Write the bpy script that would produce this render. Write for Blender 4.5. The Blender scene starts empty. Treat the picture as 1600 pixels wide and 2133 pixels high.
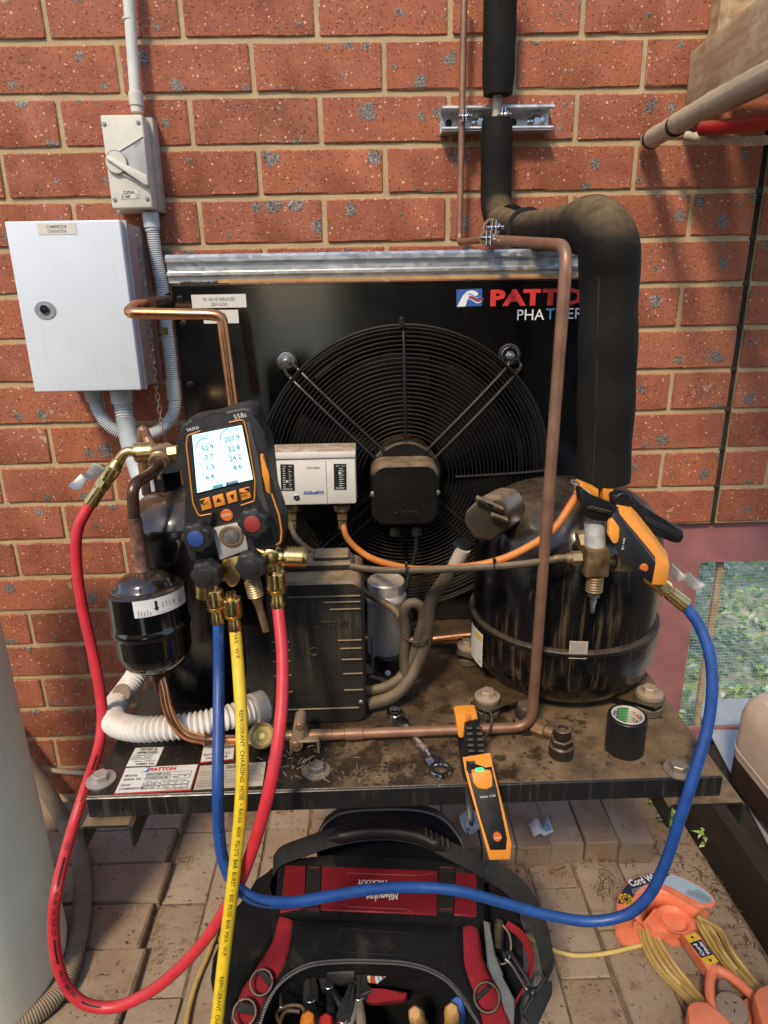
import bpy, bmesh, math, random
from mathutils import Vector, Matrix
random.seed(7)
PI = math.pi
S = bpy.context.scene
COL = S.collection
# ------------------------------------------------------------------ camera
F = 1400.0                      # focal length in photo pixels (photo 1600 wide)
TH, YW, RL = 0.318327, 0.0224100, -0.0181869
CAM = Vector((0.553627, -1.418930, 1.750 - 0.518835))
_f = Vector((math.sin(YW)*math.cos(TH), math.cos(YW)*math.cos(TH), -math.sin(TH)))
_r = Vector((math.cos(YW), -math.sin(YW), 0.0)); _u = _r.cross(_f)
RT = _r*math.cos(RL) + _u*math.sin(RL); UP = _u*math.cos(RL) - _r*math.sin(RL)
cd = bpy.data.cameras.new('camera'); cam = bpy.data.objects.new('camera', cd); COL.objects.link(cam)
cd.sensor_fit = 'HORIZONTAL'; cd.sensor_width = 36.0; cd.lens = F/1600*36.0
cd.clip_start = 0.02; cd.clip_end = 400
cam.matrix_world = Matrix(((RT.x, UP.x, -_f.x, CAM.x), (RT.y, UP.y, -_f.y, CAM.y), (RT.z, UP.z, -_f.z, CAM.z), (0, 0, 0, 1)))
S.camera = cam
# ------------------------------------------------------------------ light
SUN = Vector((0.42, 1.0, -1.12)).normalized()
W = bpy.data.worlds.new('World'); S.world = W; W.use_nodes = True
wn = W.node_tree.nodes; wl = W.node_tree.links
sky = wn.new('ShaderNodeTexSky'); sky.sky_type = 'NISHITA'; sky.sun_disc = False
sky.sun_elevation = math.asin(-SUN.z); sky.sun_rotation = math.atan2(-SUN.x, -SUN.y)
wn['Background'].inputs['Strength'].default_value = 0.15
wl.new(sky.outputs[0], wn['Background'].inputs['Color'])
sd = bpy.data.lights.new('sun', 'SUN'); sd.energy = 2.1; sd.angle = math.radians(8.0); sd.color = (1.0, 0.82, 0.59)
so = bpy.data.objects.new('sun', sd); COL.objects.link(so)
so.rotation_euler = SUN.to_track_quat('-Z', 'Y').to_euler()
so.location = (-1.5, -4, 5)
S.view_settings.view_transform = 'Standard'; S.view_settings.look = 'None'
S.view_settings.exposure = 0.58; S.view_settings.gamma = 1.0; S.view_settings.use_curve_mapping = False
S.render.engine = 'CYCLES'
S.cycles.max_bounces = 6; S.cycles.diffuse_bounces = 3; S.cycles.glossy_bounces = 3; S.cycles.transmission_bounces = 4
# ------------------------------------------------------------------ sight lines of the survey: pixel of the photo -> point at a known depth
def ray(px, py): return _f + RT*((px-800)/F) - UP*((py-1066.5)/F)
def at(px, py, Y):
    d = ray(px, py); return CAM + d*((Y-CAM.y)/d.y)
def on(px, py, Z):
    d = ray(px, py); return CAM + d*((Z-CAM.z)/d.z)
def hit(px, py, P, N):
    d = ray(px, py); return CAM + d*((P-CAM).dot(N)/d.dot(N))
# ------------------------------------------------------------------ materials
MATS = {}
def nodes(name):
    m = bpy.data.materials.new(name); m.use_nodes = True
    nt = m.node_tree; b = nt.nodes['Principled BSDF']; MATS[name] = m
    return m, nt, b
class N:
    """tiny node helper"""
    def __init__(s, nt): s.nt = nt
    def new(s, t, **k):
        n = s.nt.nodes.new(t)
        for a, v in k.items(): setattr(n, a, v)
        return n
    def link(s, a, b): s.nt.links.new(a, b)
    def pos(s): return s.new('ShaderNodeNewGeometry').outputs['Position']
    def nrm(s): return s.new('ShaderNodeNewGeometry').outputs['Normal']
    def map(s, v, scale=(1, 1, 1), rnd=0.0):
        m = s.new('ShaderNodeMapping'); m.inputs['Scale'].default_value = scale; s.link(v, m.inputs['Vector'])
        if rnd:
            oi = s.new('ShaderNodeObjectInfo'); mu = s.new('ShaderNodeMath', operation='MULTIPLY'); mu.inputs[1].default_value = rnd
            s.link(oi.outputs['Random'], mu.inputs[0]); cb = s.new('ShaderNodeCombineXYZ')
            s.link(mu.outputs[0], cb.inputs[0]); s.link(mu.outputs[0], cb.inputs[2]); s.link(cb.outputs[0], m.inputs['Location'])
        return m.outputs[0]
    def noise(s, v, scale, detail=3, rough=.55, out='Fac'):
        n = s.new('ShaderNodeTexNoise'); n.inputs['Scale'].default_value = scale; n.inputs['Detail'].default_value = detail
        n.inputs['Roughness'].default_value = rough; s.link(v, n.inputs['Vector']); return n.outputs[out]
    def vor(s, v, scale, out='Distance'):
        n = s.new('ShaderNodeTexVoronoi'); n.inputs['Scale'].default_value = scale; s.link(v, n.inputs['Vector']); return n.outputs[out]
    def ramp(s, f, a, b, inv=False):
        n = s.new('ShaderNodeMapRange'); n.inputs['From Min'].default_value = a; n.inputs['From Max'].default_value = b
        if inv: n.inputs['To Min'].default_value = 1; n.inputs['To Max'].default_value = 0
        s.link(f, n.inputs['Value']); return n.outputs[0]
    def math(s, op, a, b):
        n = s.new('ShaderNodeMath', operation=op)
        for i, v in enumerate((a, b)):
            if isinstance(v, (int, float)): n.inputs[i].default_value = v
            else: s.link(v, n.inputs[i])
        return n.outputs[0]
    def mix(s, f, a, b):
        n = s.new('ShaderNodeMix', data_type='RGBA')
        if isinstance(f, (int, float)): n.inputs[0].default_value = f
        else: s.link(f, n.inputs[0])
        for i, v in ((6, a), (7, b)):
            if isinstance(v, tuple): n.inputs[i].default_value = (*v, 1)
            else: s.link(v, n.inputs[i])
        return n.outputs[2]
    def bump(s, h, strength=.3, dist=.002):
        n = s.new('ShaderNodeBump'); n.inputs['Strength'].default_value = strength; n.inputs['Distance'].default_value = dist
        s.link(h, n.inputs['Height']); return n.outputs[0]
    def up(s, a=.3, b=.9):
        sp = s.new('ShaderNodeSeparateXYZ'); s.link(s.nrm(), sp.inputs[0]); return s.ramp(sp.outputs[2], a, b)
def mat(name, col, rough=.5, metal=0.0, var=.12, scale=40, dust=0.0, dustcol=(.30, .20, .11), bump=0.0, bscale=300, coat=0.0, spec=None, stretch=(1, 1, 1), streak=0.0):
    """paint / plastic / metal with slight tone wander, wear and dust that has settled on what faces up"""
    m, nt, b = nodes(name); n = N(nt)
    p = n.pos(); q = n.map(p, stretch)
    f = n.noise(q, scale, 4)
    dk = tuple(c*(1-var) for c in col); lt = tuple(min(1, c*(1+var)) for c in col)
    c = n.mix(n.ramp(f, .3, .7), dk, lt)
    r = n.ramp(n.noise(p, scale*2.2, 3), .2, .8)
    rr = n.new('ShaderNodeMapRange'); rr.inputs['To Min'].default_value = max(.02, rough-.07); rr.inputs['To Max'].default_value = min(1, rough+.09); n.link(r, rr.inputs['Value'])
    rough_o = rr.outputs[0]
    if dust or streak:
        g = n.ramp(n.noise(p, 55, 5, .65), .35, .62)
        mask = n.math('MULTIPLY', n.up(.15, .85), n.math('MULTIPLY', n.math('ADD', n.math('MULTIPLY', g, .55), .45), dust)) if dust else None
        if streak:
            st = n.ramp(n.noise(n.map(p, (130, 130, 9)), 1.0, 4, .6), .52, .72)
            bl = n.ramp(n.noise(p, 9, 3), .42, .62)
            sm = n.math('MULTIPLY', n.math('MULTIPLY', st, bl), streak)
            mask = n.math('MAXIMUM', mask, sm) if mask else sm
        c = n.mix(mask, c, dustcol)
        rough_o = n.math('MAXIMUM', rough_o, n.math('MULTIPLY', mask, .9))
        if metal:
            mo = n.math('MULTIPLY', n.math('SUBTRACT', 1.0, mask), metal); n.link(mo, b.inputs['Metallic'])
    n.link(c, b.inputs['Base Color']); n.link(rough_o, b.inputs['Roughness'])
    if not (metal and (dust or streak)): b.inputs['Metallic'].default_value = metal
    if bump: n.link(n.bump(n.noise(p, bscale, 3), bump, .001), b.inputs['Normal'])
    if coat: b.inputs['Coat Weight'].default_value = coat; b.inputs['Coat Roughness'].default_value = .12
    if spec is not None: b.inputs['Specular IOR Level'].default_value = spec
    return m
def mat_brick():
    m, nt, b = nodes('clinker_brick'); n = N(nt)
    p = n.map(n.pos(), (1, 1, 1), 31.0)
    oi = n.new('ShaderNodeObjectInfo').outputs['Random']
    c = n.mix(oi, (.36, .103, .048), (.22, .058, .033))
    w2 = n.new('ShaderNodeTexWhiteNoise', noise_dimensions='1D'); n.link(oi, w2.inputs['W']); c = n.mix(n.math('MULTIPLY', w2.outputs['Value'], .45), c, (.33, .125, .075))
    c = n.mix(n.math('MULTIPLY', n.ramp(n.noise(p, 22, 4), .35, .7), .55), c, (.50, .165, .078))
    # drag-face pits
    pit = n.noise(n.map(p, (1, 1, 1.4)), 175, 4, .65); pm = n.ramp(pit, .34, .42, True)
    c = n.mix(n.math('MULTIPLY', pm, .75), c, (.075, .024, .016))
    # pale quartz chips, three sizes
    for sc, r, keep in ((80, .17, .60), (150, .19, .62), (44, .12, .68)):
        v = n.new('ShaderNodeTexVoronoi'); v.inputs['Scale'].default_value = sc; n.link(n.map(p, (1, 1, 1.1)), v.inputs['Vector'])
        hs = n.new('ShaderNodeSeparateColor'); n.link(v.outputs['Color'], hs.inputs[0])
        spot = n.math('MULTIPLY', n.ramp(v.outputs['Distance'], r*.75, r, True), n.math('GREATER_THAN', hs.outputs[0], keep))
        c = n.mix(spot, c, (.68, .46, .34))
    # dark glassy clinker burns
    v = n.new('ShaderNodeTexVoronoi', voronoi_dimensions='2D'); v.inputs['Scale'].default_value = 24
    wob = n.new('ShaderNodeVectorMath', operation='MULTIPLY_ADD'); nz = n.noise(p, 95, 4, .7, 'Color'); n.link(nz, wob.inputs[0]); wob.inputs[1].default_value = (.026, .026, .026); n.link(p, wob.inputs[2])
    sx = n.new('ShaderNodeSeparateXYZ'); n.link(wob.outputs[0], sx.inputs[0]); cx = n.new('ShaderNodeCombineXYZ'); n.link(sx.outputs[0], cx.inputs[0]); n.link(sx.outputs[2], cx.inputs[1])
    n.link(cx.outputs[0], v.inputs['Vector'])
    hs = n.new('ShaderNodeSeparateColor'); n.link(v.outputs['Color'], hs.inputs[0])
    size = n.math('ADD', n.math('MULTIPLY', n.math('POWER', hs.outputs[1], 3.5), .40), .055)
    cl = n.math('MULTIPLY', n.ramp(n.math('SUBTRACT', v.outputs['Distance'], size), -.05, .02, True), n.math('GREATER_THAN', hs.outputs[0], .46))
    gl = n.noise(p, 330, 3, .7)
    c = n.mix(n.math('MULTIPLY', cl, .93), c, n.mix(n.ramp(gl, .42, .66), (.04, .034, .032), (.42, .37, .33)))
    # mortar smeared over some faces and arrises
    sm = n.math('MULTIPLY', n.ramp(n.noise(p, 7.5, 6, .72), .635, .67), n.ramp(n.noise(p, 60, 3, .7), .40, .55))
    c = n.mix(n.math('MULTIPLY', sm, .85), c, (.50, .38, .24))
    c = n.mix(n.math('MULTIPLY', n.ramp(n.noise(p, 4.5, 5, .65), .52, .72), .35), c, (.17, .075, .045))
    tcn = n.new('ShaderNodeTexCoord'); sg_ = n.new('ShaderNodeSeparateXYZ'); n.link(tcn.outputs['Generated'], sg_.inputs[0])
    ez = n.math('MINIMUM', sg_.outputs[2], n.math('SUBTRACT', 1.0, sg_.outputs[2])); ex = n.math('MULTIPLY', n.math('MINIMUM', sg_.outputs[0], n.math('SUBTRACT', 1.0, sg_.outputs[0])), 3.0)
    ed = n.math('MINIMUM', ez, ex); ed = n.math('SUBTRACT', n.math('ADD', ed, n.math('MULTIPLY', n.noise(p, 70, 5, .75), .22)), .11)
    c = n.mix(n.math('MULTIPLY', n.ramp(ed, -.005, .022, True), .8), c, (.43, .315, .18))
    # dust creeping up from the ground on the low courses
    n.link(c, b.inputs['Base Color'])
    n.link(n.math('SUBTRACT', .82, n.math('MULTIPLY', cl, .42)), b.inputs['Roughness'])
    h = n.math('ADD', n.math('ADD', n.math('MULTIPLY', pm, -1.2), n.noise(p, 60, 5, .6)), n.math('MULTIPLY', n.math('MULTIPLY', cl, gl), 1.5))
    n.link(n.bump(h, .6, .0016), b.inputs['Normal'])
    return m
def mat_mortar():
    m, nt, b = nodes('mortar'); n = N(nt); p = n.pos()
    c = n.mix(n.ramp(n.noise(p, 18, 4), .3, .7), (.42, .30, .16), (.53, .41, .24))
    c = n.mix(n.math('MULTIPLY', n.ramp(n.noise(p, 420, 2), .55, .7), .6), c, (.27, .20, .13))
    n.link(c, b.inputs['Base Color']); b.inputs['Roughness'].default_value = .95
    n.link(n.bump(n.noise(p, 130, 5, .7), .7, .002), b.inputs['Normal']); return m
def mat_paver():
    m, nt, b = nodes('paver_clay'); n = N(nt); p = n.map(n.pos(), (1, 1, 1), 17.0)
    oi = n.new('ShaderNodeObjectInfo').outputs['Random']
    c = n.mix(oi, (.28, .19, .125), (.32, .25, .185))
    c = n.mix(n.math('MULTIPLY', n.ramp(n.noise(p, 9, 5, .6), .4, .65), .8), c, (.36, .305, .23))
    c = n.mix(n.math('MULTIPLY', n.ramp(n.noise(p, 34, 5, .7), .56, .70), .75), c, (.16, .10, .066))
    c = n.mix(n.math('MULTIPLY', n.ramp(n.noise(n.map(p, (1, 3.5, 1)), 120, 3, .7), .64, .72), .8), c, (.07, .052, .038))
    n.link(c, b.inputs['Base Color']); b.inputs['Roughness'].default_value = .88
    n.link(n.bump(n.math('ADD', n.noise(p, 40, 5, .65), n.math('MULTIPLY', n.noise(p, 240, 3), .4)), .6, .004), b.inputs['Normal']); return m
def mat_plate():
    m, nt, b = nodes('dusty_base_plate'); n = N(nt); p = n.pos()
    sp = n.new('ShaderNodeSeparateXYZ'); n.link(p, sp.inputs[0])
    dust = n.mix(n.ramp(n.noise(p, 26, 5, .65), .3, .7), (.09, .055, .028), (.23, .15, .078))
    clean = n.mix(n.noise(p, 60, 3), (.006, .0055, .0055), (.018, .015, .012))
    up = n.up(.5, .9)
    g = n.noise(p, 13, 5, .62)
    # left end was wiped for the rating plates; right side is the dustiest
    side = n.math('ADD', g, n.ramp(sp.outputs[0], .36, .52)); side = n.math('ADD', side, n.math('MULTIPLY', n.ramp(sp.outputs[0], .60, .80), .16))
    msk = n.math('MULTIPLY', n.ramp(side, 1.20, 1.60), up)
    c = n.mix(msk, clean, dust)
    v = n.new('ShaderNodeTexVoronoi'); v.inputs['Scale'].default_value = 42
    wob = n.new('ShaderNodeVectorMath', operation='MULTIPLY_ADD'); n.link(n.noise(p, 45, 3, .6, 'Color'), wob.inputs[0]); wob.inputs[1].default_value = (.02, .02, 0); n.link(p, wob.inputs[2]); n.link(wob.outputs[0], v.inputs['Vector'])
    hs = n.new('ShaderNodeSeparateColor'); n.link(v.outputs['Color'], hs.inputs[0])
    drop = n.math('MULTIPLY', n.ramp(v.outputs['Distance'], .28, .36, True), n.math('GREATER_THAN', hs.outputs[0], .72))
    blot = n.ramp(n.noise(p, 17, 5, .72), .54, .62)
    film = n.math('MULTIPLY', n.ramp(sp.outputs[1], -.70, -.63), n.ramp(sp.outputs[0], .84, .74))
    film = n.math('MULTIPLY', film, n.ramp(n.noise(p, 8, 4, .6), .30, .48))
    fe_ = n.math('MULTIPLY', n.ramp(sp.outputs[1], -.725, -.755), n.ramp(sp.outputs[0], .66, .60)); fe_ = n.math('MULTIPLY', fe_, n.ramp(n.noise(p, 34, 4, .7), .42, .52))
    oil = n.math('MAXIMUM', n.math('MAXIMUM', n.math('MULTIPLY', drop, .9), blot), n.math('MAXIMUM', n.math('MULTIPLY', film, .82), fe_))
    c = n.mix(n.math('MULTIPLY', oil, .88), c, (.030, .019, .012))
    c = n.mix(n.math('MULTIPLY', n.ramp(n.noise(p, 330, 2), .68, .74), .6), c, (.5, .40, .28))
    n.link(c, b.inputs['Base Color']); n.link(n.math('ADD', .30, n.math('MULTIPLY', n.math('MULTIPLY', msk, n.math('SUBTRACT', 1.0, oil)), .6)), b.inputs['Roughness'])
    n.link(n.bump(n.noise(p, 150, 5, .7), .5, .002), b.inputs['Normal']); return m
def mat_galv():
    m, nt, b = nodes('galvanised_steel'); n = N(nt); p = n.pos()
    v = n.new('ShaderNodeTexVoronoi'); v.inputs['Scale'].default_value = 90; n.link(n.map(p, (1, 1, 1.6)), v.inputs['Vector'])
    hs = n.new('ShaderNodeSeparateColor'); n.link(v.outputs['Color'], hs.inputs[0])
    c = n.mix(hs.outputs[0], (.52, .54, .55), (.70, .71, .71))
    c = n.mix(n.math('MULTIPLY', n.ramp(n.noise(p, 30, 5, .7), .5, .7), .5), c, (.40, .40, .39))
    n.link(c, b.inputs['Base Color']); b.inputs['Metallic'].default_value = .85
    n.link(n.math('ADD', .30, n.math('MULTIPLY', hs.outputs[1], .2)), b.inputs['Roughness']); return m
def mat_ply():
    m, nt, b = nodes('weathered_timber'); n = N(nt); p = n.pos()
    g = n.noise(n.map(p, (26, 5, 70)), 1.0, 5, .6)
    c = n.mix(n.ramp(g, .3, .7), (.27, .165, .078), (.48, .33, .175))
    c = n.mix(n.math('MULTIPLY', n.ramp(n.noise(n.map(p, (40, 12, 16)), 1.0, 5, .7), .48, .62), .85), c, (.50, .40, .25))
    n.link(c, b.inputs['Base Color']); b.inputs['Roughness'].default_value = .85
    n.link(n.bump(g, .5, .002), b.inputs['Normal']); return m
def mat_emit(name, col, st):
    m, nt, b = nodes(name); b.inputs['Base Color'].default_value = (*col, 1); b.inputs['Emission Color'].default_value = (*col, 1)
    b.inputs['Emission Strength'].default_value = st; b.inputs['Roughness'].default_value = .25; return m
def mat_flat(name, col, rough=.6): return mat(name, col, rough, var=.04)
def mat_weave(name, c0, c1, sc=900):
    m, nt, b = nodes(name); n = N(nt); p = n.pos()
    f = n.math('ADD', n.math('MULTIPLY', n.noise(p, 900, 2), .55), n.math('MULTIPLY', n.noise(p, 30, 5, .65), .7))
    c = n.mix(n.ramp(f, .35, 1.0), c0, c1)
    c = n.mix(n.math('MULTIPLY', n.ramp(n.noise(p, 14, 5, .7), .56, .75), .16), c, (.22, .18, .13))
    n.link(c, b.inputs['Base Color']); b.inputs['Roughness'].default_value = .9; b.inputs['Specular IOR Level'].default_value = .25
    n.link(n.bump(n.math('ADD', n.noise(p, 900, 2), n.math('MULTIPLY', n.noise(p, 22, 4), 3)), .4, .002), b.inputs['Normal']); return m
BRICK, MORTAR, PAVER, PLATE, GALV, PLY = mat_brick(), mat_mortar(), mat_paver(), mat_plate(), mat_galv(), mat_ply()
BLACK = mat('black_paint', (.006, .006, .0065), .30, var=.3, scale=18, dust=.45)
PANELB = mat('black_panel_paint', (.0035, .0032, .0032), .16, var=.3, scale=9, dust=.6, coat=1.0)
SHELL = mat('compressor_black', (.0045, .0045, .005), .20, var=.3, dust=.62, dustcol=(.135, .088, .046), streak=.85, coat=.15, bump=.35, bscale=110)
RECV = mat('receiver_black', (.004, .004, .0045), .18, var=.3, streak=.35, dust=.36, dustcol=(.20, .13, .07), coat=.5, bump=.12, bscale=60)
GLOSSB = mat('gloss_black_enamel', (.003, .003, .0035), .13, var=.3, coat=.8, dust=.12)
PLASB = mat('black_plastic', (.009, .009, .0095), .42, var=.2, dust=.0, bump=.15, bscale=900)
DUSTB = mat('dusty_black_plastic', (.019, .017, .0145), .45, var=.25, dust=.95, dustcol=(.34, .235, .125), streak=.2)
WIRE = mat('black_wire', (.006, .0055, .005), .35, var=.25, dust=.16)
CAVITY = mat('dark_coil', (.006, .006, .006), .7)
FOAM = mat('insulation_foam', (.0085, .0075, .0062), .78, var=.35, scale=18, dust=.85, dustcol=(.20, .14, .072), bump=.7, bscale=260, streak=.05, spec=.25)
COPPER = mat('copper', (.72, .34, .17), .28, 1.0, var=.25, scale=30, dust=.25)
COPPERD = mat('tarnished_copper', (.29, .155, .10), .45, .5, var=.3, scale=26, dust=.35)
COPPERB = mat('burnt_copper', (.10, .055, .036), .36, .7, var=.6, scale=38)
BRASS = mat('brass', (.78, .55, .22), .26, 1.0, var=.2, scale=50)
BRASSD = mat('aged_brass', (.42, .31, .17), .42, .8, var=.35, scale=60, dust=.5)
STEEL = mat('steel', (.58, .58, .58), .30, 1.0, var=.15)
STEELD = mat('dull_steel', (.33, .30, .26), .45, .75, var=.3, dust=.4)
CHROME = mat('chrome', (.55, .55, .56), .14, 1.0, var=.1)
ALU = mat('aluminium_can', (.80, .78, .74), .30, .65, var=.06, scale=4, dust=.9)
WHITEP = mat('white_plastic', (.70, .69, .64), .45, var=.06, dust=.35)
SWHITE = mat('switch_white', (.62, .60, .52), .5, var=.10, scale=26, dust=.3)
SWITCHW = mat('pressure_switch_white', (.74, .72, .67), .5, var=.05, dust=1.0, dustcol=(.36, .23, .12))
GREYE = mat('grey_enamel', (.66, .72, .78), .34, var=.06, scale=7, bump=.10, bscale=500, streak=.09, dustcol=(.38, .34, .28))
GREYC = mat('grey_conduit', (.52, .57, .60), .42, var=.08)
CREAMC = mat('dusty_cream_conduit', (.74, .74, .72), .5, var=.1, dust=.62, dustcol=(.46, .31, .15))
TANK = mat('tank_white', (.84, .88, .74), .45, var=.05, scale=8, streak=.16, dustcol=(.36, .33, .26))
ORANGE = mat('orange_plastic', (.80, .30, .035), .45, var=.05)
ORANGEH = mat('orange_cap_tube', (.66, .22, .045), .5, var=.1)
CORAL = mat('coral_plastic', (.84, .235, .115), .42, var=.10, scale=30, dust=.12)
RUBBER = mat('rubber_black', (.011, .0105, .010), .6, var=.3, dust=.35)
SLEEVE = mat('braided_sleeve', (.075, .058, .038), .7, var=.3, dust=.9, dustcol=(.26, .185, .105), bump=.8, bscale=700)
REDH = mat('red_hose', (.60, .030, .045), .42, var=.12, scale=70, dust=.16, dustcol=(.30, .16, .12))
BLUEH = mat('blue_hose', (.014, .07, .28), .40, var=.2, scale=60, dust=.12, dustcol=(.12, .16, .26))
YELH = mat('yellow_hose', (.78, .54, .022), .45, var=.12, scale=90, dust=.2, dustcol=(.40, .26, .07), bump=.3, bscale=700)
YCORD = mat('yellow_cord', (.50, .36, .12), .55, var=.15)
INK = mat_flat('print_black', (.012, .012, .012))
INKW = mat_flat('print_white', (.80, .80, .78))
INKR = mat_flat('print_red', (.62, .03, .025)); INKB = mat_flat('print_blue', (.03, .10, .36)); INKC = mat_flat('print_cyan', (.10, .35, .60))
INKG = mat_flat('print_grey', (.25, .24, .22))
PAPER = mat('label_white', (.66, .64, .58), .5, var=.06, scale=30)
PAPERD = mat('label_dusty', (.48, .40, .31), .6, var=.18, scale=40)
MAROON = mat('maroon_sheet', (.30, .125, .13), .6, var=.2, scale=12, dust=.4)
SEAL = mat('joint_sealant', (.030, .022, .018), .8, var=.4)
CLOTHR = mat_weave('red_canvas', (.15, .007, .013), (.32, .020, .034))
CLOTHB = mat_weave('black_canvas', (.002, .002, .0026), (.009, .009, .0105))
WEB = mat('black_webbing', (.007, .007, .008), .75, var=.3, bump=.6, bscale=600)
REDPAN = mat('red_vinyl', (.17, .007, .015), .5, var=.15)
LEAFM = []
for i, c in enumerate(((.16, .32, .07), (.34, .54, .13), (.26, .46, .24), (.62, .72, .52))):
    m = mat('leaf_%s' % ['dark', 'fresh', 'blue', 'pale'][i], c, .45, var=.25)
    b = m.node_tree.nodes['Principled BSDF']; b.inputs['Transmission Weight'].default_value = 0.0; b.inputs['Subsurface Weight'].default_value = 0.0
    LEAFM.append(m)
JOINT = mat('joint_sand', (.17, .125, .085), .95, var=.4, scale=40, bump=.8, bscale=300)
SOIL = mat('soil', (.10, .068, .042), .95, var=.4, scale=20, bump=.8, bscale=120)
TWIG = mat('dry_twigs', (.11, .068, .036), .85, var=.4)
SLEEPER = mat('dark_sleeper', (.030, .020, .014), .8, var=.5, stretch=(30, 3, 30), scale=1.0, bump=.6, bscale=120)
ZINC = mat('zinc_sheet', (.52, .57, .60), .38, .35, var=.1, scale=14, dust=.3)
# ------------------------------------------------------------------ builders
def V3(*a): return Vector(a)
def finish(name, bm, m, parent=None, loc=None, angle=35, label=None, recalc=True):
    if recalc: bmesh.ops.recalc_face_normals(bm, faces=bm.faces[:])
    me = bpy.data.meshes.new(name); bm.to_mesh(me); bm.free()
    for p in me.polygons: p.use_smooth = True
    me.set_sharp_from_angle(angle=math.radians(angle))
    return link(name, me, m, parent, label)
def link(name, me, m, parent=None, label=None):
    o = bpy.data.objects.new(name, me); COL.objects.link(o)
    if m:
        me.materials.clear()
        me.materials.append(m)
    if parent is not None:
        o.parent = parent
        # geometry is written in world metres; undo what the parents add
        w = Vector((0, 0, 0)); q = parent
        while q is not None: w += q.location; q = q.parent
        o.location = -w
    if label: o['label'] = label
    return o
def thing(name, label, cat, loc=(0, 0, 0), group=None):
    o = bpy.data.objects.new(name, None); COL.objects.link(o); o.location = loc; o.empty_display_size = .02
    o['label'] = label; o['category'] = cat
    if group: o['group'] = group
    return o
def tag(o, label=None, cat=None, group=None, kind=None):
    if label: o['label'] = label
    if cat: o['category'] = cat
    if group: o['group'] = group
    if kind: o['kind'] = kind
    return o
def frame(d):
    d = d.normalized(); a = Vector((0, 0, 1)) if abs(d.z) < .9 else Vector((1, 0, 0))
    x = d.cross(a).normalized(); return x, d.cross(x).normalized()
def ring_verts(bm, c, x, y, r, n, ph=0): return [bm.verts.new(c + x*(r*math.cos(2*PI*k/n+ph)) + y*(r*math.sin(2*PI*k/n+ph))) for k in range(n)]
def skin(bm, rings, cap=True, closed=False):
    m = len(rings)
    for i in range(m if closed else m-1):
        a, b = rings[i], rings[(i+1) % m]; n = len(a)
        for k in range(n):
            try: bm.faces.new((a[k], a[(k+1) % n], b[(k+1) % n], b[k]))
            except ValueError: pass
    if cap and not closed:
        for r in (rings[0], rings[-1]):
            if len(r) > 2:
                try: bm.faces.new(r)
                except ValueError: pass
def lathe(bm, c, axis, prof, n=24, cap=True, lobes=0, lobe=0.0):
    """prof: (distance along axis, radius)"""
    axis = axis.normalized(); x, y = frame(axis); rs = []
    for h, r in prof:
        if lobes:
            rs.append([bm.verts.new(c+axis*h + (x*math.cos(2*PI*k/n)+y*math.sin(2*PI*k/n))*(r*(1+lobe*math.cos(lobes*2*PI*k/n)))) for k in range(n)])
        else: rs.append(ring_verts(bm, c+axis*h, x, y, max(r, 1e-5), n))
    skin(bm, rs, cap)
def cyl(bm, a, b, r, n=16, r2=None):
    d = b-a; lathe(bm, a, d, [(0, r), (d.length, r if r2 is None else r2)], n)
def bcyl(bm, a, b, r, n=16, e=.0015):
    d = b-a; L = d.length; lathe(bm, a, d, [(0, r-e), (e, r), (L-e, r), (L, r-e)], n)
def box(bm, c, s, R=None, bev=0.0, seg=1):
    mtx = Matrix.Translation(c) @ ((R or Matrix.Identity(3)).to_4x4()) @ Matrix.Diagonal((*s, 1))
    g = bmesh.ops.create_cube(bm, size=1.0, matrix=mtx)
    if bev:
        es = list({e for v in g['verts'] for e in v.link_edges})
        bmesh.ops.bevel(bm, geom=es, offset=bev, segments=seg, affect='EDGES', profile=.5)
def slab(bm, pts, ext, bev=0.0, seg=2):
    """prism: outline pts, pushed along ext; front rim rounded"""
    a = [bm.verts.new(p) for p in pts]; b = [bm.verts.new(p+ext) for p in pts]; n = len(a)
    f = bm.faces.new(a); bm.faces.new(b[::-1])
    for k in range(n): bm.faces.new((a[k], a[(k+1) % n], b[(k+1) % n], b[k]))
    if bev:
        bmesh.ops.bevel(bm, geom=list(f.edges)+[e for v in a for e in v.link_edges if e not in f.edges], offset=bev, segments=seg, affect='EDGES', profile=.5, clamp_overlap=True)
def smooth_path(pts, step=.006, closed=False):
    """Catmull-Rom through pts, resampled by arc length"""
    P = [Vector(p) for p in pts]; out = []
    ext = [P[0]*2-P[1]] + P + [P[-1]*2-P[-2]]
    for i in range(1, len(ext)-2):
        p0, p1, p2, p3 = ext[i-1:i+3]
        # centripetal
        t0 = 0; t1 = t0+max(1e-6, (p1-p0).length)**.5; t2 = t1+max(1e-6, (p2-p1).length)**.5; t3 = t2+max(1e-6, (p3-p2).length)**.5
        for k in range(16):
            t = t1+(t2-t1)*k/16
            a1 = p0*((t1-t)/(t1-t0))+p1*((t-t0)/(t1-t0)); a2 = p1*((t2-t)/(t2-t1))+p2*((t-t1)/(t2-t1)); a3 = p2*((t3-t)/(t3-t2))+p3*((t-t2)/(t3-t2))
            b1 = a1*((t2-t)/(t2-t0))+a2*((t-t0)/(t2-t0)); b2 = a2*((t3-t)/(t3-t1))+a3*((t-t1)/(t3-t1))
            out.append(b1*((t2-t)/(t2-t1))+b2*((t-t1)/(t2-t1)))
    out.append(P[-1]); res = [out[0]]; acc = 0
    for a, b in zip(out, out[1:]):
        L = (b-a).length
        if L < 1e-9: continue
        d = step-acc
        while d <= L: res.append(a+(b-a)*(d/L)); d += step
        acc = L-(d-step)
    if (res[-1]-P[-1]).length > step*.3: res.append(P[-1])
    return res
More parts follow.
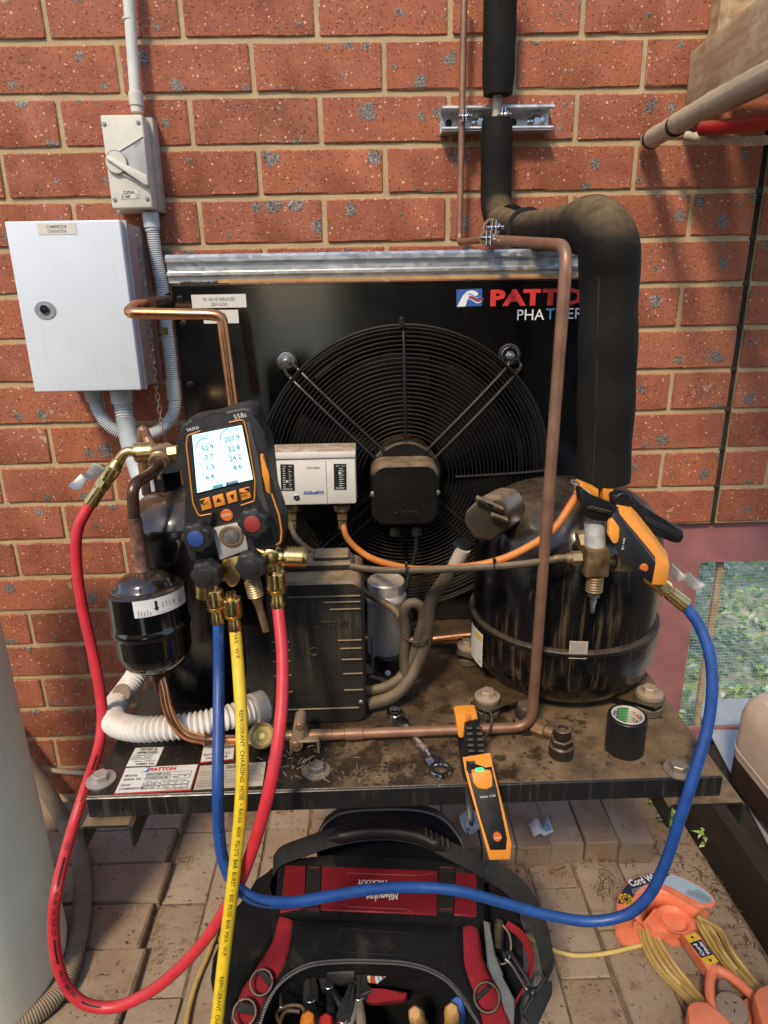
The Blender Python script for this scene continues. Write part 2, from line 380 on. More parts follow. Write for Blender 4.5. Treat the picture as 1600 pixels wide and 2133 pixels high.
def fillet(pts, r, n=6):
    """polyline with its corners rounded like a bent pipe"""
    P = [Vector(p) for p in pts]; out = [P[0]]
    for a, b, c in zip(P, P[1:], P[2:]):
        u = (a-b); v = (c-b); ang = u.angle(v); d = min(r/math.tan(ang/2) if ang > .05 else 0, u.length*.48, v.length*.48)
        p, q = b+u.normalized()*d, b+v.normalized()*d
        for k in range(n+1):
            t = k/n; out.append(p*(1-t)**2 + b*(2*t*(1-t)) + q*t*t)
    out.append(P[-1]); return out
def sweep(bm, path, r, n=12, cap=True, flat=1.0):
    """r: number or function of (arc length, total)"""
    P = [Vector(p) for p in path]; T = []
    for i in range(len(P)): T.append((P[min(i+1, len(P)-1)]-P[max(i-1, 0)]).normalized())
    x, _ = frame(T[0]); rings = []; s = 0; L = sum((b-a).length for a, b in zip(P, P[1:]))
    for i, (p, t) in enumerate(zip(P, T)):
        if i: s += (p-P[i-1]).length
        x = (x - t*x.dot(t)).normalized(); y = t.cross(x)
        rr = r(s, L) if callable(r) else r
        rings.append(ring_verts(bm, p, x, y, rr, n))
    skin(bm, rings, cap)
def corr(bm, path, r, depth, pitch, n=16):
    P = smooth_path(path, pitch/4)
    def rf(s, L): return r - depth*(.5-.5*math.cos(2*PI*s/pitch))**1.4
    sweep(bm, P, rf, n)
def torus(bm, c, axis, R, r, n=32, m=6, a0=0, a1=2*PI):
    x, y = frame(axis); rs = []; full = abs(a1-a0-2*PI) < 1e-6; k = n if full else n+1
    for i in range(k):
        a = a0+(a1-a0)*i/n; d = x*math.cos(a)+y*math.sin(a)
        rs.append([bm.verts.new(c+d*(R+r*math.cos(2*PI*j/m))+axis*(r*math.sin(2*PI*j/m))) for j in range(m)])
    skin(bm, rs, cap=True, closed=full)
def hexagon(bm, c, axis, h, R, e=.0008):
    axis = axis.normalized(); x, y = frame(axis)
    skin(bm, [ring_verts(bm, c+axis*t, x, y, rr, 6) for t, rr in ((0, R), (h-e, R), (h, R-e*1.2))])
def knurl(bm, c, axis, h, R, n=28, k=9):
    """diamond knurled sleeve: raised points in a criss-cross grid"""
    axis = axis.normalized(); x, y = frame(axis); rs = [ring_verts(bm, c, x, y, R*.90, n)]
    for i in range(k):
        t = h*(.08+.84*i/(k-1))
        rs.append([bm.verts.new(c+axis*t+(x*math.cos(2*PI*j/n)+y*math.sin(2*PI*j/n))*(R if (i+j) % 2 else R*.925)) for j in range(n)])
    rs.append(ring_verts(bm, c+axis*h, x, y, R*.90, n)); skin(bm, rs)
def BM(): return bmesh.new()
def tube(name, path, r, m, parent=None, n=12, label=None, step=None, flat=1):
    bm = BM(); sweep(bm, smooth_path(path, step or max(.003, (r if not callable(r) else .006)*.6)), r, n); return finish(name, bm, m, parent, label=label)
def pipe(name, path, r, m, parent=None, bend=.02, n=14, label=None):
    bm = BM(); sweep(bm, fillet(path, bend), r, n); return finish(name, bm, m, parent, label=label)
def traced(name, px, Y, ext, m, parent=None, bev=.0, seg=2, label=None):
    """outline read off the photo at its own distance Y, with real thickness ext (metres away from the lens, or a vector)"""
    pts = [at(p[0], p[1], p[2] if len(p) > 2 else Y) for p in px]
    if not isinstance(ext, Vector): ext = Vector((0, ext, 0))
    bm = BM(); slab(bm, pts, ext, bev, seg); return finish(name, bm, m, parent, label=label)
def strap(bm, P, w, wd, th):
    rs = []
    for i, p in enumerate(P):
        t = (P[min(i+1, len(P)-1)]-P[max(0, i-1)]).normalized(); n = wd.cross(t).normalized(); rs.append([bm.verts.new(p+wd*a*w/2+n*b*th/2) for a, b in ((-1, -1), (1, -1), (1, 1), (-1, 1))])
    skin(bm, rs)
def strip(bm, rows, ext, mid=None):
    """bent flat bar: rows of (left, right) points, thickness ext"""
    A = [[bm.verts.new(p) for p in r] for r in rows]; B = [[bm.verts.new(p+ext) for p in r] for r in rows]
    n = len(rows)
    for i in range(n-1):
        bm.faces.new((A[i][0], A[i][1], A[i+1][1], A[i+1][0])); bm.faces.new((B[i][1], B[i][0], B[i+1][0], B[i+1][1]))
        bm.faces.new((A[i][0], A[i+1][0], B[i+1][0], B[i][0])); bm.faces.new((A[i+1][1], A[i][1], B[i][1], B[i+1][1]))
    bm.faces.new((A[0][1], A[0][0], B[0][0], B[0][1])); bm.faces.new((A[-1][0], A[-1][1], B[-1][1], B[-1][0]))
    es = [e for i in range(n-1) for s in (0, 1) for e in A[i][s].link_edges if e.other_vert(A[i][s]) is A[i+1][s]] + [e for r in (A[0], A[-1]) for e in r[0].link_edges if e.other_vert(r[0]) is r[1]]
    bmesh.ops.bevel(bm, geom=es, offset=.0012, segments=2, affect='EDGES', profile=.5, clamp_overlap=True)
def bolt(parent, c, axis=Vector((0, 0, 1)), R=.011, washer=.019, m=None, name='bolt'):
    bm = BM(); lathe(bm, c, axis, [(0, washer), (.0022, washer), (.0025, washer-.0005)], 24)
    o = finish(name, bm, m or STEELD, parent)
    bm = BM(); hexagon(bm, c+axis*.002, axis, .008, R); finish('bolt_head', bm, m or STEELD, o); return o
def screw(name, c, axis, r, m, parent, h=.002):
    bm = BM(); lathe(bm, c, axis, [(0, r), (h*.6, r), (h, r*.7)], 12); lathe(bm, c+axis*h, axis, [(0, r*.35), (.0003, r*.35)], 6); return finish(name, bm, m, parent)
# ---------------------------------------------------------------- lettering
_FC = {}
def textmesh(body, shear=0.0, bold=0.0, space=1.0):
    k = (body, shear, bold, space)
    if k in _FC: return _FC[k]
    c = bpy.data.curves.new('lettering', 'FONT'); c.body = body; c.size = 1; c.resolution_u = 2; c.shear = shear; c.offset = bold; c.space_character = space
    o = bpy.data.objects.new('lettering', c); me = bpy.data.meshes.new_from_object(o)
    vs = [v.co.copy() for v in me.vertices]; fs = [tuple(p.vertices) for p in me.polygons]
    bpy.data.objects.remove(o); bpy.data.curves.remove(c); bpy.data.meshes.remove(me)
    x0 = min(v.x for v in vs); x1 = max(v.x for v in vs); y0 = 0; y1 = max(v.y for v in vs)
    _FC[k] = (vs, fs, x0, x1, y1); return _FC[k]
class Text:
    """collects flat print on one surface into one mesh"""
    def __init__(s): s.bm = BM()
    def put(s, body, O, X, Y, w=None, h=None, lift=.0004, align='L', raise_=0.0, **k):
        """O: baseline start; X, Y: unit directions; w / h wanted width / cap height"""
        vs, fs, x0, x1, y1 = textmesh(body, **k); sx = (w/(x1-x0)) if w else None; sy = (h/y1) if h else None
        sx = sx or sy; sy = sy or sx
        nrm = X.cross(Y).normalized(); off = 0 if align == 'L' else (-(x1-x0)*sx/2 if align == 'C' else -(x1-x0)*sx)
        bv = [s.bm.verts.new(O + X*((v.x-x0)*sx+off) + Y*(v.y*sy) + nrm*lift) for v in vs]
        nf = []
        for f in fs:
            try: nf.append(s.bm.faces.new([bv[i] for i in f]))
            except ValueError: pass
        if raise_:
            g = bmesh.ops.extrude_face_region(s.bm, geom=nf)
            for e in g['geom']:
                if isinstance(e, bmesh.types.BMVert): e.co += nrm*raise_
        return s
    def rect(s, O, X, Y, w, h, lift=.0003):
        nrm = X.cross(Y).normalized()
        s.bm.faces.new([s.bm.verts.new(O+X*a+Y*b+nrm*lift) for a, b in ((0, 0), (w, 0), (w, h), (0, h))]); return s
    def poly(s, pts): s.bm.faces.new([s.bm.verts.new(p) for p in pts]); return s
    def disc(s, c, X, Y, r, n=24, lift=.0004):
        nrm = X.cross(Y).normalized(); s.bm.faces.new([s.bm.verts.new(c+X*(r*math.cos(2*PI*k/n))+Y*(r*math.sin(2*PI*k/n))+nrm*lift) for k in range(n)]); return s
    def band(s, O, X, Y, w, h, t, lift=.0004):
        for a, b, c, d in ((0, 0, w, t), (0, h-t, w, t), (0, t, t, h-2*t), (w-t, t, t, h-2*t)): s.rect(O+X*a+Y*b, X, Y, c, d, lift)
        return s
    def done(s, m, parent, name='lettering'): return finish(name, s.bm, m, parent, recalc=False)
class Sheet:
    """a flat label: BL, BR, TL corners; print placed by fractions"""
    def __init__(s, name, BL, BR, TL, m, parent, t=.0006, lift=.0):
        s.X = (BR-BL).normalized(); s.W = (BR-BL).length; y = TL-BL; s.nrm = s.X.cross(y).normalized(); s.Y = s.nrm.cross(s.X); s.H = y.dot(s.Y)
        s.O = BL+s.nrm*(t+lift); bm = BM(); slab(bm, [s.O, s.O+s.X*s.W, s.O+s.X*s.W+s.Y*s.H, s.O+s.Y*s.H], -s.nrm*t*.9); s.o = finish(name, bm, m, parent); s.tx = {}
    def P(s, u, v): return s.O+s.X*(u*s.W)+s.Y*(v*s.H)
    def t(s, m): return s.tx.setdefault(m.name, (Text(), m))[0]
    def put(s, body, u, v, h, m=None, w=None, align='L', **k): s.t(m or INK).put(body, s.P(u, v), s.X, s.Y, h=h*s.H, w=w*s.W if w else None, align=align, **k); return s
    def rect(s, u, v, w, h, m=None, lift=.0003): s.t(m or INK).rect(s.P(u, v), s.X, s.Y, w*s.W, h*s.H, lift); return s
    def band(s, u, v, w, h, t, m=None): s.t(m or INK).band(s.P(u, v), s.X, s.Y, w*s.W, h*s.H, t); return s
    def done(s):
        for tx, m in s.tx.values(): tx.done(m, s.o)
        return s.o
def wrap_text(body, path, s0, h, r, m, parent, side=None, flip=False, step=.004, **k):
    """print that follows a hose: path is the resampled centre line"""
    P = path; L = [0]
    for a, b in zip(P, P[1:]): L.append(L[-1]+(b-a).length)
    vs, fs, x0, x1, y1 = textmesh(body, **k); sc = h/y1; bm = BM(); out = []
    import bisect
    for v in vs:
        s = s0+(v.x-x0)*sc*(1 if not flip else -1)
        i = max(0, min(len(P)-2, bisect.bisect(L, s)-1)); t = (s-L[i])/max(1e-9, L[i+1]-L[i]); p = P[i]+(P[i+1]-P[i])*t
        a = (P[min(i+2, len(P)-1)]-P[max(i-1, 0)]).normalized()
        n = side if side is not None else (CAM-p); n = (n-a*n.dot(a)).normalized(); w = n.cross(a)*(1 if not flip else -1)
        ang = (v.y*sc-h/2)/r
        out.append(bm.verts.new(p+(n*math.cos(ang)+w*math.sin(ang))*(r+.0004)))
    for f in fs:
        try: bm.faces.new([out[i] for i in f])
        except ValueError: pass
    return finish('lettering', bm, m, parent, recalc=False)
def wrap_dash(P, s0, s1, w, r, m, parent, side=None, off=0.0):
    L = 0; bm = BM(); prev = None
    for i in range(len(P)-1):
        if s0 <= L <= s1:
            a = (P[i+1]-P[max(i-1, 0)]).normalized(); n = side if side is not None else (CAM-P[i]); n = (n-a*n.dot(a)).normalized(); q = n.cross(a)
            row = [bm.verts.new(P[i]+(n*math.cos(g)+q*math.sin(g))*(r+.0004)) for g in (off-w/2/r, off, off+w/2/r)]
            if prev:
                for k in range(2): bm.faces.new((prev[k], prev[k+1], row[k+1], row[k]))
            prev = row
        L += (P[i+1]-P[i]).length
    return finish('print_stripe', bm, m, parent, recalc=False)
# ------------------------------------------------------------------ ground
CH = 0.08625
bm = BM(); bmesh.ops.create_grid(bm, x_segments=1, y_segments=1, size=40, matrix=Matrix.Translation((0, 0, -.045)))
tag(finish('ground', bm, SOIL), kind='structure')
def block_mesh(name, s, jit, bev, front=None, seg=1):
    bm = BM(); box(bm, Vector((0, 0, 0)), s, bev=bev, seg=seg)
    for v in bm.verts: v.co += Vector((random.uniform(-jit, jit), random.uniform(-jit, jit), random.uniform(-jit, jit)))
    bmesh.ops.recalc_face_normals(bm, faces=bm.faces[:])
    me = bpy.data.meshes.new(name); bm.to_mesh(me); bm.free()
    for p in me.polygons: p.use_smooth = True
    me.set_sharp_from_angle(angle=math.radians(30)); return me
# paving: bedding sheet with separate clay pavers
pv = BM(); bmesh.ops.create_grid(pv, x_segments=1, y_segments=1, size=1, matrix=Matrix.Translation((.45, -.75, -.0065)) @ Matrix.Diagonal((1.35, .80, 1, 1)))
box(pv, Vector((-.395, -.55, -.002)), (.925, .90, .022))
paving = tag(finish('paving', pv, JOINT), kind='structure')
PM = {}
def paver(x, y, w, d, z=0.0, h=.05, tilt=.0045, name='paver'):
    k = (round(w, 3), round(d, 3), round(h, 3), random.randrange(3))
    if k not in PM:
        PM[k] = block_mesh('paver', (w, d, h), .0018, .0028); PM[k].materials.append(PAVER)
    o = bpy.data.objects.new(name, PM[k]); COL.objects.link(o); o.parent = paving
    o.location = (x+w/2, y+d/2, z-h/2+random.uniform(-.002, .002))
    o.rotation_euler = (random.uniform(-tilt, tilt), random.uniform(-tilt, tilt), random.uniform(-.006, .006)); return o
random.seed(5)
# left field: pavers lying along the wall, a little proud of the rest
for r in range(9):
    y = -.108 - r*.103
    for k in range(4):
        x = .072 - (k+1)*.236 + (.0 if r % 2 else .012)+.004*r
        paver(x, y-.0, .230, .099, z=.016)
# right field: pavers lying away from the wall
for c in range(12):
    x = .088 + c*.1005 + (.003 if c > 8 else 0)
    if x > 1.24: break
    for r in range(5):
        y = -.305 - (r)*.2015 + (.0 if c % 2 == 0 else -.1) + (.006 if c % 3 else 0)
        if y < -1.5: continue
        paver(x, y-.0, .0965, .197, z=-.002)
    if c % 2: paver(x, -.205, .0965, .0985, z=-.004)
    else: paver(x, -.104, .0965, .099, z=-.004)
for k in range(4): paver(1.165+.0*k, -.11-k*.104, .120, .1, z=-.006)
# bricks on edge standing along the foot of the wall
for k in range(12):
    x = .40 + k*.0772
    if x+.0745 > 1.17: break
    paver(x, -.245+(.006 if k % 3 else 0), .0752, .218, z=.052, h=.074, tilt=.012, name='edging_brick')
# ------------------------------------------------------------------ brick wall
wall = thing('brick_wall', 'red clinker brick wall with tan mortar behind the machine', 'wall', (.5, 0, 0))
bm = BM()
XJ = 1.333      # open movement joint
for x0, x1, z0, z1 in ((-.9, XJ-.0065, .0, 1.998), (XJ+.0065, 1.507, .716, 1.998)):
    if x0 < 0:
        box(bm, Vector(((x0+1.207)/2, .0574, .70/2)), (1.207-x0, .105, .70)); box(bm, Vector(((x0+x1)/2, .0574, (.716+z1)/2)), (x1-x0, .105, z1-.716))
        box(bm, Vector(((x0+1.207)/2, .0574, .708)), (1.207-x0, .105, .016))
    else: box(bm, Vector(((x0+x1)/2, .0574, (z0+z1)/2)), (x1-x0, .105, z1-z0))
finish('mortar', bm, MORTAR, wall)
bm = BM(); box(bm, Vector((XJ, .06, 1.37)), (.0129, .10, 1.31))
finish('movement_joint', bm, SEAL, wall)
# sagging mastic blobs at each course of the joint
bm = BM()
for i in range(-2, 13):
    z = 1.75-CH*i
    if z > .73: bmesh.ops.create_uvsphere(bm, u_segments=8, v_segments=6, radius=.006, matrix=Matrix.Translation((XJ-.003, .006, z)) @ Matrix.Diagonal((1.2, .5, 1.1, 1)))
finish('mastic', bm, SEAL, wall)
BMESH = {}
def brick(x0, x1, z, i):
    w = round(x1-x0, 3)
    if w < .02: return
    k = (w, random.randrange(4 if abs(w-.2300) < .001 else 1))
    if k not in BMESH:
        bm = BM(); box(bm, Vector((0, 0, 0)), (w, .1, .0755), bev=.0019, seg=1)
        # a ragged arris: subdivide the long front edges and nudge
        es = [e for e in bm.edges if abs(e.verts[0].co.z-e.verts[1].co.z) < 1e-5 and e.calc_length() > w*.7 and e.verts[0].co.y < 0]
        bmesh.ops.subdivide_edges(bm, edges=es, cuts=max(2, int(w/.033)), use_grid_fill=False)
        for v in bm.verts: v.co += Vector((random.uniform(-.0009, .0009), random.uniform(-.0006, .0006), random.uniform(-.0010, .0010)))
        bmesh.ops.triangulate(bm, faces=[f for f in bm.faces if len(f.verts) > 4])
        bmesh.ops.recalc_face_normals(bm, faces=bm.faces[:])
        me = bpy.data.meshes.new('brick'); bm.to_mesh(me); bm.free(); me.materials.append(BRICK)
        for p in me.polygons: p.use_smooth = True
        me.set_sharp_from_angle(angle=math.radians(28)); BMESH[k] = me
    o = bpy.data.objects.new('brick', BMESH[k]); COL.objects.link(o); o.parent = wall
    o.location = ((x0+x1)/2-.5, .05+random.uniform(-.0012, .0014), z); o.rotation_euler = (random.uniform(-.006, .006), random.uniform(-.004, .004), random.uniform(-.003, .003))
random.seed(11)
for i in range(-3, 20):
    z = 1.75-CH*i-CH/2
    off = 0.0 if i % 2 == 0 else .12
    for k in range(-5, 9):
        a = off+.24*k+.005; b = a+.23
        lo, hi = -.9, (1.51 if i < 12 else 1.203)
        a, b = max(a, lo), min(b, hi)
        if b-a < .03: continue
        if i < 12 and a < XJ < b:
            if XJ-.008-a > .03: brick(a, XJ-.008, z, i)
            if b-XJ-.008 > .03: brick(XJ+.008, b, z, i)
        elif i < 12 and a < XJ+.02 and b > XJ-.02: brick(a if a < XJ-.02 else XJ+.008, XJ-.008 if a < XJ-.02 else b, z, i)
        else: brick(a, b, z, i)
# ------------------------------------------------------------------ maroon sheet with the meshed opening, and the garden beyond
mp = thing('vent_panel', 'maroon painted sheet with a wire meshed opening below the bricks', 'panel', (1.55, .02, 0))
bm = BM()
x0, x1, z0, z1 = 1.2085, 1.95, .0, .7105; hx0, hx1, hz0, hz1 = 1.327, 1.80, .150, .612
for a, b, c, d in ((x0, hx0, z0, z1), (hx1, x1, z0, z1), (hx0, hx1, hz1, z1), (hx0, hx1, z0, hz0)): box(bm, Vector(((a+b)/2, .028, (c+d)/2)), (b-a, .012, d-c))
finish('sheet', bm, MAROON, mp)
bm = BM()
nx = int((hx1-hx0+.02)/.0085)
for k in range(nx+1):
    x = hx0-.008+k*.0085
    sweep(bm, [Vector((x, .038, hz0-.01)), Vector((x+.003, .038, hz1+.01))], .00036, 4, cap=False)
for k in range(int((hz1-hz0)/.0085)+2):
    z = hz0-.004+k*.0085; sweep(bm, [Vector((hx0-.01, .0388, z)), Vector((hx1+.01, .0388, z+.004))], .00036, 4, cap=False)
tag(finish('wire_mesh', bm, ZINC, mp), kind='stuff')
for k, x in enumerate((1.393, 1.585)):
    bm = BM(); box(bm, Vector((x, .055, .38)), (.013, .016, .50), bev=.001); finish('batten', bm, PLY, mp)
gb = BM(); bmesh.ops.create_grid(gb, x_segments=30, y_segments=30, size=1, matrix=Matrix.Translation((2.4, 2.2, 0)) @ Matrix.Diagonal((2.4, 2.05, 1, 1)))
for v in gb.verts: v.co.z = -.03+max(0, v.co.y-.3)*.12+random.uniform(-.02, .02)
tag(finish('garden_bed', gb, mat('garden_soil', (.46, .50, .34), .95, var=.4)), kind='structure')
def leaf_quad(bm, p, d, n, L, Wd, bend=.25):
    d = d.normalized(); s = d.cross(n).normalized(); n = s.cross(d)
    a = bm.verts.new(p); l1 = bm.verts.new(p+d*L*.42-s*Wd+n*L*.06); r1 = bm.verts.new(p+d*L*.42+s*Wd+n*L*.06); m = bm.verts.new(p+d*L*.45-n*L*.02); t = bm.verts.new(p+d*L-n*L*bend)
    for f in ((a, l1, m), (a, m, r1), (l1, t, m), (m, t, r1)): bm.faces.new(f)
random.seed(3)
gbm = [BM() for _ in LEAFM]
for k in range(9000):
    x = random.uniform(1.2, 3.6); y = .12+random.random()**1.5*2.6
    z = -.02+max(0, y-.3)*.12+random.random()**2*.16
    a = random.uniform(0, 2*PI)
    leaf_quad(random.choice(gbm), Vector((x, y, z)), Vector((math.cos(a), math.sin(a), random.uniform(-.2, .7))), Vector((random.uniform(-.5, .5), random.uniform(-.5, .5), 1)), random.uniform(.018, .05), random.uniform(.006, .015))
for b, m in zip(gbm, LEAFM): tag(finish('ground_cover', b, m, angle=180, recalc=False), kind='stuff')
# ------------------------------------------------------------------ sleeper edge and zinc sheet on it
sl = thing('garden_sleeper', 'dark weathered timber sleeper along the right edge of the paving', 'sleeper', (1.4, -.5, 0))
bm = BM(); box(bm, Vector((1.43, -.72, .062)), (.24, 1.40, .146), R=Matrix.Rotation(.03, 3, 'Z'), bev=.006, seg=2); finish('beam', bm, SLEEPER, sl)
ZB, ZC = on(1480, 1532, .141), on(1600, 1762, .141)
d = (ZC-ZB).normalized(); far = ZB-d*.15; near = ZC+d*.7
bm = BM(); slab(bm, [far, near, near+Vector((.6, 0, 0)), far+Vector((.6, 0, 0))], Vector((0, 0, .004)), 0); zs = finish('metal_sheet', bm, ZINC); tag(zs, 'pale grey metal sheet lying on the sleeper under the plastic drum', 'metal sheet')
# drum of dark liquid
jc = thing('plastic_drum', 'translucent white plastic drum half full of dark liquid on the metal sheet', 'drum', (1.50, -.36, .145))
def roundrect(c, hx, hy, r, z, n=6):
    out = []
    for qx, qy, a0 in ((1, 1, 0), (-1, 1, PI/2), (-1, -1, PI), (1, -1, 1.5*PI)):
        for k in range(n+1):
            a = a0+PI/2*k/n; out.append(Vector((c.x+qx*(hx-r)+r*math.cos(a), c.y+qy*(hy-r)+r*math.sin(a), z)))
    return out
JC = Vector((1.492, -.30, 0)); JX, JY = .135, .16
bm = BM(); rings = []
for z, s in ((.146, .93), (.155, .985), (.17, 1), (.226, 1)): rings.append([bm.verts.new(p) for p in roundrect(JC, JX*s, JY*s, .055*s, z)])
skin(bm, rings); finish('liquid', bm, mat('dark_liquid_through_plastic', (.055, .032, .028), .35, var=.2), jc)
bm = BM(); rings = []
for z, s, r in ((.2262, 1, .055), (.24, 1, .055), (.242, 1.012, .055), (.247, 1.012, .055), (.249, 1, .055), (.33, .995, .055), (.36, .95, .055), (.385, .82, .055), (.395, .6, .05)): rings.append([bm.verts.new(p) for p in roundrect(JC, JX*s, JY*s, r*s, z)])
skin(bm, rings); finish('body', bm, mat('translucent_white_plastic', (.66, .55, .44), .4, var=.08, dust=.25), jc)
bm = BM(); bcyl(bm, Vector((1.54, -.30, .393)), Vector((1.54, -.30, .42)), .03, 20); finish('cap', bm, INKR, jc)
# ------------------------------------------------------------------ pale tank, bottom left
TC = Vector((-.219, -.484, 0)); TR = .178
tk = thing('water_tank', 'tall pale green-white cylindrical tank standing at the left edge', 'tank', TC)
bm = BM(); lathe(bm, TC, Vector((0, 0, 1)), [(.012, TR-.035), (.022, TR-.016), (.04, TR-.004), (.06, TR), (.93, TR), (.955, TR-.006), (.975, TR-.03), (.985, TR-.08)], 64); finish('body', bm, TANK, tk)
bm = BM(); lathe(bm, TC, Vector((0, 0, 1)), [(-.002, TR-.034), (.012, TR-.032), (.014, TR-.04)], 48); finish('base_ring', bm, RUBBER, tk)
# ------------------------------------------------------------------ grey-brown flexible drain behind the tank
pts = [at(-90, 1440, -.045), at(-10, 1505, -.045), at(50, 1580, -.045), at(92, 1640, -.05), on(134, 1712, .025), on(166, 1790, .035), on(172, 1870, .036), on(158, 1970, .036), on(125, 2060, .036), on(60, 2120, .036), on(-60, 2165, .036)]
bm = BM(); corr(bm, pts, .0185, .0016, .0042, 16); tag(finish('drain_hose', bm, mat('dirty_conduit', (.27, .225, .17), .7, var=.3, scale=20, dust=.5)), 'dirty grey-brown corrugated drain hose lying on the pavers behind the tank', 'hose')
pts = [at(60, 1597, -.015), at(120, 1606, -.012), at(200, 1612, -.012), at(330, 1610, -.012)]
tag(tube('wall_pipe', pts, .006, mat('dusty_pipe', (.42, .36, .28), .7, dust=.5)), 'thin dusty pipe running along the foot of the brick wall', 'pipe')
# ------------------------------------------------------------------ unseen fence and pale ground added behind camera to shape black paint reflections
fe = thing('reflection_fence', 'dark timber paling fence added out of view behind the camera to darken reflections', 'fence', (0, -3.6, 0))
FEM = mat('dark_reflection_palings', (.030, .022, .016), .8, var=.4, stretch=(20, 20, 1), scale=1)
bm = BM(); box(bm, Vector((0, 0, 0)), (.145, .018, 2.3), bev=.002); pme = bpy.data.meshes.new('paling'); bm.to_mesh(pme); bm.free(); pme.materials.append(FEM)
for k in range(52):
    x = -3.9+k*.15
    gap = -.12 < x < .42  # opening placed to let the bright ground show as a glare on the panel
    o = bpy.data.objects.new('paling', pme); COL.objects.link(o); o.parent = fe; o.location = (x, random.uniform(-.006, .006), (1.15 if not gap else 2.62)+random.uniform(-.01, .01))
bm = BM()
for z in (.4, 1.0, 1.9):
    box(bm, Vector((-2.05, -3.63, z)), (3.85, .04, .07)); box(bm, Vector((2.2, -3.63, z)), (3.55, .04, .07))
tag(finish('rail', bm, FEM, fe))
bm = BM(); bmesh.ops.create_grid(bm, x_segments=1, y_segments=1, size=1, matrix=Matrix.Translation((0, -24, -.02)) @ Matrix.Diagonal((20, 20.3, 1, 1)))
tag(finish('reflection_ground', bm, mat('bright_reflection_ground', (.68, .74, .62), .9, var=.3, scale=3)), kind='structure')  # unseen ground added, kept bright so the black panel reflects a glare
# ------------------------------------------------------------------ shelf, pole and red tube, top right
sh = thing('timber_shelf', 'rough plywood shelf bracket fixed high on the wall', 'shelf', (1.3, 0, 1.55))
bm = BM(); box(bm, Vector((1.50, -.022, 1.79)), (.62, .040, .285), bev=.002); finish('wall_ledger', bm, PLY, sh)
bm = BM(); slab(bm, [at(1438, 108, -.02), at(1424, 252, -.02), Vector((1.160, -.9, 1.505)), Vector((1.172, -.9, 1.668))], Vector((.045, 0, 0)), .003); finish('bearer', bm, PLY, sh)
bm = BM(); box(bm, Vector((1.66, -.225, 1.597)), (.86, .35, .016)); finish('shelf_board', bm, PLY, sh)
CLOTHP = mat('ribbed_cloth_cover', (.46, .37, .26), .85, var=.25, stretch=(140, 3, 140), scale=1, dust=.5, bump=.5, bscale=250)
A0 = at(1352, 292, -.02); A1 = Vector((A0.x+.018, -.80, A0.z+.012))
po = thing('wrapped_pole', 'ribbed cloth covered pole with black tape bands jutting from the wall', 'pole', A0)
tube('pole', [A0, A0.lerp(A1, .3)+Vector((0, 0, .004)), A0.lerp(A1, .65), A1], lambda s, L: .0168+.0004*math.sin(s*60)+.0003*math.sin(s*170), CLOTHP, po, 20, step=.006)
for t in (.012, .135): 
    c = A0.lerp(A1, t); bm = BM(); lathe(bm, c, A1-A0, [(0, .0176), (.0005, .0181), (.007, .0181), (.0075, .0176)], 24); finish('tape_band', bm, RUBBER, po)
rt = [at(1462, 268, -.10), at(1530, 262, -.16), at(1720, 235, -.36)]
ro = thing('red_tube', 'shiny red plastic tube lying across under the shelf', 'tube', rt[0])
tube('tube', rt, .012, mat('red_plastic', (.30, .008, .010), .4, var=.2, dust=.3), ro, 16)
rp = [at(1428, 283, -.06), at(1490, 290, -.10), at(1560, 294, -.14), at(1640, 285, -.2), at(1760, 250, -.3)]
tag(tube('white_rope', rp, lambda s, L: .0075+.0007*math.sin(s*420), mat('dusty_rope', (.50, .43, .33), .85, var=.2, bump=.5), None, 12, step=.002), 'thick dusty white rope sagging under the red tube', 'rope')
# ------------------------------------------------------------------ isolator switch and conduit
iso = thing('isolator_switch', 'weathered white wall isolator switch with a diagonal lever', 'switch', at(270, 340, -.03))
def px3(l, Y): return [at(a, b, Y) for a, b in l]
L4 = [(209, 238), (296, 235), (317, 434), (233, 438)]
q = px3(L4, -.066)
bm = BM(); c = sum(q, Vector())/4; IX = Vector((1, 0, 0)); IZ = Vector((0, 0, 1)); iw = .074; ih = .152
box(bm, Vector((c.x, -.048, c.z)), (iw, .036, ih), bev=.004, seg=3); finish('cover', bm, SWHITE, iso)
bm = BM(); box(bm, Vector((c.x+.002, -.0155, c.z)), (iw+.012, .031, ih+.006), bev=.003, seg=2); finish('back_box', bm, mat('switch_backbox', (.44, .38, .31), .6, var=.15), iso)
Yf = -.0662
tri = [(218, 338), (222, 329), (297, 283), (300, 286), (309, 383), (307, 391), (300, 387), (226, 350)]
bm = BM(); slab(bm, px3(tri, -.0685), Vector((0, .003, 0)), .0008); finish('dial_recess', bm, mat('switch_recess', (.42, .43, .42), .5, dust=.3), iso)
bm = BM()
for a, b in (((220, 332), (297, 284)), ((224, 346), (307, 389))): cyl(bm, at(*a, -.0690), at(*b, -.0690), .0016, 8)
finish('recess_rim', bm, SWHITE, iso)
kc = at(243, 338, -.069)
bm = BM(); lathe(bm, kc, Vector((0, -1, 0)), [(0, .0185), (.003, .0185), (.004, .0175)], 32); k = finish('dial', bm, SWHITE, iso)
bm = BM(); torus(bm, kc+Vector((0, -.0032, 0)), Vector((0, -1, 0)), .0188, .0007, 32, 5); finish('dial_groove', bm, INKG, k)
bm = BM(); slab(bm, px3([(219, 329), (222, 323), (306, 364), (309, 386), (300, 384)], -.079), Vector((0, .009, 0)), .0015); finish('lever', bm, SWHITE, iso)
tx = Text()
tx.put('OFF', at(279, 307, -.0688), (at(293, 299, -.0688)-at(279, 307, -.0688)).normalized(), IZ, h=.006); tx.put('ON', at(287, 368, -.0688), (at(302, 376, -.0688)-at(287, 368, -.0688)).normalized(), IZ, h=.006); tx.done(INKG, iso)
